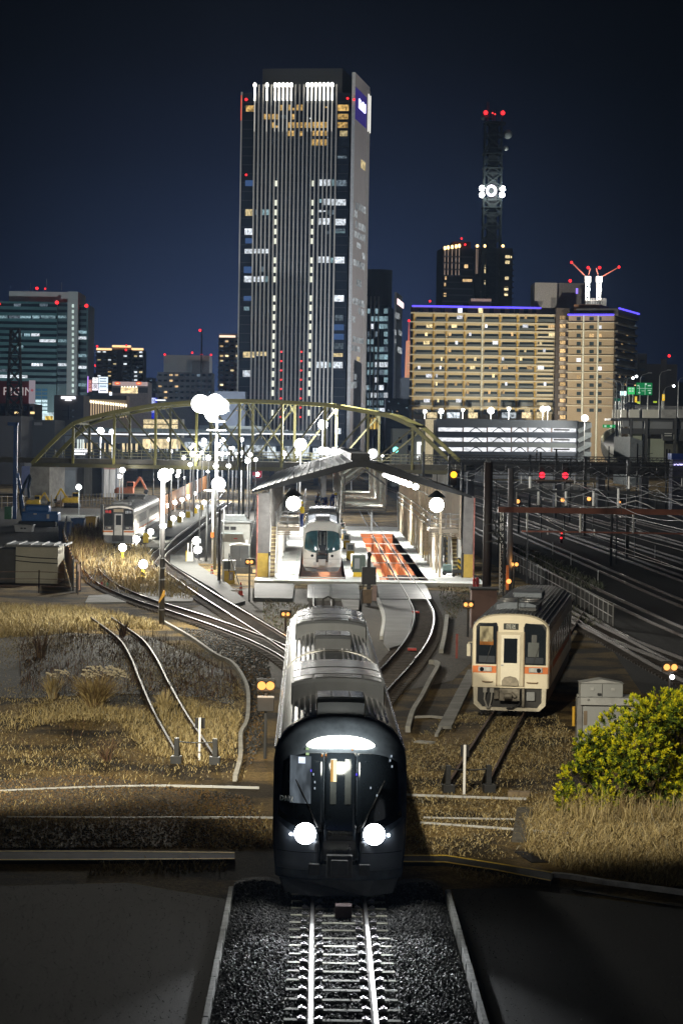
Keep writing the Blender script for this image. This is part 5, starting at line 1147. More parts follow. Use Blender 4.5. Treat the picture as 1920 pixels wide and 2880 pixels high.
# top floor set back under the blue line
u0=f.uv(1158,870)[0]; u1=f.uv(1520,870)[0]; zt=f.uv(1300,861)[1]-ZG
boxpart(t,'top_floor',0,u1,2.5,20,f.H,zt-.5,M('top_floor_wall',(.22,.18,.15),.7)); boxpart(t,'roof_slab',u0,u1,-.5,21,zt-.5,zt,dsteel)
boxpart(t,'blue_light_line',u0,u1,-.75,-.5,zt-.55,zt+.05,E('blue_led',(.10,.07,1),2.3)); 
ft=Face(t,f.o-f.n*2.5,0,0)
for x,q in ((112,0),(165,0),(230,0),(295,0),(327,1),(355,0),(440,2),(500,0),(560,0),(610,0),(640,0),(690,0),(735,0)): ft.win(*Zc(x,170),*Zc(x+24,196),(dwin,W_apw,W_apt)[q],'window')
boxpart(t,'roof_block',f.uv(1324,850)[0],f.uv(1382,850)[0],3,16,zt,zt+3,M('pink_block',(.30,.22,.24),.7))
boxpart(t,'lift_tower',f.uv(1505,830)[0],f.uv(1568,830)[0],4,22,f.H-4,f.uv(1530,793)[1]-ZG,M('grey_lift_tower',(.22,.22,.24),.7)); 
boxpart(t,'lift_tower',f.uv(1569,830)[0],f.uv(1650,830)[0],8,30,f.H-8,f.uv(1600,792)[1]-ZG,M('grey_lift_tower2',(.14,.14,.16),.7)); f.win(1618,811,1624,826,E('violet_sign',(.3,.2,1),1.5),'lit_sign',.3); beacon(f,1602,790,.7); beacon(f,1208,847,.5)
# right wing
t,f=building('apartment_block','right hand wing of cream flats with a lit stair strip and dark side','apartment block',1598,886,Y-12,1726,M('cream_wing_wall',(.34,.27,.19),.75,0,.08,.15),40,-R_(18))
yw=[204,250,296,341,385,431,478,524,570,616,662,708,756]
for k in range(12):
    z=f.uv(1660,Zc(0,yw[k])[1])[1]-ZG; boxpart(t,'balcony_slab',-.3,f.W+.2,-1.0,0,z-.15,z+.15,crs)
    for x,w_,lt in ((992,22,(5,7)),(1063,24,(2,3)),(1108,20,(1,2,3,5,6))):
        f.win(*Zc(x-w_/2,yw[k]+15),*Zc(x+w_/2,yw[k]+34),(W_apw if (k+x)%3 else W_apo) if (k in lt and (k*7+x)%5<3) else dwin,'window')
    f.right.win(*Zc(1192,yw[k]+10),*Zc(1310,yw[k]+30),M('side_glass',(.02,.022,.028),.2),'window_band'); 
    for j in range(3):
        if rnd.random()<.45: x=1195+rnd.random()*105; f.right.win(*Zc(x,yw[k]+12+rnd.random()*4),*Zc(x+9,yw[k]+28),rnd.choice((W_apo,W_dim,W_apo)),'lit_window')
    z=f.uv(1660,Zc(0,yw[k])[1])[1]-ZG; boxpart(t,'side_balcony',f.W,f.W+1.2,1,39,z-.35,z+.35,M('side_slab',(.10,.10,.10),.7))
for x in (1018,1098): u=f.uv(*Zc(x,450))[0]; boxpart(t,'pipe',u-.25,u+.25,-1.0,0,0,f.H,MATS['pale_pipe'])
u0=f.uv(1597,885)[0];u1=f.uv(1727,885)[0]; boxpart(t,'blue_light_line',u0,u1,-1.3,-1.0,f.H-.2,f.H+.35,MATS['blue_led']); boxpart(t,'blue_light_line',f.W+1.3,f.W+1.6,1,40,f.H+2.2,f.H+2.75,MATS['blue_led'])
boxpart(t,'roof_edge',f.W-14,f.W+1.2,1.2,40,f.H,f.H+2.4,M('roof_edge_dark',(.05,.05,.06),.7))
boxpart(t,'top_floor',1,f.W-6,4,20,f.H,f.H+4,M('lit_top_floor',(.30,.16,.10),.7))
t,f=building('stair_tower','narrow dark stair strip of orange lit landings between the cream blocks','stair tower',1563,866,Y-4,1600,M('stair_dark',(.07,.055,.05),.7),14)
for k in range(13):
    y=yw[0]+k*45.7-8; f.win(*Zc(888,y+16),*Zc(918,y+36),W_apo,'lit_window'); z=f.uv(1580,Zc(0,y+48)[1])[1]-ZG; boxpart(t,'landing',f.uv(1570,1000)[0],f.W-.4,-1.2,0,z-.7,z+.6,M('landing_rail',(.34,.30,.28),.7))
# ---- dark block far right, TV tower and its block
t,f=building('office_block','unlit dark block at far right with one red roof light','building',1792,994,1000,1818,M('night_block',(.012,.012,.014),.8),30); boxpart(t,'annex',f.W,f.uv(1908,1000)[0],4,34,0,f.H-4,M('night_block2',(.022,.022,.026),.8)); f.win(1856,1010,1872,1130,M('night_pier',(.035,.035,.04),.8),'pier',.1); beacon(f,1880,1001,.7)
for k in range(5): f.win(1798,1012+k*24,1812,1020+k*24,glassd,'window')
t,f=building('residential_tower','dark residential tower with amber crown lights left of the mast','tower',1246,697,1500,1330,M('night_tower',(.030,.032,.048),.6,0,.1,.05),26,R_(6))
for k,x in enumerate((1250,1259,1270,1281,1290)):
    u,z=f.uv(x,698-k*1.6); part('crown_lamp',MB().ball((u,-1,z-ZG),.85,8,6,0,(1,1,1.4)),E('crown_gold',(1,.62,.22),5),t); f.win(x-1.1,704-k*1.5,x+1.1,774,E('thin_glow',(1,.72,.55),.30),'light_strip',.3)
for x,y,w_ in ((1300,790,26),(1250,782,5),(1248,800,5),(1247,829,7),(1305,749,10)): f.win(x,y-5,x+w_,y+5,W_apo,'lit_window')
for k in range(8): z=f.uv(1280,722+k*18)[1]-ZG; boxpart(t,'ledge',-.6,f.W+.3,-.7,0,z-.4,z+.4,M('ledge_dim',(.10,.10,.13),.7))
boxpart(t,'penthouse',f.uv(1276,690)[0],f.uv(1325,690)[0],3,16,f.H,f.H+4.2,M('red_washed_box',(.08,.02,.025),.7)); 
for x,y in ((1307,688),(1297,671)): beacon(f,x,y,.75)
t,f=building('residential_tower','dark residential tower with four lit flats right of the mast','tower',1336,697,1520,1441,M('night_tower2',(.022,.024,.034),.6,0,.1,.05),26)
for x,y in ((1341,692),(1389,692),(1413,692),(1362,692)): u,z=f.uv(x,y); part('crown_lamp',MB().ball((u,-1,z-ZG),.9,8,6),MATS['crown_gold'],t)
for x0 in (1338,1342): f.win(x0-.8,700,x0+.8,770,MATS['thin_glow'],'light_strip',.3)
for x0,y0,x1,y1 in ((1420,718,1433,730),(1420,733,1432,743),(1419,778,1429,787),(1417,806,1428,817),(1417,822,1427,832),(1435,720,1438,729),(1403,717,1407,724),(1361,745,1365,768),(1386,757,1389,771),(1361,788,1366,800),(1370,804,1374,808)): f.win(x0,y0,x1,y1,W_apt,'lit_window')
for k in range(9): z=f.uv(1400,712+k*16)[1]-ZG; boxpart(t,'ledge',f.W*.7,f.W+1.0,-1.2,0,z-.4,z+.4,M('ledge_night',(.04,.04,.055),.7))
mastm=M('mast_steel',(.030,.036,.038),.6,.3)
t,Hm,W1=lattice('telecom_mast','tall dark lattice telecom mast with red top lights and white floodlit ring','mast',1347,1403,1364,1410,345,1000,1380,26,mastm,.55)
part('core',MB().box(-2.7,2.7,-2.7,2.7,0,Hm),M('mast_core',(.012,.014,.017),.7),t)
yy=lambda y:P(1385,y,1380).z-ZG
xx=lambda x,y:P(x,y,1380).x-t.location.x
part('top_platform',MB().box(-W1*1.15,W1*1.45,-W1*1.1,W1*1.1,Hm-1,Hm),M('mast_deck',(.02,.02,.022),.7),t)
for x,y in ((1364,319),(1412,319)): m=MB(); m.ball((xx(x,y),-3,yy(y)),1.2,10,6); part('warning_light',m,lampr,t)
for x,y in ((1383,320),(1390,323)): m=MB(); m.ball((xx(x,y),-3,yy(y)),.45,8,5); part('warning_light',m,E('small_red',(1,.05,.05),2.2),t)
m=MB(); 
for x in (1368,1372,1384,1390,1410): m.cyl(xx(x,320),-2,Hm,.16,yy(288 if x in(1368,1372) else 312)-Hm,5)
o=part('antennas',m,M('antenna_pink',(.25,.08,.08),.6),t); o['kind']='stuff'
for x,y,r,c in ((1356,333,1.5,mgrey),(1424,379,2.6,lgrey),(1419,418,1.4,white)):
    m=MB(); m.tube([(xx(x,y)-.2,-3.4,yy(y)),(xx(x,y)+.5,-2.6,yy(y)),(xx(x,y)+.9,-1.0,yy(y))],[r*.92,r,r*.6],16); d=part('dish',m,c,t,smooth=True); m=MB(); m.bar((xx(x,y),-1.5,yy(y)),(0,0,yy(y)),.4); part('bracket',m,mastm,d)
for y in (434,474,585): part('platform',MB().box(-W1*1.25,W1*1.25,-W1*1.25,W1*1.25,yy(y)-.3,yy(y)+.3),mastm,t)
m=MB(); m.tube([(xx(1379,539)+2.3*math.cos(a),-5.2,yy(539)+2.6*math.sin(a)) for a in [k*math.pi/8 for k in range(17)]],.75,8); part('ring_clock',m,E('ring_light',(.96,.90,1),3.0),t)
for x,y in ((1353,532),(1353,551),(1411,533),(1409,550)): m=MB(); m.ball((xx(x,y),-4.6,yy(y)),1.55,10,6); part('floodlight',m,lampw,t)
light('mast_light',(xx(1380,540)+t.location.x,t.location.y-14,yy(540)+ZG),14000,(.85,1,.95),1)
t,Hm,W1=lattice('broadcast_tower','small distant orange lit lattice broadcast tower between the buildings','tower',1133,1157,1141,1151,960,1180,2300,9,E('orange_lit_steel',(1,.42,.24),.75),.9)
part('spire',MB().cyl(0,0,Hm,.9,(960-902)*2300/7000,6,0,.25),E('spire_light',(1,.25,.16),.7),t); part('deck',MB().box(-4,4,-4,4,Hm*.42,Hm*.52),M('tower_deck_dim',(.3,.16,.12)),t); part('warning_light',MB().ball((0,0,Hm+19),1.2,8,5),lampr,t)
part('lit_core',MB().box(-1.9,1.9,-1.9,1.9,Hm*.5,Hm),E('core_glow',(1,.55,.32),.55),t)
# ---- cranes on the roof of the right block
def crane(label,xb,yb,xj,yj,Y):
    b=P(xb,yb,Y); j=P(xj,yj,Y); top=P(xb,yb-62,Y); t=thing('tower_crane',label,'crane',(b.x,b.y,b.z))
    h=top.z-b.z; m=MB()
    for sx in (-.7,.7):
        for sy in (-.7,.7): m.bar((sx,sy,0),(sx,sy,h),.25)
    for k in range(8): m.bar((-.7,-.7,h*k/8),(.7,-.7,h*(k+1)/8),.16); m.bar((.7,-.7,h*k/8),(-.7,-.7,h*(k+1)/8),.16)
    part('mast',m,M('crane_white',(.65,.66,.64),.5),t)
    m=MB(); d=j-top; d.y=0
    for k in range(2): m.bar((0,-.5+k,h),(d.x,-.5+k,h+d.z),.35)
    for k in range(10): a=k/10; m.bar((d.x*a,-.5,h+d.z*a),(d.x*(a+.1),.5,h+d.z*(a+.1)),.2)
    part('jib',m,M('crane_red',(.5,.16,.12),.5),t); part('cab',MB().box(-1.2,1.2,-1.2,1.2,h-1.5,h+.8),M('crane_white',()),t)
    for q,r in ((( d.x,0,h+d.z),.55),((0,-1.4,h+4.2),.6)): part('warning_light',MB().ball(q,r,8,5),lampr,t)
    part('floodlight',MB().ball((0,-1.6,h*.48),.9,8,5),E('crane_flood',(.95,1,.95),8),t); light('crane_source',(0,-6,h*.6),9000,(1,.9,.8),.6,t)
    part('back_mast',MB().bar((0,0,h),(-d.x*.15,0,h+4),.4),M('crane_red',()),t)
crane('left of two red tower cranes with its jib raised to the left','1650' and 1650,845,1605,738,1000)
crane('right of two red tower cranes with its jib raised to the right',1682,845,1738,751,1000)
t,f=building('construction_deck','scaffolded construction deck carrying the two cranes','building',1636,838,1003,1704,M('scaffold_dark',(.10,.11,.11),.7),20)
for k in range(9): f.win(1640+k*7,838,1641+k*7,856,steel,'scaffold_pole',.4)
f.win(1640,845,1695,847,steel,'scaffold_rail',.5)
# ================================================================ YARD, LEFT SIDE
ORD=['nearest','second','third','fourth','fifth','sixth','seventh','eighth','farthest']
def pole(name,label,cat,xb,yb,ytop,wpx,mat,taper=.8,group=None,xt=None):
    p=G(xb,yb,ZG); tp=P(xt or xb-(ytop-yb)*-.0,ytop,p.y); r=wpx*p.y/7000/2; t=thing(name,label,cat,(p.x,p.y,ZG),0,group); h=tp.z-ZG
    part('shaft',MB().tube([(0,0,0),(0,0,h)],[r,r*taper],12),mat,t,smooth=True); return t,h,r
dkp=M('dark_concrete_pole',(.07,.068,.07),.6,.1,.2,2)
t,h,r=pole('lamp_pole','dark lamp pole with an orange wrapped band standing in the left field','lamp pole',455,1757,1335,16,dkp,.55)
for z in (1.1,): part('orange_band',MB().prism([(-r*1.06,z),(r*1.06,z+.42),(r*1.06,z+.72),(r*.4,z+.62),(-r*1.06,z+.12)],-r*1.12,-r*.5),M('orange_wrap',(.55,.30,.04),.6),t)
for z in (.75,2.3,2.9,3.4): part('clamp_band',MB().tube([(0,0,z),(0,0,z+.03)],r*1.06,12),steel,t)
part('cable',MB().tube([(-r*1.1,0,.2),(-r*1.05,0,3.2),(-r*.8,0,h-.2)],.02,6),steel,t)
part('lamp_head',MB().ball((.06,-.25,h-.02),.34,16,10),lampw,t,smooth=True); part('lamp_bracket',MB().bar((0,0,h-.1),(.06,-.2,h+.35),.06),steel,t)
light('lamp_source',(.1,-.9,h-.1),8500,(1,.95,.80),.42,t)
# great floodlight mast
t,h,r=pole('floodlight_mast','tall mast carrying the cluster of blazing floodlights left of the tall tower','floodlight mast',604,1602,1150,8,M('mast_grey',(.16,.17,.17),.5,.3),.8)
Yf=t.location.y
for x,y,rr in ((565,1136,.66),(606,1134,.66),(588,1150,.52),(623,1143,.56),(596,1166,.48)):
    p=P(x,y,Yf); m=MB(); m.ball((p.x-t.location.x,-.4,p.z-ZG),rr,16,10,0,(1,.5,1)); f=part('floodlight',m,lampw,t,smooth=True); part('housing',MB().tube([(p.x-t.location.x,-.2,p.z-ZG),(p.x-t.location.x,.5,p.z-ZG)],[rr*.95,rr*.5],12),dsteel,f)
part('crossarm',MB().bar((-1.2,0,h-.1),(.9,0,h-.1),.14),steel,t); part('crossarm',MB().bar((-.6,0,h-.9),(.6,0,h-.9),.12),steel,t); part('platform',MB().box(-.7,.7,-.4,.5,h-1.6,h-1.5),dsteel,t)
light('flood_source',(0,-1.6,h-.2),42000,(1,.96,.86),.8,t); 
t,h,r=pole('lamp_pole','white lamp pole with a crossbar lamp left of the shed','lamp pole',597,1585,1372,6,white,.8)
part('lamp_head',MB().ball((.4,-.2,h+.30),.52,16,10),lampw,t,smooth=True); part('crossbar',MB().bar((-.7,0,h-.2),(.9,0,h-.2),.08),white,t); light('lamp_source',(.3,-1,h+.2),4000,(1,.97,.88),.6,t); part('meter_box',MB().box(-.14,.14,-.25,-.1,2.0,2.4),orange,t)
for xb,yb,yt,w_,lb in ((616,1640,1432,9,'thick dark pole beside the yellow panel box, left of the shed'),(628,1605,1430,3,'thin green pole left of the grey relay cabin'),(580,1580,1425,6,'grey pole just left of the white lamp pole'),(671,1500,1230,6,'tall grey pole rising behind the relay cabin roof, left of two'),(683,1500,1250,6,'tall grey pole rising behind the relay cabin roof, right of two'),(560,1575,1395,3,'slim grey pole by the white lit post'),(713,1690,1655,5,'short dark post on the gravel before the shed')):
    pole('yard_pole',lb,'pole',xb,yb,yt,w_,M('mast_grey',()) if w_<9 else dkp,.9)
def block(name,label,cat,x0,x1,yt,yb,depth,mat,rz=0,roof=None,bev=.02):
    a=G(x0,yb,ZG);b=G(x1,yb,ZG);z=P((x0+x1)/2,yt,a.y).z; w_=b.x-a.x; t=thing(name,label,cat,(a.x,a.y,ZG),rz); H=z-ZG
    part('body',MB().box(0,w_,0,depth,0,H),mat,t,bev)
    if roof: part('roof',MB().box(-.1,w_+.1,-.12,depth+.1,H,H+.12),roof,t,.01)
    return t,w_,H
rel=M('relay_cabin_wall',(.30,.31,.30),.6,.1,.1,1)
t,w_,H=block('relay_cabin','pale grey relay cabin with louvred top left of the shed','cabin',624,702,1470,1588,3.0,rel,0,M('cabin_roof',(.22,.24,.25),.5))
part('roof_tank',MB().prism([(.0,H+.14),(w_-.2,H+.14),(w_-.4,H+.55),(.2,H+.55)],.4,2.4),M('cabin_roof',()),t); 
for x in (.10,.62): part('vent',MB().box(x,x+.42,-.02,0,H-.55,H-.30),black,t)
part('awning',MB().box(-.1,w_*.75,-.6,0,H-.85,H-.78),M('awning_blue',(.28,.33,.35),.5),t); part('notice',MB().box(w_*.85,w_*.93,-.03,0,H-1.9,H-1.3),white,t); part('red_sign',MB().box(w_*.42,w_*.55,-.03,0,H-1.25,H-1.18),red,t)
part('door_seam',MB().box(w_*.35,w_*.36,-.012,0,.1,H-1.0),mgrey,t)
t,w_,H=block('relay_cabinet','dark grey double door cabinet with an arched top before the relay cabin','cabinet',647,699,1533,1612,1.0,M('blue_grey_cabinet',(.13,.145,.165),.5,.1,.1,1))
part('lid',MB().prism([(-.06,H),(w_/2,H+.12),(w_+.06,H),(w_+.06,H-.05),(-.06,H-.05)],-.06,1.05),lgrey,t); part('door_gap',MB().box(w_/2-.01,w_/2+.01,-.01,0,.3,H-.1),black,t); part('handle',MB().box(w_/2+.06,w_/2+.10,-.04,0,.9,1.1),steel,t); part('base',MB().box(-.2,w_+.3,-.25,0,0,.45),dconc,t)
t,w_,H=block('panel_box','yellow control panel box with a dark screen left of the shed','control box',624,661,1576,1641,.6,white)
part('yellow_front',MB().box(.15,w_,-.05,0,0,H*.55),yellow,t,.01); part('screen',MB().box(.10,w_*.65,-.03,0,H*.62,H*.95),M('screen_slate',()),t); part('plate',MB().box(w_*.55,w_*.85,-.07,-.05,H*.15,H*.5),M('lilac_plate',(.35,.30,.33),.5),t); part('plate_mark',MB().box(w_*.64,w_*.74,-.08,-.07,H*.2,H*.4),white,t); part('side_post',MB().box(w_*.5,w_*.58,-.12,-.05,H*.5,H*1.3),black,t)
part('strut',MB().bar((w_*.6,-.1,H*1.2),(w_+.3,-.6,0),.05),dsteel,t)
def cone(label,x,y,h):
    p=G(x,y,ZG); t=thing('traffic_cone',label,'traffic cone',(p.x,p.y,ZG)); part('base',MB().box(-.2,.2,-.2,.2,0,.04),M('cone_red',(.5,.05,.03),.6),t)
    part('cone',MB().tube([(0,0,.04),(0,0,h)],[.15,.03],12),M('cone_red',()),t)
    for a,b in ((.35,.5),(.65,.78)): part('white_band',MB().tube([(0,0,h*a),(0,0,h*b)],[.155-.12*a,.155-.12*b],12),white,t)
cone('red and white traffic cone standing on the pale concrete by the lamp poles',596,1621,.75); cone('red and white traffic cone on the gravel beside the twin lamp signal',677,1674,.8)
p=G(663,1672,ZG); tag(part('sandbag',MB().ball((p.x,p.y,ZG+.12),.32,10,6,0,(1.1,.7,.7)),white,None,smooth=True),'white sandbag lying beside the traffic cone','sandbag')
# small lamps on posts along the pit tracks
def postlamp(label,x,y,yb,r,power,postm,w_=.09,group=None,cap=False):
    p=G(x,yb,ZG); z=P(x,y,p.y).z-ZG; t=thing('post_lamp',label,'lamp',(p.x,p.y,ZG),0,group); part('post',MB().box(-w_,w_,-w_,w_,0,z-r*.6),postm,t); part('bulb',MB().ball((0,0,z),r,12,8),lampw,t,smooth=True)
    if power: light('lamp_source',(0,-.3,z+.1),power,(1,.93,.72),r,t)
postlamp('small bright lamp on a yellow post in the grass before the silver railcar',345,1540,1573,.30,260,yellow)
postlamp('small bright lamp on a black and yellow striped post in the left grass',403,1587,1625,.30,420,haz,.11)
postlamp('small lamp on a post hidden by the dark lamp pole',458,1479,1530,.30,260,white)
for k,(x,y) in enumerate(((469,1422),(492,1413),(512,1405),(530,1397),(547,1388))): postlamp('white post lamp in the row nearest the orange fence, %s from the silver railcar'%ORD[k].replace('nearest','first'),x,y,y+26,.27,110 if k%2==0 else 0,white,.08,'post lamps along the orange fence')
for k,(x,y) in enumerate(((424,1496),(488,1458),(512,1448),(556,1425),(574,1413))): postlamp('white post lamp between the pit tracks, %s from the silver railcar'%ORD[k].replace('nearest','first'),x,y,y+24,.28 if k!=3 else .18,130 if k!=3 else 0,white,.08,'post lamps between the pit tracks')
postlamp('low lamp at the front corner of the silver railcar, left of two',373,1516,1535,.24,0,white); postlamp('low lamp at the front corner of the silver railcar, right of two',384,1517,1540,.30,200,white)
postlamp('upper lamp beside the white lit post left of the shed',552,1521,1570,.32,110,dsteel,.05); postlamp('lower lamp beside the white lit post left of the shed',556,1546,1572,.32,90,dsteel,.05)
t,w_,H=block('lit_post','white cabinet shining beside the pale concrete path','cabinet',525,543,1553,1586,.4,E('lit_white_cabinet',(1,.97,.84),1.1)); part('yellow_edge',MB().box(-.06,0,-.02,.2,0,H+.1),yellow,t)
for x in (.08,.36): part('pipe',MB().cyl(x,.2,H,.05,.7,8),white,t)
for k,(x,y) in enumerate(((410,1530),(478,1491),(505,1477),(529,1463),(549,1451),(567,1441))):
    p=G(x,y,ZG); t=thing('yellow_marker_board','yellow marker board between the pit tracks, %s from the silver railcar'%['first','second','third','fourth','fifth','sixth'][k],'marker board',(p.x,p.y,ZG),0,'yellow boards between the pit tracks'); part('board',MB().box(-.24,.24,-.03,.03,.10,1.0),M('bright_yellow_board',(.72,.52,.03),.5),t,.03); part('foot',MB().box(-.05,.05,-.03,.03,0,.12),dsteel,t)
# decks between the pit tracks
m=MB()
for (a,b),w_ in ((((440,1520),(600,1420)),2.2),(((430,1540),(470,1510)),1.6)):
    A=G(*a);B=G(*b); m.bar((A.x,A.y,-.05),(B.x,B.y,-.05),w_,.2)
struct('yard_platform',m,M('lit_yard_concrete',(.13,.135,.12),.7,0,.2,.8))
# fences
def fence(label,pts,h,mat,post,n_rails=0,panel=True,ps=2.0,th=.05,rail=None):
    t=thing('fence',label,'fence',tuple(pts[0])); o=Vector(pts[0]); m=MB()
    for a,b in zip(pts,pts[1:]):
        a,b=Vector(a)-o,Vector(b)-o; L_=(b-a).length; n=max(1,int(L_/ps))
        for k in range(n+1):
            c=a+(b-a)*(k/n); part('post',MB().box(c.x-th,c.x+th,c.y-th,c.y+th,c.z,c.z+h+.1),post,t)
        if panel: pm=MB(); pm.bar(a+Vector((0,0,h*.52)),b+Vector((0,0,h*.52)),.04,h*.92); part('panel',pm,mat,t)
        for k in range(n_rails):
            z=h*(k+1)/n_rails; m.bar(a+Vector((0,0,z)),b+Vector((0,0,z)),.04,.04)
    if m.v: part('rails',m,rail or mat,t)
    return t
of=M('orange_site_panel',(.42,.16,.025),.6,0,.15,1)
fence('long orange site fence receding behind the post lamps',[tuple(G(448,1462,ZG)),tuple(G(545,1397,ZG)),tuple(G(590,1370,ZG))],2.6,of,dsteel,ps=3.5)
fence('orange hoarding fence running back from the hut to the yellow skip',[tuple(G(206,1662,ZG)),tuple(G(178,1560,ZG)),tuple(G(188,1510,ZG))],1.9,of,dsteel,ps=4)
fence('short orange hoarding standing before the container hut',[tuple(G(216,1668,ZG)),tuple(G(226,1664,ZG))],1.75,of,dsteel,ps=1)
fence('rusty pipe barrier with thin posts at the lower left',[tuple(G(-20,1668,ZG)),tuple(G(110,1668,ZG)),tuple(G(220,1672,ZG))],1.3,rust,rust,3,False,1.9,.035)
fence('pale wire fence before the grey warehouse',[tuple(G(-10,1432,ZG)),tuple(G(160,1428,ZG)),tuple(G(330,1420,ZG))],1.6,steel,M('tan_stake',(.38,.30,.17),.7),2,False,1.1,.05)
t,w_,H=block('container_hut','cream fronted container hut with a dark ribbed roof at the left edge','hut',44,166,1538,1640,4.0,M('hut_cream',(.40,.38,.30),.6,0,.1,.6))
part('roof',MB().prism([(-.7,H),(w_+.1,H),(w_+.1,H+.10),(-.7,H+.16)],-.3,4.2),M('hut_roof',(.09,.10,.11),.5),t); part('dark_side',MB().box(-2.2,-.02,.3,3.8,0,H-.2),M('hut_dark',(.05,.05,.05),.7),t)
for z in (H-.7,H-1.0): part('cable',MB().tube([(0,-.05,z+.1),(w_*.4,-.05,z),(w_,-.05,z-.06)],.03,5),black,t)
m=MB()
for k in range(6): m.box(-.6+k*.75,-.5+k*.75,-.32,4.2,H+.08,H+.2)
o=part('roof_ribs',m,M('hut_rib',(.22,.23,.24),.5),t); o['kind']='stuff'
# warehouse under the bridge end
ww=M('warehouse_wall',(.16,.165,.175),.7,0,.06,.3)
t,f=building('warehouse','grey warehouse with a roller shutter left under the truss bridge','warehouse',70,1290,395,300,ww,16)
f.win(152,1323,212,1398,M('shutter_grey',(.20,.22,.23),.5),'shutter',.1); f.win(92,1310,94,1400,dsteel,'drainpipe',.2)
f.win(237,1297,259,1400,M('pale_door',(.42,.43,.42),.5),'side_panel',.25); f.win(62,1311,94,1372,M('bluish_panel',(.10,.12,.22),.6),'side_panel',.2)
t,f=building('annex_building','grey annex with tall pale translucent doors at the end of the warehouse','annex',288,1306,392,330,ww,10)
f.win(293,1308,307,1400,M('translucent_door',(.60,.58,.55),.4),'door',.1); f.win(309,1308,325,1400,M('translucent_door',()),'door',.1); f.win(293,1308,325,1320,M('door_red_top',(.42,.22,.18),.5),'door_head',.12)
lamphead('small bright lamp on a stand before the warehouse shutter',222,1370,300,.42,700,(.9,1,.95),pr=.05)
lamphead('lamp under the bridge above the orange excavator, the upper',345,1322,330,.45,600); lamphead('amber lamp under the bridge above the orange excavator',337,1340,330,.35,200,(1,.7,.4))
# machines
def excavator(label,x,y,w_,mat,flip=1):
    p=G(x,y,ZG); s=w_/3.4; t=thing('excavator',label,'excavator',(p.x,p.y,ZG),0)
    for k in (-1,1): part('track',MB().tube([(-1.5*s,k*.8*s,.4*s),(1.5*s,k*.8*s,.4*s)],.4*s,8),black,t)
    part('body',MB().box(-1.6*s,1.2*s,-1.1*s,1.1*s,.95*s,1.9*s),mat,t,.1*s); part('cab',MB().box(.1*s,1.3*s,-1.1*s,-.1*s,1.9*s,2.9*s),mat,t,.08*s); part('cab_window',MB().box(.2*s,1.2*s,-1.14*s,-1.08*s,2.1*s,2.75*s),glassd,t); part('counterweight',MB().box(-1.9*s,-1.2*s,-1.0*s,1.0*s,.95*s,1.7*s),mat,t,.15*s)
    m=MB(); m.bar((flip*1.0*s,0,1.8*s),(flip*2.2*s,0,3.6*s),.35*s); m.bar((flip*2.2*s,0,3.6*s),(flip*3.2*s,0,1.6*s),.3*s); part('boom',m,mat,t); part('bucket',MB().prism([(flip*3.0*s,1.7*s),(flip*3.6*s,1.5*s),(flip*3.3*s,.8*s),(flip*2.8*s,1.1*s)],-.4*s,.4*s),dsteel,t); return t
excavator('orange excavator parked beneath the truss bridge',356,1404,3.2,M('excavator_orange',(.42,.13,.06),.5)); excavator('small yellow excavator by the wire fence',204,1428,2.4,yellow,-1); excavator('small yellow excavator beside the blue rig',98,1430,2.0,yellow)
p=G(60,1480,ZG); t=thing('piling_rig','tall blue piling rig with an upright mast at the far left','piling rig',(p.x,p.y,ZG)); s=p.y/7000
def bx(name,x0,x1,yt,yb,mat,y0=0,y1=1.5,bev=.05):
    a=P(x0,yb,p.y);b=P(x1,yt,p.y); return part(name,MB().box(a.x-p.x,b.x-p.x,y0,y1,a.z-ZG,b.z-ZG),mat,t,bev)
bx('mast',36,50,1190,1460,blue,0,.6); bx('mast_head',22,52,1188,1197,blue,0,.6); bx('body',62,166,1440,1466,M('rig_body_blue',(.03,.16,.50),.45,0,.1,1),-.6,2.2,.15); bx('engine_cover',72,140,1422,1440,M('rig_body_blue',()),-.4,1.8,.2); bx('crawler',55,160,1466,1480,black,-.8,-.1,.1); bx('crawler',55,160,1466,1480,black,2.0,2.8,.1)
bx('marking',97,106,1443,1447,white,-.64,-.6,0); bx('plate',134,141,1446,1458,white,-.64,-.6,0); bx('green_tank',14,34,1425,1460,M('green_tank',(.05,.22,.10),.5),-.3,.8)
m=MB(); q=[P(x,y,p.y)-Vector((p.x,p.y,ZG)) for x,y in ((62,1450),(56,1400),(70,1360),(84,1335),(86,1345),(80,1372),(82,1400))]; m.tube([(v.x,.3,v.z) for v in q],.16,8); part('hose',m,M('hose_blue',(.02,.05,.10),.5),t)
m=MB(); m.bar((P(50,1330,p.y).x-p.x,.3,P(50,1330,p.y).z-ZG),(P(66,1430,p.y).x-p.x,.3,P(66,1430,p.y).z-ZG),.25); part('stay',m,blue,t)
def skip(label,x0,x1,yt,yb,mat):
    a=G(x0,yb,ZG);b=G(x1,yb,ZG); w_=b.x-a.x; H=P(x0,yt,a.y).z-ZG; t=thing('skip_container',label,'container',(a.x,a.y,ZG)); part('body',MB().prism([(.12,0),(w_-.12,0),(w_,H),(0,H)],0,2.0),mat,t,.03); part('rim',MB().box(-.05,w_+.05,-.06,2.06,H-.12,H),mat,t,.02); part('hook_plate',MB().box(w_*.35,w_*.65,-.05,0,H*.4,H*.6),dsteel,t)
    for k in range(3): part('rib',MB().box(w_*(.2+.3*k)-.04,w_*(.2+.3*k)+.04,-.08,.02,.05,H-.1),mat,t)
skip('yellow skip container behind the tall dry weeds',241,271,1453,1495,M('skip_yellow',(.62,.38,.03),.5,0,.12,1)); skip('blue skip container left of the yellow one',200,238,1458,1494,M('skip_blue',(.02,.10,.30),.5,0,.12,1))
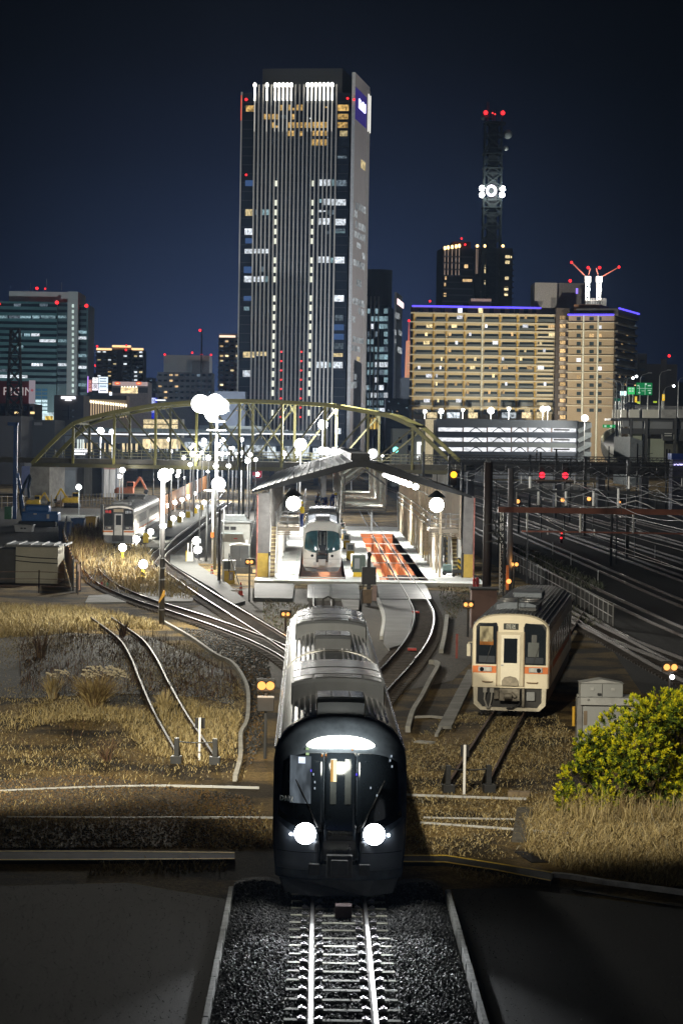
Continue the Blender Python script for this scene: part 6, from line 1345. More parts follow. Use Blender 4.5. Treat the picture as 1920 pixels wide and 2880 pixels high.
skip('dark blue container lying at the end of the hoarding',163,198,1468,1520,M('skip_navy',(.02,.05,.16),.5)); skip('pale slab stack container below the blue rig',40,95,1475,1496,lgrey); skip('rust coloured pallet stack behind the wire fence',150,180,1408,1424,M('pallet',(.30,.20,.09),.8))
t,h,r=pole('lattice_sign_post','white lattice sign post left of the silver railcar','sign post',287,1480,1417,8,white,1.0)
# shunting signals with two amber lamps
def signal(label,x0,x1,y,yb,r=.11,board=None,col=lampy,group='twin amber lamp signals'):
    xm=(x0+x1)/2; p=G(xm,yb,ZG); t=thing('shunting_signal',label,'signal',(p.x,p.y,ZG),0,group); z=P(xm,y,p.y).z-ZG; hw=(x1-x0)/2*p.y/7000
    part('mast',MB().cyl(0,.12,0,.05,z-.1,8),dsteel,t); part('head',MB().box(-hw-.16,hw+.16,-.02,.22,z-.20,z+.20),black,t,.04)
    for s in (-1,1):
        part('lens',MB().ball((s*hw,-.06,z),r,12,8,0,(1,.6,1)),col,t,smooth=True); part('hood',MB().add([(s*hw+r*1.25*math.cos(a),yy,z+r*1.25*math.sin(a)) for yy in (-.02,-.26) for a in [math.pi*k/8 for k in range(9)]],[(k,k+1,k+10,k+9) for k in range(8)]),black,t)
    if board: part('board',MB().box(-board[0]/2,board[0]/2,-.06,.0,z-board[1],z-board[2]),black,t,.02); part('board_top',MB().box(-board[0]/2,board[0]/2,-.07,.0,z-board[2],z-board[2]+.05),steel,t)
    light('amber_source',(0,-.35,z),18,(1,.45,.12),.1,t); return t
signal('twin amber lamp signal with a square black board left of the front train',733,757,1928,2135,.13,(.50,.78,.36))
signal('small twin amber lamp signal just left of the rear end of the front train',796,809,1727,1778,.085)
signal('twin amber lamp signal on a tall post left of the cream railcar',1307,1322,1700,1792,.10)
signal('twin amber lamp signal on a mast behind the cream railcar',1437,1450,1587,1668,.12)
signal('twin amber lamp signal at the right edge above the green bush',1871,1892,1876,1975,.12)
signal('twin amber lamp signal on a dark post before the left shed column',695,706,1580,1692,.10)
signal('dim twin amber lamp signal beside the silver railcar',383,391,1476,1512,.12)
p=P(1889,1904,G(1882,1975,ZG).y); t=thing('white_marker_lamp','small white lamp hanging below the right edge amber signal','lamp',tuple(p)); part('bulb',MB().ball((0,0,0),.09,10,6),lampc,t); part('bracket',MB().bar((0,.05,0),(-.1,.2,.3),.04),dsteel,t)
p=P(1430,1635,140); t=thing('amber_marker_lamp','single amber lamp low on the lattice post behind the cream railcar','lamp',tuple(p)); part('bulb',MB().ball((0,0,0),.14,10,6),lampy,t); part('bracket',MB().box(-.16,.0,.1,.2,-.5,.9),orange,t)
for x,y,lb in ((1168,1724,'small red plate between the rails of the curved right track, the farther'),(1158,1829,'red plate between the rails of the curved right track, the nearer')):
    p=G(x,y,-.12); t=part('track_plate',MB().box(-.20,.20,-.12,.12,0,.10),M('track_plate_red',(.55,.05,.04),.5),None,.01); t.location=tuple(p); tag(t,lb,'plate')
for x,y in ((287,1652),): 
    p=G(x,y,ZG); t=part('marker_peg',MB().box(-.05,.05,-.05,.05,0,.35),red,None,.01); t.location=tuple(p); tag(t,'small red peg beside the left crossing rails','peg')
p=G(302,1652,ZG); t=part('marker_peg',MB().box(-.05,.05,-.05,.05,0,.3),M('peg_green',(.05,.35,.2),.5),None,.01); t.location=tuple(p); tag(t,'small green peg beside the red peg at the left rails','peg')
# ================================================================ RIGHT SIDE
t,h,r=pole('catenary_pole','thick dark pole rising behind the cream railcar','pole',1366,1715,1300,25,M('black_brown_pole',(.030,.022,.022),.6,0,.2,2),.95)
for k,(a,b) in enumerate((((.3,0,5.2),(1.3,-.2,1.2)),((.28,0,4.6),(.9,-.3,2.0)))): part('cable',MB().tube([a,((a[0]+b[0])/2+.2,-.2,(a[2]+b[2])/2+.5),b],.04,6),black,t)
m=MB()
for z in (4.9,4.4,3.9): m.bar((-.1,-.25,z),(.9,-.25,z+.15),.07); m.tube([(.55,-.3,z+.2),(.7,-.3,z+.2)],.12,8)
part('insulator_arm',m,dsteel,t)
t,h,r=pole('catenary_pole','grey pole with a white lattice face right of the dark pole','pole',1430,1668,1318,17,M('grey_violet_pole',(.15,.145,.16),.5,0,.1,2),.9)
m=MB(); m.bar((-.62,-.1,0),(-.62,-.1,5.2),.06); m.bar((-.38,-.1,0),(-.38,-.1,5.2),.05)
for k in range(15): m.bar((-.62,-.1,k*.35),(-.38,-.1,k*.35+.35),.035); m.bar((-.38,-.1,k*.35),(-.62,-.1,k*.35+.35),.035)
part('lattice_face',m,white,t)
hz_=[('reddish brown gantry beam spanning the main lines, the nearer',1399,1950,1433,150,.34,M('gantry_brown',(.16,.055,.035),.6,0,.2,1)),('thin brown gantry beam spanning the main lines below the nearer one',1466,1950,1494,170,.12,M('gantry_brown',())),('olive gantry beam across the main lines near the dark viaduct',1383,1680,1349,250,.16,M('gantry_olive',(.16,.15,.10),.6)),('dark gantry beam across the main lines under the two red signals',1390,1800,1379,210,.22,dsteel)]
for lb,x0,x1,y,Y,th_,mt_ in hz_:
    a=P(x0,y,Y);b=P(x1,y,Y); t=thing('gantry',lb,'gantry',(a.x,Y,ZG)); z=a.z-ZG; w_=b.x-a.x; part('beam',MB().box(0,w_,-th_/2,th_/2,z-th_/2,z+th_/2),mt_,t)
    for x in (.4,w_-.4): part('post',MB().box(x-.05,x+.05,-.05,.05,0,z-th_/2),dsteel,t)
    for k in range(3):
        x=w_*(.15+.27*k); part('hanger',MB().box(x-.05,x+.05,-.05,.05,z-1.3 if th_>.2 else z-.2,z+.2),white if k%2 else steel,t)
for x,y0,y1,lb in ((1489,1340,1373,'first'),(1513,1382,1420,'second'),(1590,1382,1422,'third'),(1667,1382,1423,'fourth'),(1737,1374,1428,'fifth'),(1767,1340,1375,'sixth')):
    p=P(x,y1,205); z=P(x,y0,205).z; t=thing('insulator_rod','pale hanging insulator rod over the main lines, %s from the left'%lb,'insulator',(p.x,p.y,p.z),0,'insulator rods over the main lines'); part('rod',MB().cyl(0,0,0,.10,z-p.z,8),white,t); part('cap',MB().box(-.2,.2,-.05,.05,z-p.z,z-p.z+.08),dsteel,t); part('foot',MB().box(-.14,.14,-.05,.05,-.10,0),dsteel,t)
wirem=M('bright_wire',(.55,.54,.52),.35,.8,.1,3)
def wire(label,px,r=.022,mat=wirem):
    q=smoothpts([P(x,y,Y) for x,y,Y in px],3); t=part('overhead_wire',MB().tube(q,r,5),mat); tag(t,label,'wire')
wire('bright sagging overhead wire hung from the red signal to the right edge',[(1440,1380,230),(1480,1374,222),(1518,1365,215),(1555,1388,208),(1600,1411,200),(1664,1427,190),(1736,1424,180),(1787,1408,172),(1850,1437,165),(1940,1475,158)],.035)
wire('bright sagging wire at the upper right, from peak to the right edge',[(1740,1378,240),(1770,1373,235),(1797,1364,230),(1828,1382,222),(1870,1400,215),(1940,1425,208)],.03)
for k,(a,b) in enumerate((((1400,1400,290),(1960,1618,150)),((1470,1458,230),(1950,1614,140)),((1560,1440,240),(1960,1560,160)),((1385,1352,300),(1440,1378,240)),((1470,1420,260),(1600,1497,200)),((1700,1452,215),(1960,1538,165)),((1600,1346,260),(1665,1378,240)),((1420,1470,230),(1660,1512,190)))):
    m_=((a[0]+b[0])/2,(a[1]+b[1])/2+4,(a[2]+b[2])/2); wire('thin straight overhead wire, %s'%('descending from the dark viaduct to the right edge','crossing the middle of the dark lines to the right edge','starting above the middle gantry hangers','short, just under the dark viaduct by the grey pole','short, left of the middle gantry hangers','at the far right below the brown beam','short, right of the second red signal','low, just right of the grey lattice pole')[k],[a,m_,b],.025)
def cpole(label,xb,yb,yt,w_): t,h,r=pole('catenary_pole',label,'pole',xb,yb,yt,w_,dsteel,.9); part('arm',MB().bar((-.1,0,h*.82),(2.2,0,h*.86),.07),dsteel,t); part('arm_brace',MB().bar((0,0,h*.68),(1.6,0,h*.85),.04),dsteel,t); return t
for xb,yb,yt,w_,lb in ((1716,1592,1432,8,'dark olive catenary pole in the middle of the main lines'),(1731,1588,1436,5,'slim catenary pole right beside the olive one'),(1457,1500,1398,6,'grey catenary pole right of the lattice pole'),(1600,1470,1290,5,'catenary pole before the parking garage'),(1487,1440,1278,7,'catenary pole with crossarms before the garage stairs'),(1560,1455,1262,5,'dark catenary pole rising above the viaduct at the garage'),(1708,1440,1255,4,'dark catenary pole before the curved ramp'),(1788,1440,1247,5,'dark catenary pole before the lit ramp wall'),(1870,1450,1262,5,'dark catenary pole near the right edge, left of two'),(1878,1450,1264,4,'dark catenary pole near the right edge, right of two'),(1220,1440,1290,8,'dark catenary pole right of the shed roof'),(1176,1440,1283,6,'grey catenary pole behind the shed roof'),(1297,1460,1300,11,'dark catenary pole left of the thick dark pole')): cpole(lb,xb,yb,yt,w_)
for xb,yb,lb in ((1680,1640,'first'),(1604,1590,'second'),(1840,1570,'third'),(1553,1560,'fourth')):
    pole('marker_post','thin pale marker post beside the main lines, %s from the camera'%lb,'marker post',xb,yb,yb-36,3,lgrey,1.0,'marker posts beside the main lines')
rt=thing('rail_signal','twin headed signal mast showing two red lights over the main lines','signal',tuple(P(1523,1400,250))); zz=P(1523,1336,250).z-rt.location.z
for x in (1523,1588):
    dx=P(x,1336,250).x-rt.location.x; part('head',MB().box(dx-.3,dx+.3,0,.3,zz-.5,zz+1.2),black,rt,.05); part('lens',MB().ball((dx,-.1,zz),.30,12,8),E('signal_red',(1,.02,.04),3.4),rt,smooth=True); part('post',MB().cyl(dx,.15,-6,.08,zz+5.6,6),dsteel,rt)
part('beam',MB().box(-1,3.6,.2,.4,zz-.8,zz-.6),dsteel,rt)
p=P(1275,1335,230); t=thing('rail_signal','signal showing one yellow light right of the shed roof','signal',(p.x,p.y,ZG)); z=p.z-ZG; part('lens',MB().ball((0,-.1,z),.30,12,8),E('signal_yellow',(1,.42,.02),3),t,smooth=True); part('head',MB().box(-.3,.3,0,.3,z-1.0,z+.5),black,t,.05); part('mast',MB().cyl(0,.2,0,.08,z-.9,8),dsteel,t)
for x,y,Y,lb in ((1455,1410,240,'left of three'),(1581,1406,240,'middle of three'),(1655,1403,240,'right of three'),(1742,1412,240,'faint, beside the fifth insulator rod')):
    p=P(x,y,Y); t=thing('amber_lamp','small amber lamp above the main lines, %s'%lb,'lamp',tuple(p)); part('bulb',MB().ball((0,0,0),.20 if 'three' in lb else .09,10,6),lampy,t); part('case',MB().box(-.3,.3,.1,.3,-.3,.3),black,t)
for x,y,lb in ((1578,1500,'upper'),(1577,1513,'lower')):
    p=G(x,y,.3); t=thing('ground_signal','tiny red light low among the main lines, the %s'%lb,'lamp',tuple(p)); part('bulb',MB().ball((0,0,0),.09,8,6),lampr,t); part('case',MB().box(-.12,.12,.05,.2,-.5,.15),black,t)
# contact wires over the main lines and the portals that carry them
for k,(x0,x1) in enumerate(((17.9,16.9),(21.8,20.9),(26.2,25.2),(30.2,29.2),(35.5,34.5))):
    t=thing('contact_line','overhead contact line above the %s main line track from the white handrail'%['nearest','second','third','fourth','fifth'][k],'overhead line',(0,0,0)); ctr=lambda y: x0+(x1-x0)*(y-150)/110 if y<260 else x1-2*(y-260)/170
    ys_=[110,160,210,260,310,360,410]; ms=[];cs=[]; dr=MB()
    for a,b in zip(ys_,ys_[1:]):
        for j in range(8):
            u=j/8; y=a+(b-a)*u; ms.append((ctr(y),y,6.5-1.1*4*u*(1-u))); cs.append((ctr(y)+.15*math.sin(y/16),y,5.15))
            dr.tube([ms[-1],cs[-1]],.012,4)
    part('messenger_wire',MB().tube(ms,.014,5),mgrey,t); part('contact_wire',MB().tube(cs,.016,5),mgrey,t); o=part('droppers',dr,dsteel,t); o['kind']='stuff'
for k,(Y,xa,xb) in enumerate(((210,14.2,38),(260,13.6,42),(310,13,46),(352,12.5,50))):
    t=thing('portal_gantry','dark lattice portal over the main lines, %s from the camera'%['first','second','third','fourth'][k],'gantry',(xa,Y,ZG)); w_=xb-xa; m=MB()
    for z in (6.9,7.7):
        for yy in (-.3,.3): m.bar((0,yy,z),(w_,yy,z),.08)
    n=int(w_/1.1)
    for j in range(n): m.bar((w_*j/n,-.3,6.9),(w_*(j+1)/n,-.3,7.7),.05); m.bar((w_*j/n,.3,7.7),(w_*(j+1)/n,.3,6.9),.05)
    part('lattice_beam',m,dsteel,t)
    for x in (0,w_*.5,w_): part('post',MB().box(x-.15,x+.15,-.15,.15,0,8.3),dsteel,t)
    for j in range(5): x=w_*(.12+.19*j); part('insulator',MB().cyl(x,0,6.2,.05,.75,8),lgrey,t); part('registration_arm',MB().bar((x-1.2,0,5.5),(x+.2,0,6.3),.04),mgrey,t)
fx=[tuple(G(x,y,ZG)) for x,y in ((1722,1766),(1620,1702),(1530,1650),(1436,1598))]
M('rail_grey',(.22,.22,.22),.5)
m_=fence('white pipe handrail along the main lines right of the cream railcar',fx,1.15,MATS['rail_grey'],MATS['rail_grey'],2,False,2.2,.03)
pk=MB()
for a,b in zip(fx,fx[1:]):
    a,b=Vector(a)-Vector(fx[0]),Vector(b)-Vector(fx[0]); n=int((b-a).length/.45)
    for k in range(n): c=a+(b-a)*(k/n); pk.box(c.x-.012,c.x+.012,c.y-.012,c.y+.012,c.z+.1,c.z+1.1)
o=part('balusters',pk,M('baluster_grey',(.09,.09,.09),.6),m_); o['kind']='stuff'
t,w_,H=block('brown_cabinet','dull pink brown cabinet with a dark lid behind the cream railcar','cabinet',1324,1394,1660,1768,1.2,M('pink_brown',(.17,.10,.085),.7,0,.12,1)); part('lid',MB().box(-.06,w_+.1,-.1,1.3,H,H+.10),black,t)
p=G(1283,1852,ZG); t=part('red_stake',MB().box(-.05,.05,-.03,.03,0,1.1),M('dim_red_stake',(.25,.05,.04),.6),None); t.location=tuple(p); tag(t,'dull red stake left of the cream railcar','stake')
# grey equipment cabinet by the bush
cab=M('light_cabinet_grey',(.36,.375,.38),.5,.1,.05,1)
a=G(1638,2092,ZG); s=a.y/7000; t=thing('equipment_cabinet','pale grey two storey equipment cabinet behind the green bush','cabinet',(a.x,a.y,ZG)); zf=lambda y:P(1700,y,a.y).z-ZG; xf=lambda x:P(x,2000,a.y).x-a.x
part('lower_case',MB().box(xf(1638),xf(1792),0,1.0,0,zf(1983)),cab,t,.015); part('slab_top',MB().box(xf(1630),xf(1800),-.12,1.15,zf(1983),zf(1962)),M('slab_grey',(.42,.43,.43),.55),t,.015)
part('upper_case',MB().box(xf(1632),xf(1751),.15,.85,zf(1962),zf(1923)),cab,t,.015); part('upper_lid',MB().prism([(xf(1629),zf(1923)),(xf(1690),zf(1912)),(xf(1754),zf(1923))],.1,.9),M('slab_grey',()),t)
part('door_gap',MB().box(xf(1693)-.008,xf(1693)+.008,.14,.16,zf(1960),zf(1925)),dsteel,t); part('door_gap',MB().box(xf(1715)-.008,xf(1715)+.008,-.01,.01,.1,zf(1985)),mgrey,t)
for x in (1663,1722): part('latch',MB().box(xf(x)-.05,xf(x)+.07,.12,.16,zf(1944),zf(1936)),lgrey,t,.01)
part('padlock',MB().box(xf(1679),xf(1690),.08,.16,zf(1957),zf(1951)),dsteel,t,.01)
for x in (1652,1768): part('lifting_eye',MB().ball((xf(x),-.13,zf(1968)),.04,8,5),steel,t)
part('side_pipe',MB().box(xf(1622),xf(1637),.0,.5,0,zf(1965)),M('side_pipe_grey',(.24,.24,.24),.5),t,.02); part('yellow_tube',MB().cyl(xf(1614),.2,zf(2045),.05,zf(1990)-zf(2045),8),M('tube_yellow',(.6,.35,.03),.5),t); part('label_plate',MB().box(xf(1640),xf(1650),-.02,0,zf(2040),zf(2000)),M('brown_label',(.22,.17,.12),.5),t)
# ================================================================ UNDER AND BEYOND THE BRIDGE
dk=M('night_concrete',(.05,.05,.055),.8)
t,f=building('dark_viaduct','long dark railway overbridge crossing behind the main lines on the right','viaduct',1268,1297,360,1990,M('viaduct_dark',(.035,.033,.033),.7,0,.2,.3),6)
t.children[0].scale=(1,1,1)
me=t.children[0].data; zt_=f.H
for v in me.vertices:
    if v.co.z<.5: v.co.z=zt_-1.5
for k in range(6): x=f.W*(.08+.17*k); boxpart(t,'pier',x-.5,x+.5,1,4,0,zt_-1.5,dk)
m=MB()
for k in range(60): x=f.W*k/60; m.box(x-.04,x+.04,0,.06,zt_,zt_+1.0)
m.box(0,f.W,0,.06,zt_+.95,zt_+1.02); m.box(0,f.W,0,.06,zt_+.5,zt_+.55); o=part('railing',m,M('viaduct_railing',(.14,.14,.14),.5),t); o['kind']='stuff'
p=P(1508,1296,362); person('dark clothed person walking across the dark viaduct',(p.x,362.5,p.z-.25),R_(90),'stand',M('dark_coat',(.02,.02,.02),.8),M('dark_coat',()),M('dark_hair',(.01,.01,.01),.8))
stc=M('station_deck_grey',(.26,.29,.32),.7,0,.06,.2); wl=E('station_light_line',(.95,.97,1),1.3); gold=E('gold_window',(1,.80,.45),1.15,.25,detail=.55); cold=E('cold_window',(.86,.95,1),1.1,.5,detail=.85)
t,f=building('elevated_station','long elevated station deck with a bright line of lights behind the bridge','station',-80,1222,520,905,stc,14)
for v in t.children[0].data.vertices:
    if v.co.z<.5: v.co.z=f.H-1.35
for x0,x1 in ((228,420),(420,560),(560,720),(720,900)): f.win(x0,1219,x1,1223,wl,'light_line',.3)
f.win(-70,1205,228,1222,M('left_parapet',(.20,.23,.26),.7),'parapet',.3)
for k in range(44): f.win(232+k*15,1208,233.2+k*15,1219,steel,'railing_post',.1)
f.win(228,1207,900,1218,M('screen_glass',(.22,.28,.28),.3),'glass_screen',.05,-1)
fu=Face(t,f.o+f.n*-1.5,0,0)
fu.win(-60,1240,905,1292,M('under_station_wall',(.10,.11,.115),.7),'rear_wall',.3,-4)
for k in range(22):
    x=232+k*12.5; fu.win(x,1242,x+(3.0 if k%3 else 7),1270,gold if k<13 else cold,'lit_window',.2)
f2=Face(t,f.o+f.n*.5,0,0)
for x0,x1 in ((402,424),(426,438),(440,476),(478,498),(500,508)): f2.win(x0,1235,x1,1262,gold,'hall_window',.2)
for x0,x1,y0,y1 in ((520,545,1243,1262),(558,590,1242,1264),(620,640,1250,1290),(685,708,1252,1288),(712,745,1252,1270),(738,790,1270,1284),(752,775,1256,1290),(800,835,1255,1290),(845,870,1250,1285),(612,634,1262,1286),(655,668,1262,1284),(880,900,1260,1290)): f2.win(x0,y0,x1,y1,cold,'lit_window',.2)
for k in range(16): x=-40+k*62; z=f.H-1.4; u=f.uv(x,1230)[0]; boxpart(t,'pier',u-.5,u+.5,1,3,0,z,dk)
for x0,x1 in ((8,28),(34,50),(86,97),(130,150),(154,168)): fu.win(x0,1240,x1,1256,glassd if x0!=86 else E('pale_window',(1,.95,.7),1.0),'window',.1,-3)
f.win(208,1262,246,1274,E('white_shop_sign',(.95,.97,1),2.0),'sign_board',.5); f.win(205,1275,240,1279,E('white_shop_sign',(.95,.97,1),2.0),'sign_board',.5)
for x in (218,226,233): f.win(x,1236,x+4,1262,E('shop_tube',(.9,1,.95),.9),'lit_column',.3)
t,f=building('gold_hall','warmly lit glass hall behind the left half of the bridge','hall',402,1177,540,512,M('hall_frame',(.30,.26,.18),.6),10)
for x0,x1 in ((404,438),(441,476),(479,500)):
    for y0,y1 in ((1180,1192),(1195,1207)): f.win(x0,y0,x1,y1,gold,'hall_window',.2)
t,f=building('white_station_hall','low pale station hall with white lit windows before the tall tower','station hall',560,1196,600,735,M('pale_hall',(.30,.33,.35),.6),16)
f.win(640,1198,735,1206,E('soft_white_roof',(.75,.85,.85),.45),'lit_fascia',.3)
for k in range(12): f.win(646+k*14,1209,656+k*14,1216,cold,'window')
t,f=building('pale_office','pale small office block right of the shed roof with a white lit doorway','office',1104,1205,520,1196,M('pale_office_wall',(.40,.42,.38),.7,0,.06,.3),14)
f.win(1172,1243,1190,1292,E('white_doorway',(.98,1,.98),1.4),'doorway',.2); f.win(1182,1252,1188,1276,M('door_glass_grey',(.3,.33,.33),.3),'door_pane',.3)
for x,y in ((1146,1222),(1146,1252),(1120,1230)): f.win(x,y,x+9,y+16,glassd,'window')
f.win(1166,1178,1194,1197,mgrey,'roof_plant',2.5)
for x,y,lb,col in ((1112,1265,'cyan',(.2,1,.8)),): 
    p=P(x,y,420); t=thing('signal_lamp','small cyan light before the pale office right of the shed','lamp',tuple(p)); part('bulb',MB().ball((0,0,0),.5,10,6),E('cyan_lamp',col,3),t); part('stem',MB().cyl(0,.2,-4,.06,3.9,6),dsteel,t)
for i,(x,y,Y,r_,pw) in enumerate(((283,1212,430,.85,16000),(316,1215,430,.75,0),(574,1240,460,.7,9000),(573,1250,460,.55,0),(627,1238,460,.65,9000),(625,1276,450,.65,6000),(642,1276,450,.60,0),(655,1260,450,.5,0),(681,1273,450,.5,0),(800,1275,440,.6,9000),(837,1274,440,.75,0),(612,1304,380,.75,26000),(665,1275,445,.3,0),(1063,1275,420,.35,0),(990,1265,430,.4,0),(1075,1282,420,.3,0))):
    lamphead('street lamp behind the bridge, number'+'' if False else ['left of a bright pair of lamps seen through the left of the bridge','right of a bright pair of lamps seen through the left of the bridge','upper lamp left of the floodlight mast under the station','lower lamp left of the floodlight mast under the station','lamp right of the floodlight mast under the station deck','left of two close lamps low right of the floodlight mast','right of two close lamps low right of the floodlight mast','small lamp above the close pair right of the mast','small lamp farther right under the station deck','lamp just left of the oblong roof lamp','lamp just below the oblong roof lamp','bright lamp on a pole under the bridge girder','faint lamp under the station deck, middle','faint lamp right of the shed ridge, upper','faint lamp between the shed ridge lamps','faint lamp right of the shed ridge, lower'][i],x,y,Y,r_*.8,pw,(.95,.98,1),pr=.07)
for i in range(26):
    x=random.uniform(470,720); y=random.uniform(1236,1346) if i<14 else random.uniform(1262,1330); Y=random.uniform(270,420)
    lamphead('small white lamp in the dense cluster of yard lights under and behind the bridge',x,y,Y,random.uniform(.26,.44),1400 if i%4==0 else 0,(1,.97,.88),pr=.05,group='yard lights under and behind the bridge')
for i,(x,y) in enumerate(((520,1440),(545,1440),(585,1450),(640,1440),(655,1470),(700,1440),(430,1445),(475,1470))):
    pole('yard_pole','slim grey pole among the yard lights left of the shed',"pole",x,y+20,y-random.uniform(90,200),random.uniform(3,5),MATS['mast_grey'],.9,'slim poles among the yard lights')
# red train far away
p=P(713,1349,560); t=thing('red_train','small distant red train front with two white headlights left of the shed','train',(p.x,p.y,p.z)); m=MB(); m.loft([[Vector((x*k,y,z)) for x,z in ((-1.35,.4),(1.35,.4),(1.4,2.2),(1.1,3.3),(-1.1,3.3),(-1.4,2.2))] for y,k in ((0,.92),(.5,1),(20,1))]); part('body',m,E('red_livery_lit',(.62,.05,.08),.55),t); part('windscreen',MB().box(-1.0,1.0,-.05,.1,1.7,2.7),glassd,t,.05)
for s in (-1,1): part('headlight',MB().ball((s*.85,-.1,1.2),.42,10,6),lampw,t)
part('tail_lamp',MB().ball((.1,-.1,3.2),.32,8,6),E('train_red',(1,.15,.05),4),t); part('coupler',MB().box(-.35,.35,-.3,.1,.3,.9),lgrey,t)
# garage
t,f=building('parking_garage','white lit multi level parking garage with dark parapets and braced frames','parking garage',1228,1180,600,1624,M('garage_steel',(.20,.22,.26),.6,0,.05,.2),18)
lv=E('garage_light',(.95,.97,1),1.25,.1,detail=.35)
for k,(y0,y1) in enumerate(((1203,1215),(1231,1243),(1258,1270))):
    for x0,x1 in ((1232,1299),(1303,1367),(1371,1435),(1439,1481),(1485,1548),(1552,1618)):
        f.win(x0,y0,x1,y1,lv,'lit_bay',.1)
    for x in (1337,1402,1460,1515):
        z0=f.uv(x,y1)[1]-ZG; z1=f.uv(x,y0)[1]-ZG; u=f.uv(x,y0)[0]; m=MB(); m.bar((u-1.5,-.2,z0),(u-.2,-.2,z1),.2); m.bar((u+1.5,-.2,z0),(u+.2,-.2,z1),.2); m.bar((u-.3,-.2,z1-.1),(u+.3,-.2,z1-.1),.2); part('brace',m,dsteel,t)
    for x in (1301,1369,1437,1483,1550): f.win(x-1,y0,x+1,y1,M('orange_pillar',(.5,.3,.2),.6),'pillar',.2)
    f.win(1556,y0+4,1600,y1-4,M('parked_shadow',(.06,.05,.05),.6),'bay_frame',.15)
for (y0,y1),c in zip(((1180,1202),(1216,1230),(1244,1257),(1271,1286)),((.24,.27,.32),(.09,.11,.15),(.24,.27,.29),(.10,.12,.16))): f.win(1226,y0,1626,y1,M('parapet_%d'%y0,c,.6,0,.05,.2),'parapet',.5)
t2,f2=building('garage_stairs','grey zigzag stair tower at the right end of the parking garage','stair tower',1625,1186,598,1660,M('stair_shaft',(.06,.065,.07),.7),8)
for k in range(4):
    z=f2.uv(1640,1200+k*27)[1]-ZG; m=MB(); m.bar((0,-.2,z-1.2),(f2.W,-.2,z+.4),.5,1.0); part('flight',m,M('stair_grey',(.20,.23,.25),.6),t2); boxpart(t2,'landing',f2.W*.5,f2.W+.2,-.5,0,z-.2,z+.9,M('stair_grey',()))
for i,(x,y,r_,pw) in enumerate(((1194,1157,.55,9000),(1240,1157,.75,14000),(1301,1153,.5,9000),(1380,1155,.95,20000),(1430,1150,.55,9000),(1526,1150,.85,16000),(1540,1149,.7,0),(1644,1176,.9,12000))):
    lamphead(['lamp at the left end of the garage roof','bright lamp second from the left on the garage roof','small lamp third from the left on the garage roof','largest lamp in the middle of the garage roof','lamp right of the middle on the garage roof','bright lamp at the right on the garage roof, left of a close pair','bright lamp at the right on the garage roof, right of a close pair','starry lamp above the garage stair tower'][i],x,y,640 if i<7 else 590,r_,pw,(1,.95,.82),pr=.08)
t,f=building('white_shop_row','white lit ground floor hall at the foot of the cream apartments','shop row',1162,1178,880,1530,M('shop_cream',(.5,.46,.36),.7),6)
for x0,x1,mt_ in ((1200,1228,gold),(1256,1292,cold),(1316,1342,gold),(1410,1450,cold),(1466,1492,gold),(1508,1530,gold)): f.win(x0,1160,x1,1176,mt_,'shop_window',.3)
# expressway at the right
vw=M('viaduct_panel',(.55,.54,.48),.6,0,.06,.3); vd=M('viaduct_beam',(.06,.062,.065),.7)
t,f=building('expressway','elevated expressway with pale parapet panels at the right edge','expressway',1716,1176,560,1990,vd,12)
for v in t.children[0].data.vertices:
    if v.co.z<.5: v.co.z=f.H-.5
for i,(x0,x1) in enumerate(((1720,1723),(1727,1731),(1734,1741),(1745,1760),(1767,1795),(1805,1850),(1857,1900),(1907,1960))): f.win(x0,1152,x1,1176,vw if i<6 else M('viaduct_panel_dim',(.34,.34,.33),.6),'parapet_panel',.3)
for x0,x1,y1 in ((1750,1768,1200),(1775,1806,1206),(1812,1891,1214),(1900,1975,1218)): f.win(x0,1179,x1,y1,M('lower_panel',(.20,.21,.22),.6,0,.1,.3),'lower_panel',.3,-1)
f.win(1740,1176,1990,1180,black,'shadow_gap',.4); f.win(1744,1206,1990,1222,vd,'lower_beam',.4,-.5)
f.win(1862,1222,1990,1240,vd,'lower_beam',.5,-.2)
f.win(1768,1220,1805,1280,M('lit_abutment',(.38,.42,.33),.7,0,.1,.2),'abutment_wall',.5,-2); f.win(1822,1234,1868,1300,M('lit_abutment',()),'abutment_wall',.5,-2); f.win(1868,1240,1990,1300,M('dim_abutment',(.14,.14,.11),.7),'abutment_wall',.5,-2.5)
for x in (1770,1814,1895): f.win(x-3,1178,x+3,1300,vd,'pier',1.2,.2)
for x,y in ((1880,1218),(1880,1224),(1893,1222)): f.win(x-14 if x==1880 else x-2,y,x+6 if x==1880 else x+2,y+(3 if x==1880 else 14),M('sign_back_white',(.5,.52,.5),.5),'sign_back',.4,.6)
m=MB()
for k in range(52): u=f.uv(1786+k*3.2,1145)[0]; m.box(u-.05,u+.05,.5,.6,f.H+1.9,f.H+2.9)
u0=f.uv(1784,1150)[0]; m.box(u0,f.W,.5,.6,f.H+2.85,f.H+2.95); o=part('safety_fence',m,mgrey,t); o['kind']='stuff'
p=P(1778,1150,566); car=thing('car','dark car driving on the expressway','car',(p.x,p.y,p.z)); m=MB(); m.loft([[Vector((x,yy*1.7-.85,z)) for x,z in ((-2.1,.35),(2.1,.35),(2.1,.85),(1.3,.95),(.6,1.5),(-1.2,1.5),(-2.0,.95))] for yy in (0,.05,.95,1)]); part('body',m,M('dark_car',(.02,.02,.025),.2,0,.1,1,coat=.5),car); part('side_window',MB().box(-1.1,.8,-.87,-.84,1.0,1.4),glassd,car)
for x in (-1.3,1.3): part('wheel',MB().tube([(x,-.9,.33),(x,-.7,.33)],.33,14),black,car)
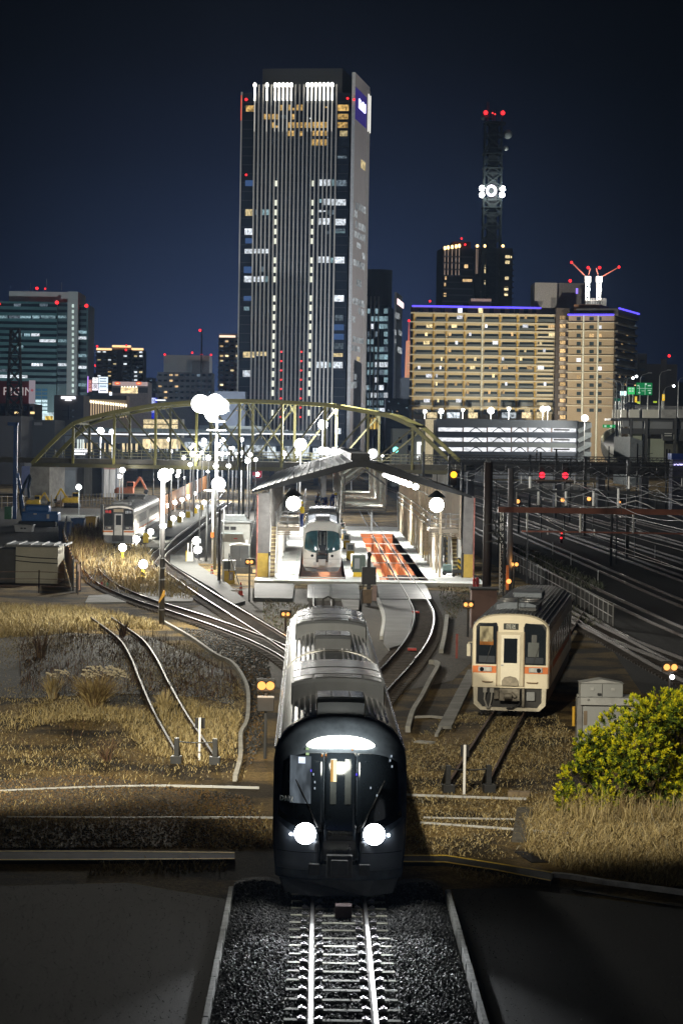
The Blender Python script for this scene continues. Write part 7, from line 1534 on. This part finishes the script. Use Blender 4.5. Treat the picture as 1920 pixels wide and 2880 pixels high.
ramp=[(1741,1206,640),(1722,1218,600),(1700,1234,560),(1690,1256,520),(1702,1284,480),(1732,1312,450)]; ramp2=[(1748,1207,640),(1744,1222,600),(1741,1240,560),(1746,1262,520),(1760,1286,480),(1790,1312,450)]
A=smoothpts([P(*q) for q in ramp],4);B=smoothpts([P(*q) for q in ramp2],4); n=min(len(A),len(B)); A=[A[int(i*(len(A)-1)/(n-1))] for i in range(n)];B=[B[int(i*(len(B)-1)/(n-1))] for i in range(n)]
o=A[n//2].copy(); t=thing('ramp','curved expressway ramp sweeping down with pale side walls','ramp',tuple(o)); m=MB(); m.loft([[a-o,b-o,b-o-Vector((0,0,.6)),a-o-Vector((0,0,.6))] for a,b in zip(A,B)]); part('roadway',m,M('ramp_road',(.10,.10,.11),.7),t)
for L_,mt_,nm in ((A,M('ramp_wall_olive',(.30,.29,.20),.7),'left_wall'),(B,M('ramp_wall_pale',(.50,.53,.50),.6),'right_wall')):
    m=MB(); m.loft([[a-o+Vector((-.15,0,0)),a-o+Vector((.15,0,0)),a-o+Vector((.15,0,1.5)),a-o+Vector((-.15,0,1.5))] for a in L_]); part(nm,m,mt_,t)
fp=(P(1790,1312,450)-o); part('side_wall',MB().prism([(fp.x-1.2,-8),(fp.x+1.0,-8),(fp.x+1.0,.2),(fp.x-1.2,.9)],fp.y+1,fp.y+26),M('ramp_wall_pale',()),t)
light('ramp_lamp_source',(3,-10,9),9000,(1,.95,.8),.5,t)
def sign(label,x0,y0,x1,y1,Y,col,lines,post=True,em=.7):
    t,f=building('road_sign',label,'road sign',x0,y0,Y,x1,E('sign_%s'%label[:14].replace(' ','_'),col,em),.2)
    me=t.children[0].data; zb=f.uv((x0+x1)/2,y1)[1]-ZG
    for v in me.vertices:
        if v.co.z<.5: v.co.z=zb
    t.children[0].name='panel'
    for a,b,c,d in lines: f.win(a,b,c,d,E('sign_white_mark',(.6,.85,.7),.8),'marking',.06)
    for u in ((.25,.75) if post else ()): boxpart(t,'post',f.W*u-.12,f.W*u+.12,.2,.45,f.H-16,zb+.5,steel)
    return t,f
sign('large green direction sign with white lines on the expressway',1788,1076,1833,1111,570,(.01,.28,.08),((1790,1092,1832,1093),(1796,1086,1797,1108),(1812,1078,1817,1083),(1812,1083,1813,1110),(1820,1083,1829,1086),(1791,1083,1796,1086),(1820,1097,1829,1099),(1803,1099,1813,1100),(1823,1103,1829,1107),(1793,1103,1799,1106)),True,.6)
sign('small bright green sign left of the large green one',1764,1089,1784,1109,572,(.05,.62,.16),((1766,1091,1772,1095),(1775,1091,1781,1095),(1767,1098,1773,1102),(1775,1098,1780,1102)),True,.9)
sign('glowing white square board left of the green signs',1743,1100,1760,1112,575,(.75,1,.97),(),True,2.0)
sign('yellow vertical sign under the large green one',1784,1115,1790,1132,568,(1,.62,.02),((1786,1118,1788,1120),(1786,1123,1788,1125)),False,.9); sign('yellow vertical sign at the far right of the expressway',1861,1109,1868,1127,568,(.85,.58,.02),((1863,1112,1866,1114),(1863,1118,1866,1120)),True,.6)
sign('tiny lime sign beside the yellow vertical sign',1790,1129,1799,1135,568,(.55,.8,.05),(),False,.7); sign('tiny lime sign low right of the large green one',1836,1128,1846,1133,568,(.4,.7,.05),(),False,.4)
sign('green sign hung below the expressway over the ramp',1694,1194,1729,1203,560,(.01,.40,.10),((1698,1196,1704,1201),(1714,1196,1720,1201)),False,.7)
sign('small green sign by the lamp posts left of the expressway',1726,1120,1746,1128,580,(.0,.16,.08),(),True,.4)
for i,(xb,yt,dx,lit_) in enumerate(((1798,1052,1,0),(1852,1044,1,0),(1865,1087,1,1),(1750,1065,1,1),(1746,1071,-1,0),(1760,1060,1,1),(1732,1068,-1,0),(1725,1078,-1,0),(1905,1062,1,0))):
    b=P(xb,1150,575); tp=P(xb,yt,575); t=thing('street_light','arched street light on the expressway, %s'%('tall, crossing the large green sign','tall, right of the large green sign','short and lit, right of the yellow sign','lit, left of the white board','unlit, farthest back left of the white board','lit, just above the white board','slim, second from the left end','slim, at the left end','at the right edge of the picture')[i],'street light',(b.x,b.y,b.z)); h=tp.z-b.z
    part('pole',MB().tube([(0,0,-2),(0,0,h-1),(dx*.4,0,h-.2),(dx*2.0,0,h+.3)],[.12,.09,.07,.06],8),steel,t); part('head',MB().box(min(dx*1.7,dx*2.6),max(dx*1.7,dx*2.6),-.15,.15,h+.2,h+.42),steel,t,.03)
    if lit_: part('lens',MB().ball((dx*2.2,-.1,h+.15),.28,8,5),lampc,t)
t,f=building('kiosk','small shelter with a blue roof and a blue white light strip at the right edge','shelter',1890,1292,330,1980,M('kiosk_dark',(.05,.05,.07),.6),3); boxpart(t,'blue_roof',-.2,f.W,-.4,3.2,f.H,f.H+.8,M('kiosk_blue',(.02,.06,.30),.4)); f.win(1893,1303,1975,1309,E('kiosk_strip',(.55,.50,1),2.5),'light_strip',.3)
# dark low blocks filling the skyline behind
for i,(x0,x1,yt,Y,c) in enumerate(((-60,60,1168,480,(.05,.05,.055)),(60,155,1180,500,(.045,.05,.055)),(345,450,1100,1050,(.06,.07,.10)),(590,690,1100,1020,(.05,.06,.08)),(1085,1165,1120,1000,(.07,.08,.10)),(1128,1162,1062,1100,(.12,.14,.17)),(1640,1800,1080,1100,(.012,.012,.016)),(1880,2000,1075,1100,(.016,.016,.02)),(235,275,1050,1400,(.04,.05,.08)),(404,470,1072,1450,(.045,.055,.08)))):
    t,f=building('city_block',['dark low roof block at the far left edge','dark low roof block left of the grey sign block','bluish block behind the blue store','bluish block at the foot of the tall tower','grey block between the towers and the cream flats','slim pale block under the orange broadcast tower','black block behind the expressway signs','black block at the right edge','bluish distant block left of the dark flats','bluish distant block left of the grey hall'][i],'building',x0,yt,Y,x1,M('skyline_%d'%i,c,.8,0,.08,.1),20)
    if i in (2,3,4,8,9):
        for k in range(10):
            x=random.uniform(x0+3,x1-8); y=random.uniform(yt+6,yt+70); f.win(x,y,x+random.uniform(2,5),y+random.uniform(2,4),random.choice((W_dim,W_apo,W_apt,W_cool)),'lit_window')
    if i in(0,1): f.win(x0+40,yt+8,x0+60,yt+16,mgrey,'roof_plant',2)
# ================================================================ PLANTS AND STONES
def npmesh(name,V,Fc,mats,mi=None,smooth=False):
    me=bpy.data.meshes.new(name); n=Fc.shape[1]; me.vertices.add(len(V)); me.vertices.foreach_set('co',V.astype(np.float32).ravel())
    me.loops.add(Fc.size); me.loops.foreach_set('vertex_index',Fc.astype(np.int32).ravel()); me.polygons.add(len(Fc)); me.polygons.foreach_set('loop_start',np.arange(0,Fc.size,n,dtype=np.int32))
    try: me.polygons.foreach_set('loop_total',np.full(len(Fc),n,dtype=np.int32))
    except Exception: pass
    for m_ in mats: me.materials.append(m_)
    if mi is not None: me.polygons.foreach_set('material_index',mi.astype(np.int32))
    if smooth: me.polygons.foreach_set('use_smooth',np.ones(len(Fc),dtype=bool))
    me.update(calc_edges=True); me.validate(); o=bpy.data.objects.new(name,me); COL.objects.link(o); return o
def leafm(name,c,tr=.3):
    if name in MATS: return MATS[name]
    m=bpy.data.materials.new(name); m.use_nodes=True; t=m.node_tree; b=t.nodes['Principled BSDF']; b.inputs['Base Color'].default_value=(*c,1); b.inputs['Roughness'].default_value=.65; b.inputs['Specular IOR Level'].default_value=.25
    MATS[name]=m; return m
straw=[leafm('straw_pale',(.44,.36,.19)),leafm('straw_gold',(.34,.26,.11)),leafm('straw_brown',(.16,.115,.055)),leafm('straw_grey',(.22,.20,.14))]
def inside(poly,X,Y):
    c=np.zeros(len(X),bool); n=len(poly); j=n-1
    for i in range(n):
        xi,yi=poly[i];xj,yj=poly[j]; k=((yi>Y)!=(yj>Y))&(X<(xj-xi)*(Y-yi)/((yj-yi) or 1e-9)+xi); c^=k; j=i
    return c
def patchnoise(X,Y,s,seed):
    r=np.random.default_rng(seed); v=np.zeros(len(X))
    for k in range(7):
        a=r.uniform(0,6.28); f=s*r.uniform(.5,2.2); v+=np.sin(X*math.cos(a)*f+Y*math.sin(a)*f*.6+r.uniform(0,6.28))
    return v/7
def blades(name,label,px,dens,h0,h1,wd,lean,mats,p,kind='stuff',z=ZG,seed=1,patchy=.0,world=None,clear=()):
    r=np.random.default_rng(seed); poly=world or [tuple(G(x,y,z))[:2] for x,y in px]
    xs=[q[0] for q in poly];ys=[q[1] for q in poly]; A=(max(xs)-min(xs))*(max(ys)-min(ys)); n=int(A*dens)
    X=r.uniform(min(xs),max(xs),n);Y=r.uniform(min(ys),max(ys),n); k=inside(poly,X,Y)
    if patchy: pn=patchnoise(X,Y,.9,seed); k&=(pn+r.normal(0,.25,n))>(-.35+patchy)
    for q in clear: k&=~inside(q,X,Y)
    X=X[k];Y=Y[k];n=len(X)
    h=(h0+(h1-h0)*r.random(n)**2)*(1+.35*patchnoise(X,Y,1.3,seed+5)); w_=wd*(.6+.8*r.random(n)); a=r.uniform(0,2*np.pi,n); b=r.normal(0,lean,(n,2))+np.array([.15,0])*lean
    dx=np.cos(a)*w_/2;dy=np.sin(a)*w_/2; V=np.zeros((n,5,3))
    V[:,0]=np.stack([X-dx,Y-dy,np.full(n,z-.01)],1);V[:,1]=np.stack([X+dx,Y+dy,np.full(n,z-.01)],1)
    mx_=X+b[:,0]*h*.35;my=Y+b[:,1]*h*.35
    V[:,2]=np.stack([mx_+dx*.7,my+dy*.7,z+h*.6],1);V[:,3]=np.stack([mx_-dx*.7,my-dy*.7,z+h*.6],1)
    V[:,4]=np.stack([X+b[:,0]*h,Y+b[:,1]*h,z+h*(1-.25*np.minimum(1,np.abs(b).sum(1)))],1)
    base=np.arange(n)*5
    tri=np.concatenate([np.stack([base,base+1,base+2],1),np.stack([base,base+2,base+3],1),np.stack([base+3,base+2,base+4],1)])
    mi=np.tile(r.choice(len(mats),n,p=p),3)
    o=npmesh(name,V.reshape(-1,3),tri,mats,mi); o['kind']=kind
    return o
fieldL=[(-80,1700),(240,1712),(440,1757),(560,1818),(640,1862),(690,1950),(684,2060),(690,2150),(735,2260),(790,2388),(-80,2388)]
blades('dry_grass','',fieldL,120,.03,.15,.022,.9,straw,[.40,.34,.12,.14],seed=3,patchy=.42)
blades('dry_grass','',[(-80,2010),(200,1985),(430,2000),(560,1985),(680,2010),(660,2120),(560,2160),(400,2110),(330,2030),(200,2025),(-80,2080)],140,.08,.3,.026,.8,straw,[.55,.35,.05,.05],seed=33,patchy=.05)
blades('dry_grass','',[(1385,2006),(1468,2010),(1372,2195),(1262,2195)],150,.03,.14,.022,1.0,straw,[.30,.28,.24,.18],seed=34)
blades('dry_grass','',[(-80,1702),(240,1712),(430,1752),(460,1772),(300,1768),(120,1790),(-80,1800)],130,.12,.45,.03,.6,straw,[.45,.4,.1,.05],seed=4)
weedm=[leafm('weed_dark',(.035,.026,.02)),leafm('weed_red',(.085,.04,.028)),leafm('weed_brown',(.11,.07,.035))]
blades('dead_weeds','',[(40,1790),(250,1770),(450,1790),(580,1850),(665,1905),(685,1965),(560,1975),(330,1960),(60,1960)],9,.2,.8,.02,.25,weedm,[.45,.3,.25],seed=6)
blades('dead_weeds','',[(60,2150),(60,2040),(200,2010),(380,2060),(430,2130),(560,2200),(300,2260)],3,.15,.6,.018,.35,weedm,[.4,.2,.4],seed=7)
blades('dry_grass','',[(420,1990),(520,1960),(600,2010),(620,2100),(500,2110)],90,.10,.45,.025,.5,straw,[.45,.35,.1,.1],seed=8,patchy=.05)
fieldR=[(1100,2240),(1150,2090),(1250,2015),(1330,2005),(1380,1995),(1560,2010),(1640,2095),(1610,2200),(1560,2400),(1400,2418),(1100,2400)]
blades('dry_grass','',fieldR,170,.03,.13,.022,1.1,straw,[.34,.24,.20,.22],seed=9,patchy=.22)
blades('tall_dry_grass','',[(1478,2400),(1470,2330),(1500,2285),(1560,2262),(1700,2240),(2010,2200),(2010,2505),(1760,2478),(1560,2440)],300,.10,.48,.018,.95,straw,[.36,.40,.16,.08],seed=10)
blades('tall_dry_grass','',[(1560,2290),(1620,2268),(2010,2240),(2010,2330),(1640,2330)],110,.4,1.0,.016,.45,straw,[.40,.40,.15,.05],seed=11)
blades('dry_grass','',[(280,2424),(560,2424),(640,2424),(640,2450),(420,2462),(240,2465)],160,.03,.2,.02,.9,straw,[.3,.3,.3,.1],seed=12)
blades('dry_grass','',[(1255,2440),(1400,2455),(1540,2486),(1480,2490),(1300,2475)],170,.04,.2,.02,.9,straw,[.3,.3,.3,.1],seed=13)
blades('leaf_tufts','',[(60,1800),(250,1785),(450,1800),(580,1855),(665,1910),(680,1965),(560,1970),(330,1955),(60,1960)],48,.04,.24,.035,.9,[weedm[0],weedm[2],straw[2],weedm[1]],[.45,.25,.15,.15],seed=61,patchy=.25)
blades('yard_grass','',[(210,1545),(300,1535),(420,1540),(430,1600),(560,1670),(540,1690),(330,1672),(240,1640)],26,.15,.75,.05,.45,straw,[.5,.3,.1,.1],seed=14,patchy=.1)
blades('yard_grass','',[(195,1500),(280,1470),(300,1560),(230,1585),(190,1560)],30,.3,1.3,.04,.3,[straw[1],straw[2],weedm[1]],[.4,.4,.2],seed=15)
blades('scrub','',[(1440,1532),(1520,1566),(1620,1610),(1700,1655),(1690,1668),(1600,1640),(1500,1590),(1430,1552)],14,.15,.6,.10,.8,[leafm('scrub_grey',(.16,.16,.12)),leafm('scrub_green',(.07,.085,.05))],[.6,.4],seed=16)
blades('scrub','',[(1590,1700),(1660,1735),(1690,1770),(1640,1770),(1590,1730)],16,.15,.5,.08,.8,[MATS['scrub_grey'],MATS['scrub_green']],[.6,.4],seed=17)
blades('yard_grass','',[(740,1690),(860,1700),(870,1715),(800,1790),(740,1760)],28,.05,.25,.04,.8,[straw[3],straw[2],leafm('dull_green',(.08,.10,.04))],[.4,.3,.3],seed=18)
blades('yard_grass','',[(1230,1650),(1330,1650),(1320,1700),(1260,1760),(1240,1700)],26,.04,.2,.04,.8,[straw[3],straw[2],MATS['dull_green']],[.4,.3,.3],seed=19)
# pampas clump
def clump(name,label,x,y,n,h,spread,mats,p,plumes=0,wd=.02,seed=1):
    r=np.random.default_rng(seed); c=G(x,y,ZG); t=thing(name,label,'grass clump',tuple(c)); m=MB(); ms=[]
    for i in range(n):
        a=r.uniform(0,6.28); rr=r.random()**.5*spread*.25; L_=h*r.uniform(.55,1.05); o=r.uniform(.15,1)*spread; bx,by=math.cos(a)*rr,math.sin(a)*rr; tx,ty=bx+math.cos(a)*o*.9,by+math.sin(a)*o*.9
        pr=(bx,by,0)
        for k in range(1,5):
            u=k/4; z=L_*(u-.32*u*u*(o/spread)); q=(bx+(tx-bx)*u**1.6,by+(ty-by)*u**1.6,z); w0=wd*(1-u*.8+.1); m.add([(pr[0]-w0,pr[1],pr[2]),(pr[0]+w0,pr[1],pr[2]),(q[0]+w0*.8,q[1],q[2]),(q[0]-w0*.8,q[1],q[2])],[(0,1,2,3)],int(r.choice(len(mats),p=p))); pr=q
    part('blades',m,mats,t,fixn=False)
    if plumes:
        m=MB()
        for i in range(plumes):
            a=r.uniform(-.5,.9); x0=a*spread*1.0; z0=h*r.uniform(.80,1.05); ln=r.uniform(.2,.4)
            for k in range(5): u=k/4; m.ball((x0+ln*u*.8,r.uniform(-.3,.3),z0-.12*u*u),.035*(1-.4*u),5,3,0,(1.6,1,1))
        o=part('plumes',m,leafm('plume_pale',(.50,.44,.32)),t); o['kind']='stuff'
    return t
clump('pampas_grass','large arching dry pampas clump in the left field',268,1992,420,1.45,1.1,[straw[1],straw[2],leafm('pampas_dark',(.12,.075,.03))],[.35,.35,.3],26,.016,21)
clump('dry_reed_clump','small upright golden reed clump between the left stub rails',462,2010,160,.95,.4,straw,[.5,.35,.1,.05],0,.016,22)
clump('dry_reed_clump','thin tawny reed clump left of the pampas clump',150,1965,140,1.1,.6,straw[1:],[.4,.4,.2],6,.015,23)
clump('dark_shrub','dark leafless shrub at the upper left of the field',115,1850,70,1.5,.7,weedm,[.5,.2,.3],0,.016,24)
clump('dark_shrub','thin dark stalks standing by the lamp pole field edge',345,1790,45,1.2,.6,weedm,[.7,.1,.2],0,.018,25)
clump('dark_shrub','bare twiggy shrub low in the left gravel',300,2140,60,.8,.6,weedm,[.3,.3,.4],0,.012,26)
# green bush at the right
def bush():
    r=np.random.default_rng(31); c=G(1800,2288,ZG); t=thing('green_bush','large yellow green leafy bush at the right edge','bush',tuple(c)); s=c.y/7000
    lumps=[]
    for x,y,rad in ((1640,2200,52),(1600,2250,40),(1690,2140,62),(1660,2090,45),(1740,2060,60),(1800,2110,85),(1820,2020,60),(1880,1995,65),(1920,2060,85),(1740,2190,75),(1860,2190,90),(1960,2150,90),(1720,2110,60),(1790,1995,40),(1950,1990,60),(1580,2215,24),(1650,2140,36),(1900,2240,60),(1700,2245,45)):
        p=P(x,y,c.y)-Vector(c); lumps.append((p.x,r.uniform(-.3,1.2),p.z,rad*s))
    V=[];Fq=[];MI=[]; n=0
    for (lx,ly,lz,lr) in lumps:
        for q in range(int(210*(lr/.6)**2)):
            d=r.normal(size=3); d/=np.linalg.norm(d); rr=lr*(.70+.38*r.random()**.7)*(1+.16*math.sin(d[0]*6+lx*3)*math.sin(d[2]*7+lz*2)); c0=np.array([lx,ly,lz])+d*rr*np.array([1,1,.92])
            if c0[2]<.03: continue
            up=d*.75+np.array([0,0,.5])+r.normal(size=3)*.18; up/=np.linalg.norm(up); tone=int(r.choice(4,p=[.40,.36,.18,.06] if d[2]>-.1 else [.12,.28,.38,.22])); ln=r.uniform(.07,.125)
            e1=np.cross(up,[.3,.9,.1]); e1/=np.linalg.norm(e1); e2=np.cross(up,e1); ph=r.random()*6.28
            for j in range(12):
                an=ph+j*2.4; tilt=.25+.085*j; a=(e1*math.cos(an)+e2*math.sin(an))*math.sin(tilt)+up*math.cos(tilt); b=np.cross(a,up); b/=np.linalg.norm(b)+1e-9; l=ln*(1.05-.02*j); w_=l*.20; p=c0-up*.006*j
                V+=[p,p+a*l*.55+b*w_,p+a*l,p+a*l*.55-b*w_]; Fq.append((n,n+1,n+2,n+3)); n+=4; MI.append(tone if r.random()<.75 else min(3,tone+1))
    o=npmesh('foliage',np.array(V),np.array(Fq),[leafm('leaf_yellow',(.70,.64,.02)),leafm('leaf_lime',(.42,.46,.02)),leafm('leaf_green',(.11,.17,.02)),leafm('leaf_dark',(.04,.065,.015))],np.array(MI)); o.parent=t
    for i in range(9):
        lx,ly,lz,lr=lumps[i*2]; part('stem',MB().tube([(lx*.25+.2,.4,0),(lx*.6,ly*.6+.2,lz*.5),(lx,ly,lz)],[.05,.03,.012],6),M('bush_bark',(.07,.05,.035),.9),t)
bush()
# stones of the track bed and of the dark yards
def stones(name,poly,dens,s0,s1,zf,mats,p,seed):
    r=np.random.default_rng(seed); xs=[q[0] for q in poly];ys=[q[1] for q in poly]; n=int((max(xs)-min(xs))*(max(ys)-min(ys))*dens); X=r.uniform(min(xs),max(xs),n);Y=r.uniform(min(ys),max(ys),n); k=inside(poly,X,Y); X=X[k];Y=Y[k];n=len(X)
    Z=np.interp(X,*zf) if zf else np.full(n,ZG+.01); oc=np.array([(1,0,0),(-1,0,0),(0,1,0),(0,-1,0),(0,0,1),(0,0,-1)],float)
    s=r.uniform(s0,s1,(n,1,1))*r.uniform(.55,1.25,(n,1,3)); V=oc[None]*s+r.normal(0,.18,(n,6,3))*s; a=r.uniform(0,6.28,n); ca,sa=np.cos(a)[:,None],np.sin(a)[:,None]; tl=r.normal(0,.5,n)[:,None]
    x=V[:,:,0]*ca-V[:,:,1]*sa; y=V[:,:,0]*sa+V[:,:,1]*ca; z=V[:,:,2]+x*tl
    V=np.stack([x+X[:,None],y+Y[:,None],z+Z[:,None]+.012],2); f=np.array([(0,2,4),(2,1,4),(1,3,4),(3,0,4),(2,0,5),(1,2,5),(3,1,5),(0,3,5)]); Fc=(np.arange(n)[:,None,None]*6+f[None]).reshape(-1,3)
    o=npmesh(name,V.reshape(-1,3),Fc,mats,np.repeat(r.choice(len(mats),n,p=p),8)); o['kind']='stuff'; return o
stm=[M('stone_dark',(.026,.026,.026),.6,0,.2,9),M('stone_mid',(.07,.07,.068),.55,0,.2,9),M('stone_pale',(.19,.188,.18),.5,0,.2,9)]
stones('ballast_stones',[(-1.66,38.5),(2.74,38.5),(2.74,53),(-1.66,53)],520,.02,.045,(BX,BH),stm,[.52,.36,.12],41)
for q,sd_ in (([(-11,38.5),(-1.9,38.5),(-1.9,51.6),(-4,53.4),(-11,53)],42),([(3.05,38.5),(11,38.5),(9,50.4),(6.2,52.2),(3.05,53.2)],43)): stones('yard_stones',q,30,.006,.012,None,[M('yard_stone',(.013,.013,.0135),.7,0,.3,9),stm[0],stm[1]],[.72,.24,.04],sd_)
stones('leafy_stones',[tuple(G(x,y,ZG))[:2] for x,y in ((-60,2200),(240,2180),(380,2200),(700,2240),(780,2388),(-60,2388))],160,.015,.035,None,[leafm('leaf_litter',(.16,.10,.045)),stm[0],stm[1]],[.45,.35,.2],44)
stones('turnout_stones',[tuple(G(x,y,ZG))[:2] for x,y in ((470,1762),(700,1790),(740,1760),(760,1900),(735,2100),(700,2160),(690,2060),(700,1950),(650,1860))],60,.03,.06,None,[stm[0],stm[1],leafm('leaf_litter',())],[.5,.3,.2],45)
# ================================================================ LIGHT FROM LAMPS OUTSIDE THE PICTURE AND FLOODLIGHTS ADDED FOR THE TOWN
def streetlamp(label,x,y,z,targets,arm=0):
    t=thing('street_lamp',label,'street lamp',(x,y,ZG)); h=z-ZG; part('pole',MB().tube([(arm,0,0),(arm,0,h+.6)],[.22,.12],10),steel,t); part('arm',MB().tube([(arm,0,h+.5),(0,0,h+.45)],.08,8),steel,t) if arm else None; part('head',MB().box(-.5,.5,-.2,.2,h+.25,h+.40),steel,t,.03); part('lens',MB().box(-.4,.4,.14,.2,h+.0,h+.24),lampw,t)
    for (tx,ty,tz),sz,pw,col in targets: light('lamp_source',(0,.35,h),pw,col,.4,t,spot=sz,target=(tx-x,ty-y,tz-ZG),blend=.6)
streetlamp('tall yard lamp outside the picture on the left of the field',-13.5,50,13,[((-7.5,92,0),62,46000,(1,.90,.68))])
streetlamp('tall yard lamp outside the picture above the near rails',-2.5,40,19,[((9.0,75,0),44,44000,(1,.90,.70)),((-6,84,0),40,12000,(1,.90,.70))],-12)
sd=bpy.data.lights.new('town_glow','SUN'); sd.energy=.03; sd.color=(.85,.92,1); sd.angle=R_(25); so=bpy.data.objects.new('town_glow',sd); COL.objects.link(so)
so.rotation_euler=Vector((-.62,.74,-.16)).to_track_quat('-Z','Y').to_euler()
# unseen floodlights added to brighten the facades of the town
def flood(label,x,y,z,tx,ty,tz,sz,pw,col=(1,.97,.93)):
    t=thing('added_floodlight',label,'floodlight',(x,y,z)); part('case',MB().box(-.6,.6,-.3,.3,-.4,.4),dsteel,t); part('lens',MB().box(-.5,.5,-.34,-.3,-.3,.3),lampc,t); part('bracket',MB().box(-.1,.1,-.1,.1,-1.2,-.4),dsteel,t)
    light('flood_source',(0,0,.6),pw,col,1.0,t,spot=sz,target=(tx-x,ty-y,tz-z),blend=.7)
flood('added floodlight right of the tall tower aimed up its pale side wall',150,1085,4,32,1130,75,75,0.55e6)
flood('added floodlight before the tall tower aimed up its left half',-42,985,3,-22,1095,85,80,2.6e5,(.9,.95,1))
flood('added floodlight before the tall tower aimed up its right half',8,985,3,-2,1095,85,80,2.6e5,(.9,.95,1))
flood('added floodlight aimed at the left of the cream apartments',58,800,4,52,905,34,70,3.8e5,(1,.89,.66))
flood('added floodlight aimed at the right of the cream apartments',100,800,4,98,905,34,70,3.2e5,(1,.89,.66))
flood('added floodlight aimed up the left office block',-105,800,3,-110,900,32,70,2.0e5,(.75,.95,1))
# ---------------------------------------------------------------- haze
m=MB().box(-1310,1310,-64,2620,ZG-1,205); hz=part('haze',m,[]); hz['kind']='stuff'
hm=bpy.data.materials.new('haze'); hm.use_nodes=True; t=hm.node_tree; t.nodes.clear(); o=t.nodes.new('ShaderNodeOutputMaterial'); v=t.nodes.new('ShaderNodeVolumePrincipled')
v.inputs['Color'].default_value=(.42,.62,1,1); v.inputs['Density'].default_value=.00008; v.inputs['Anisotropy'].default_value=.5; t.links.new(v.outputs[0],o.inputs['Volume']); hz.data.materials.append(hm)
cy.volume_bounces=0
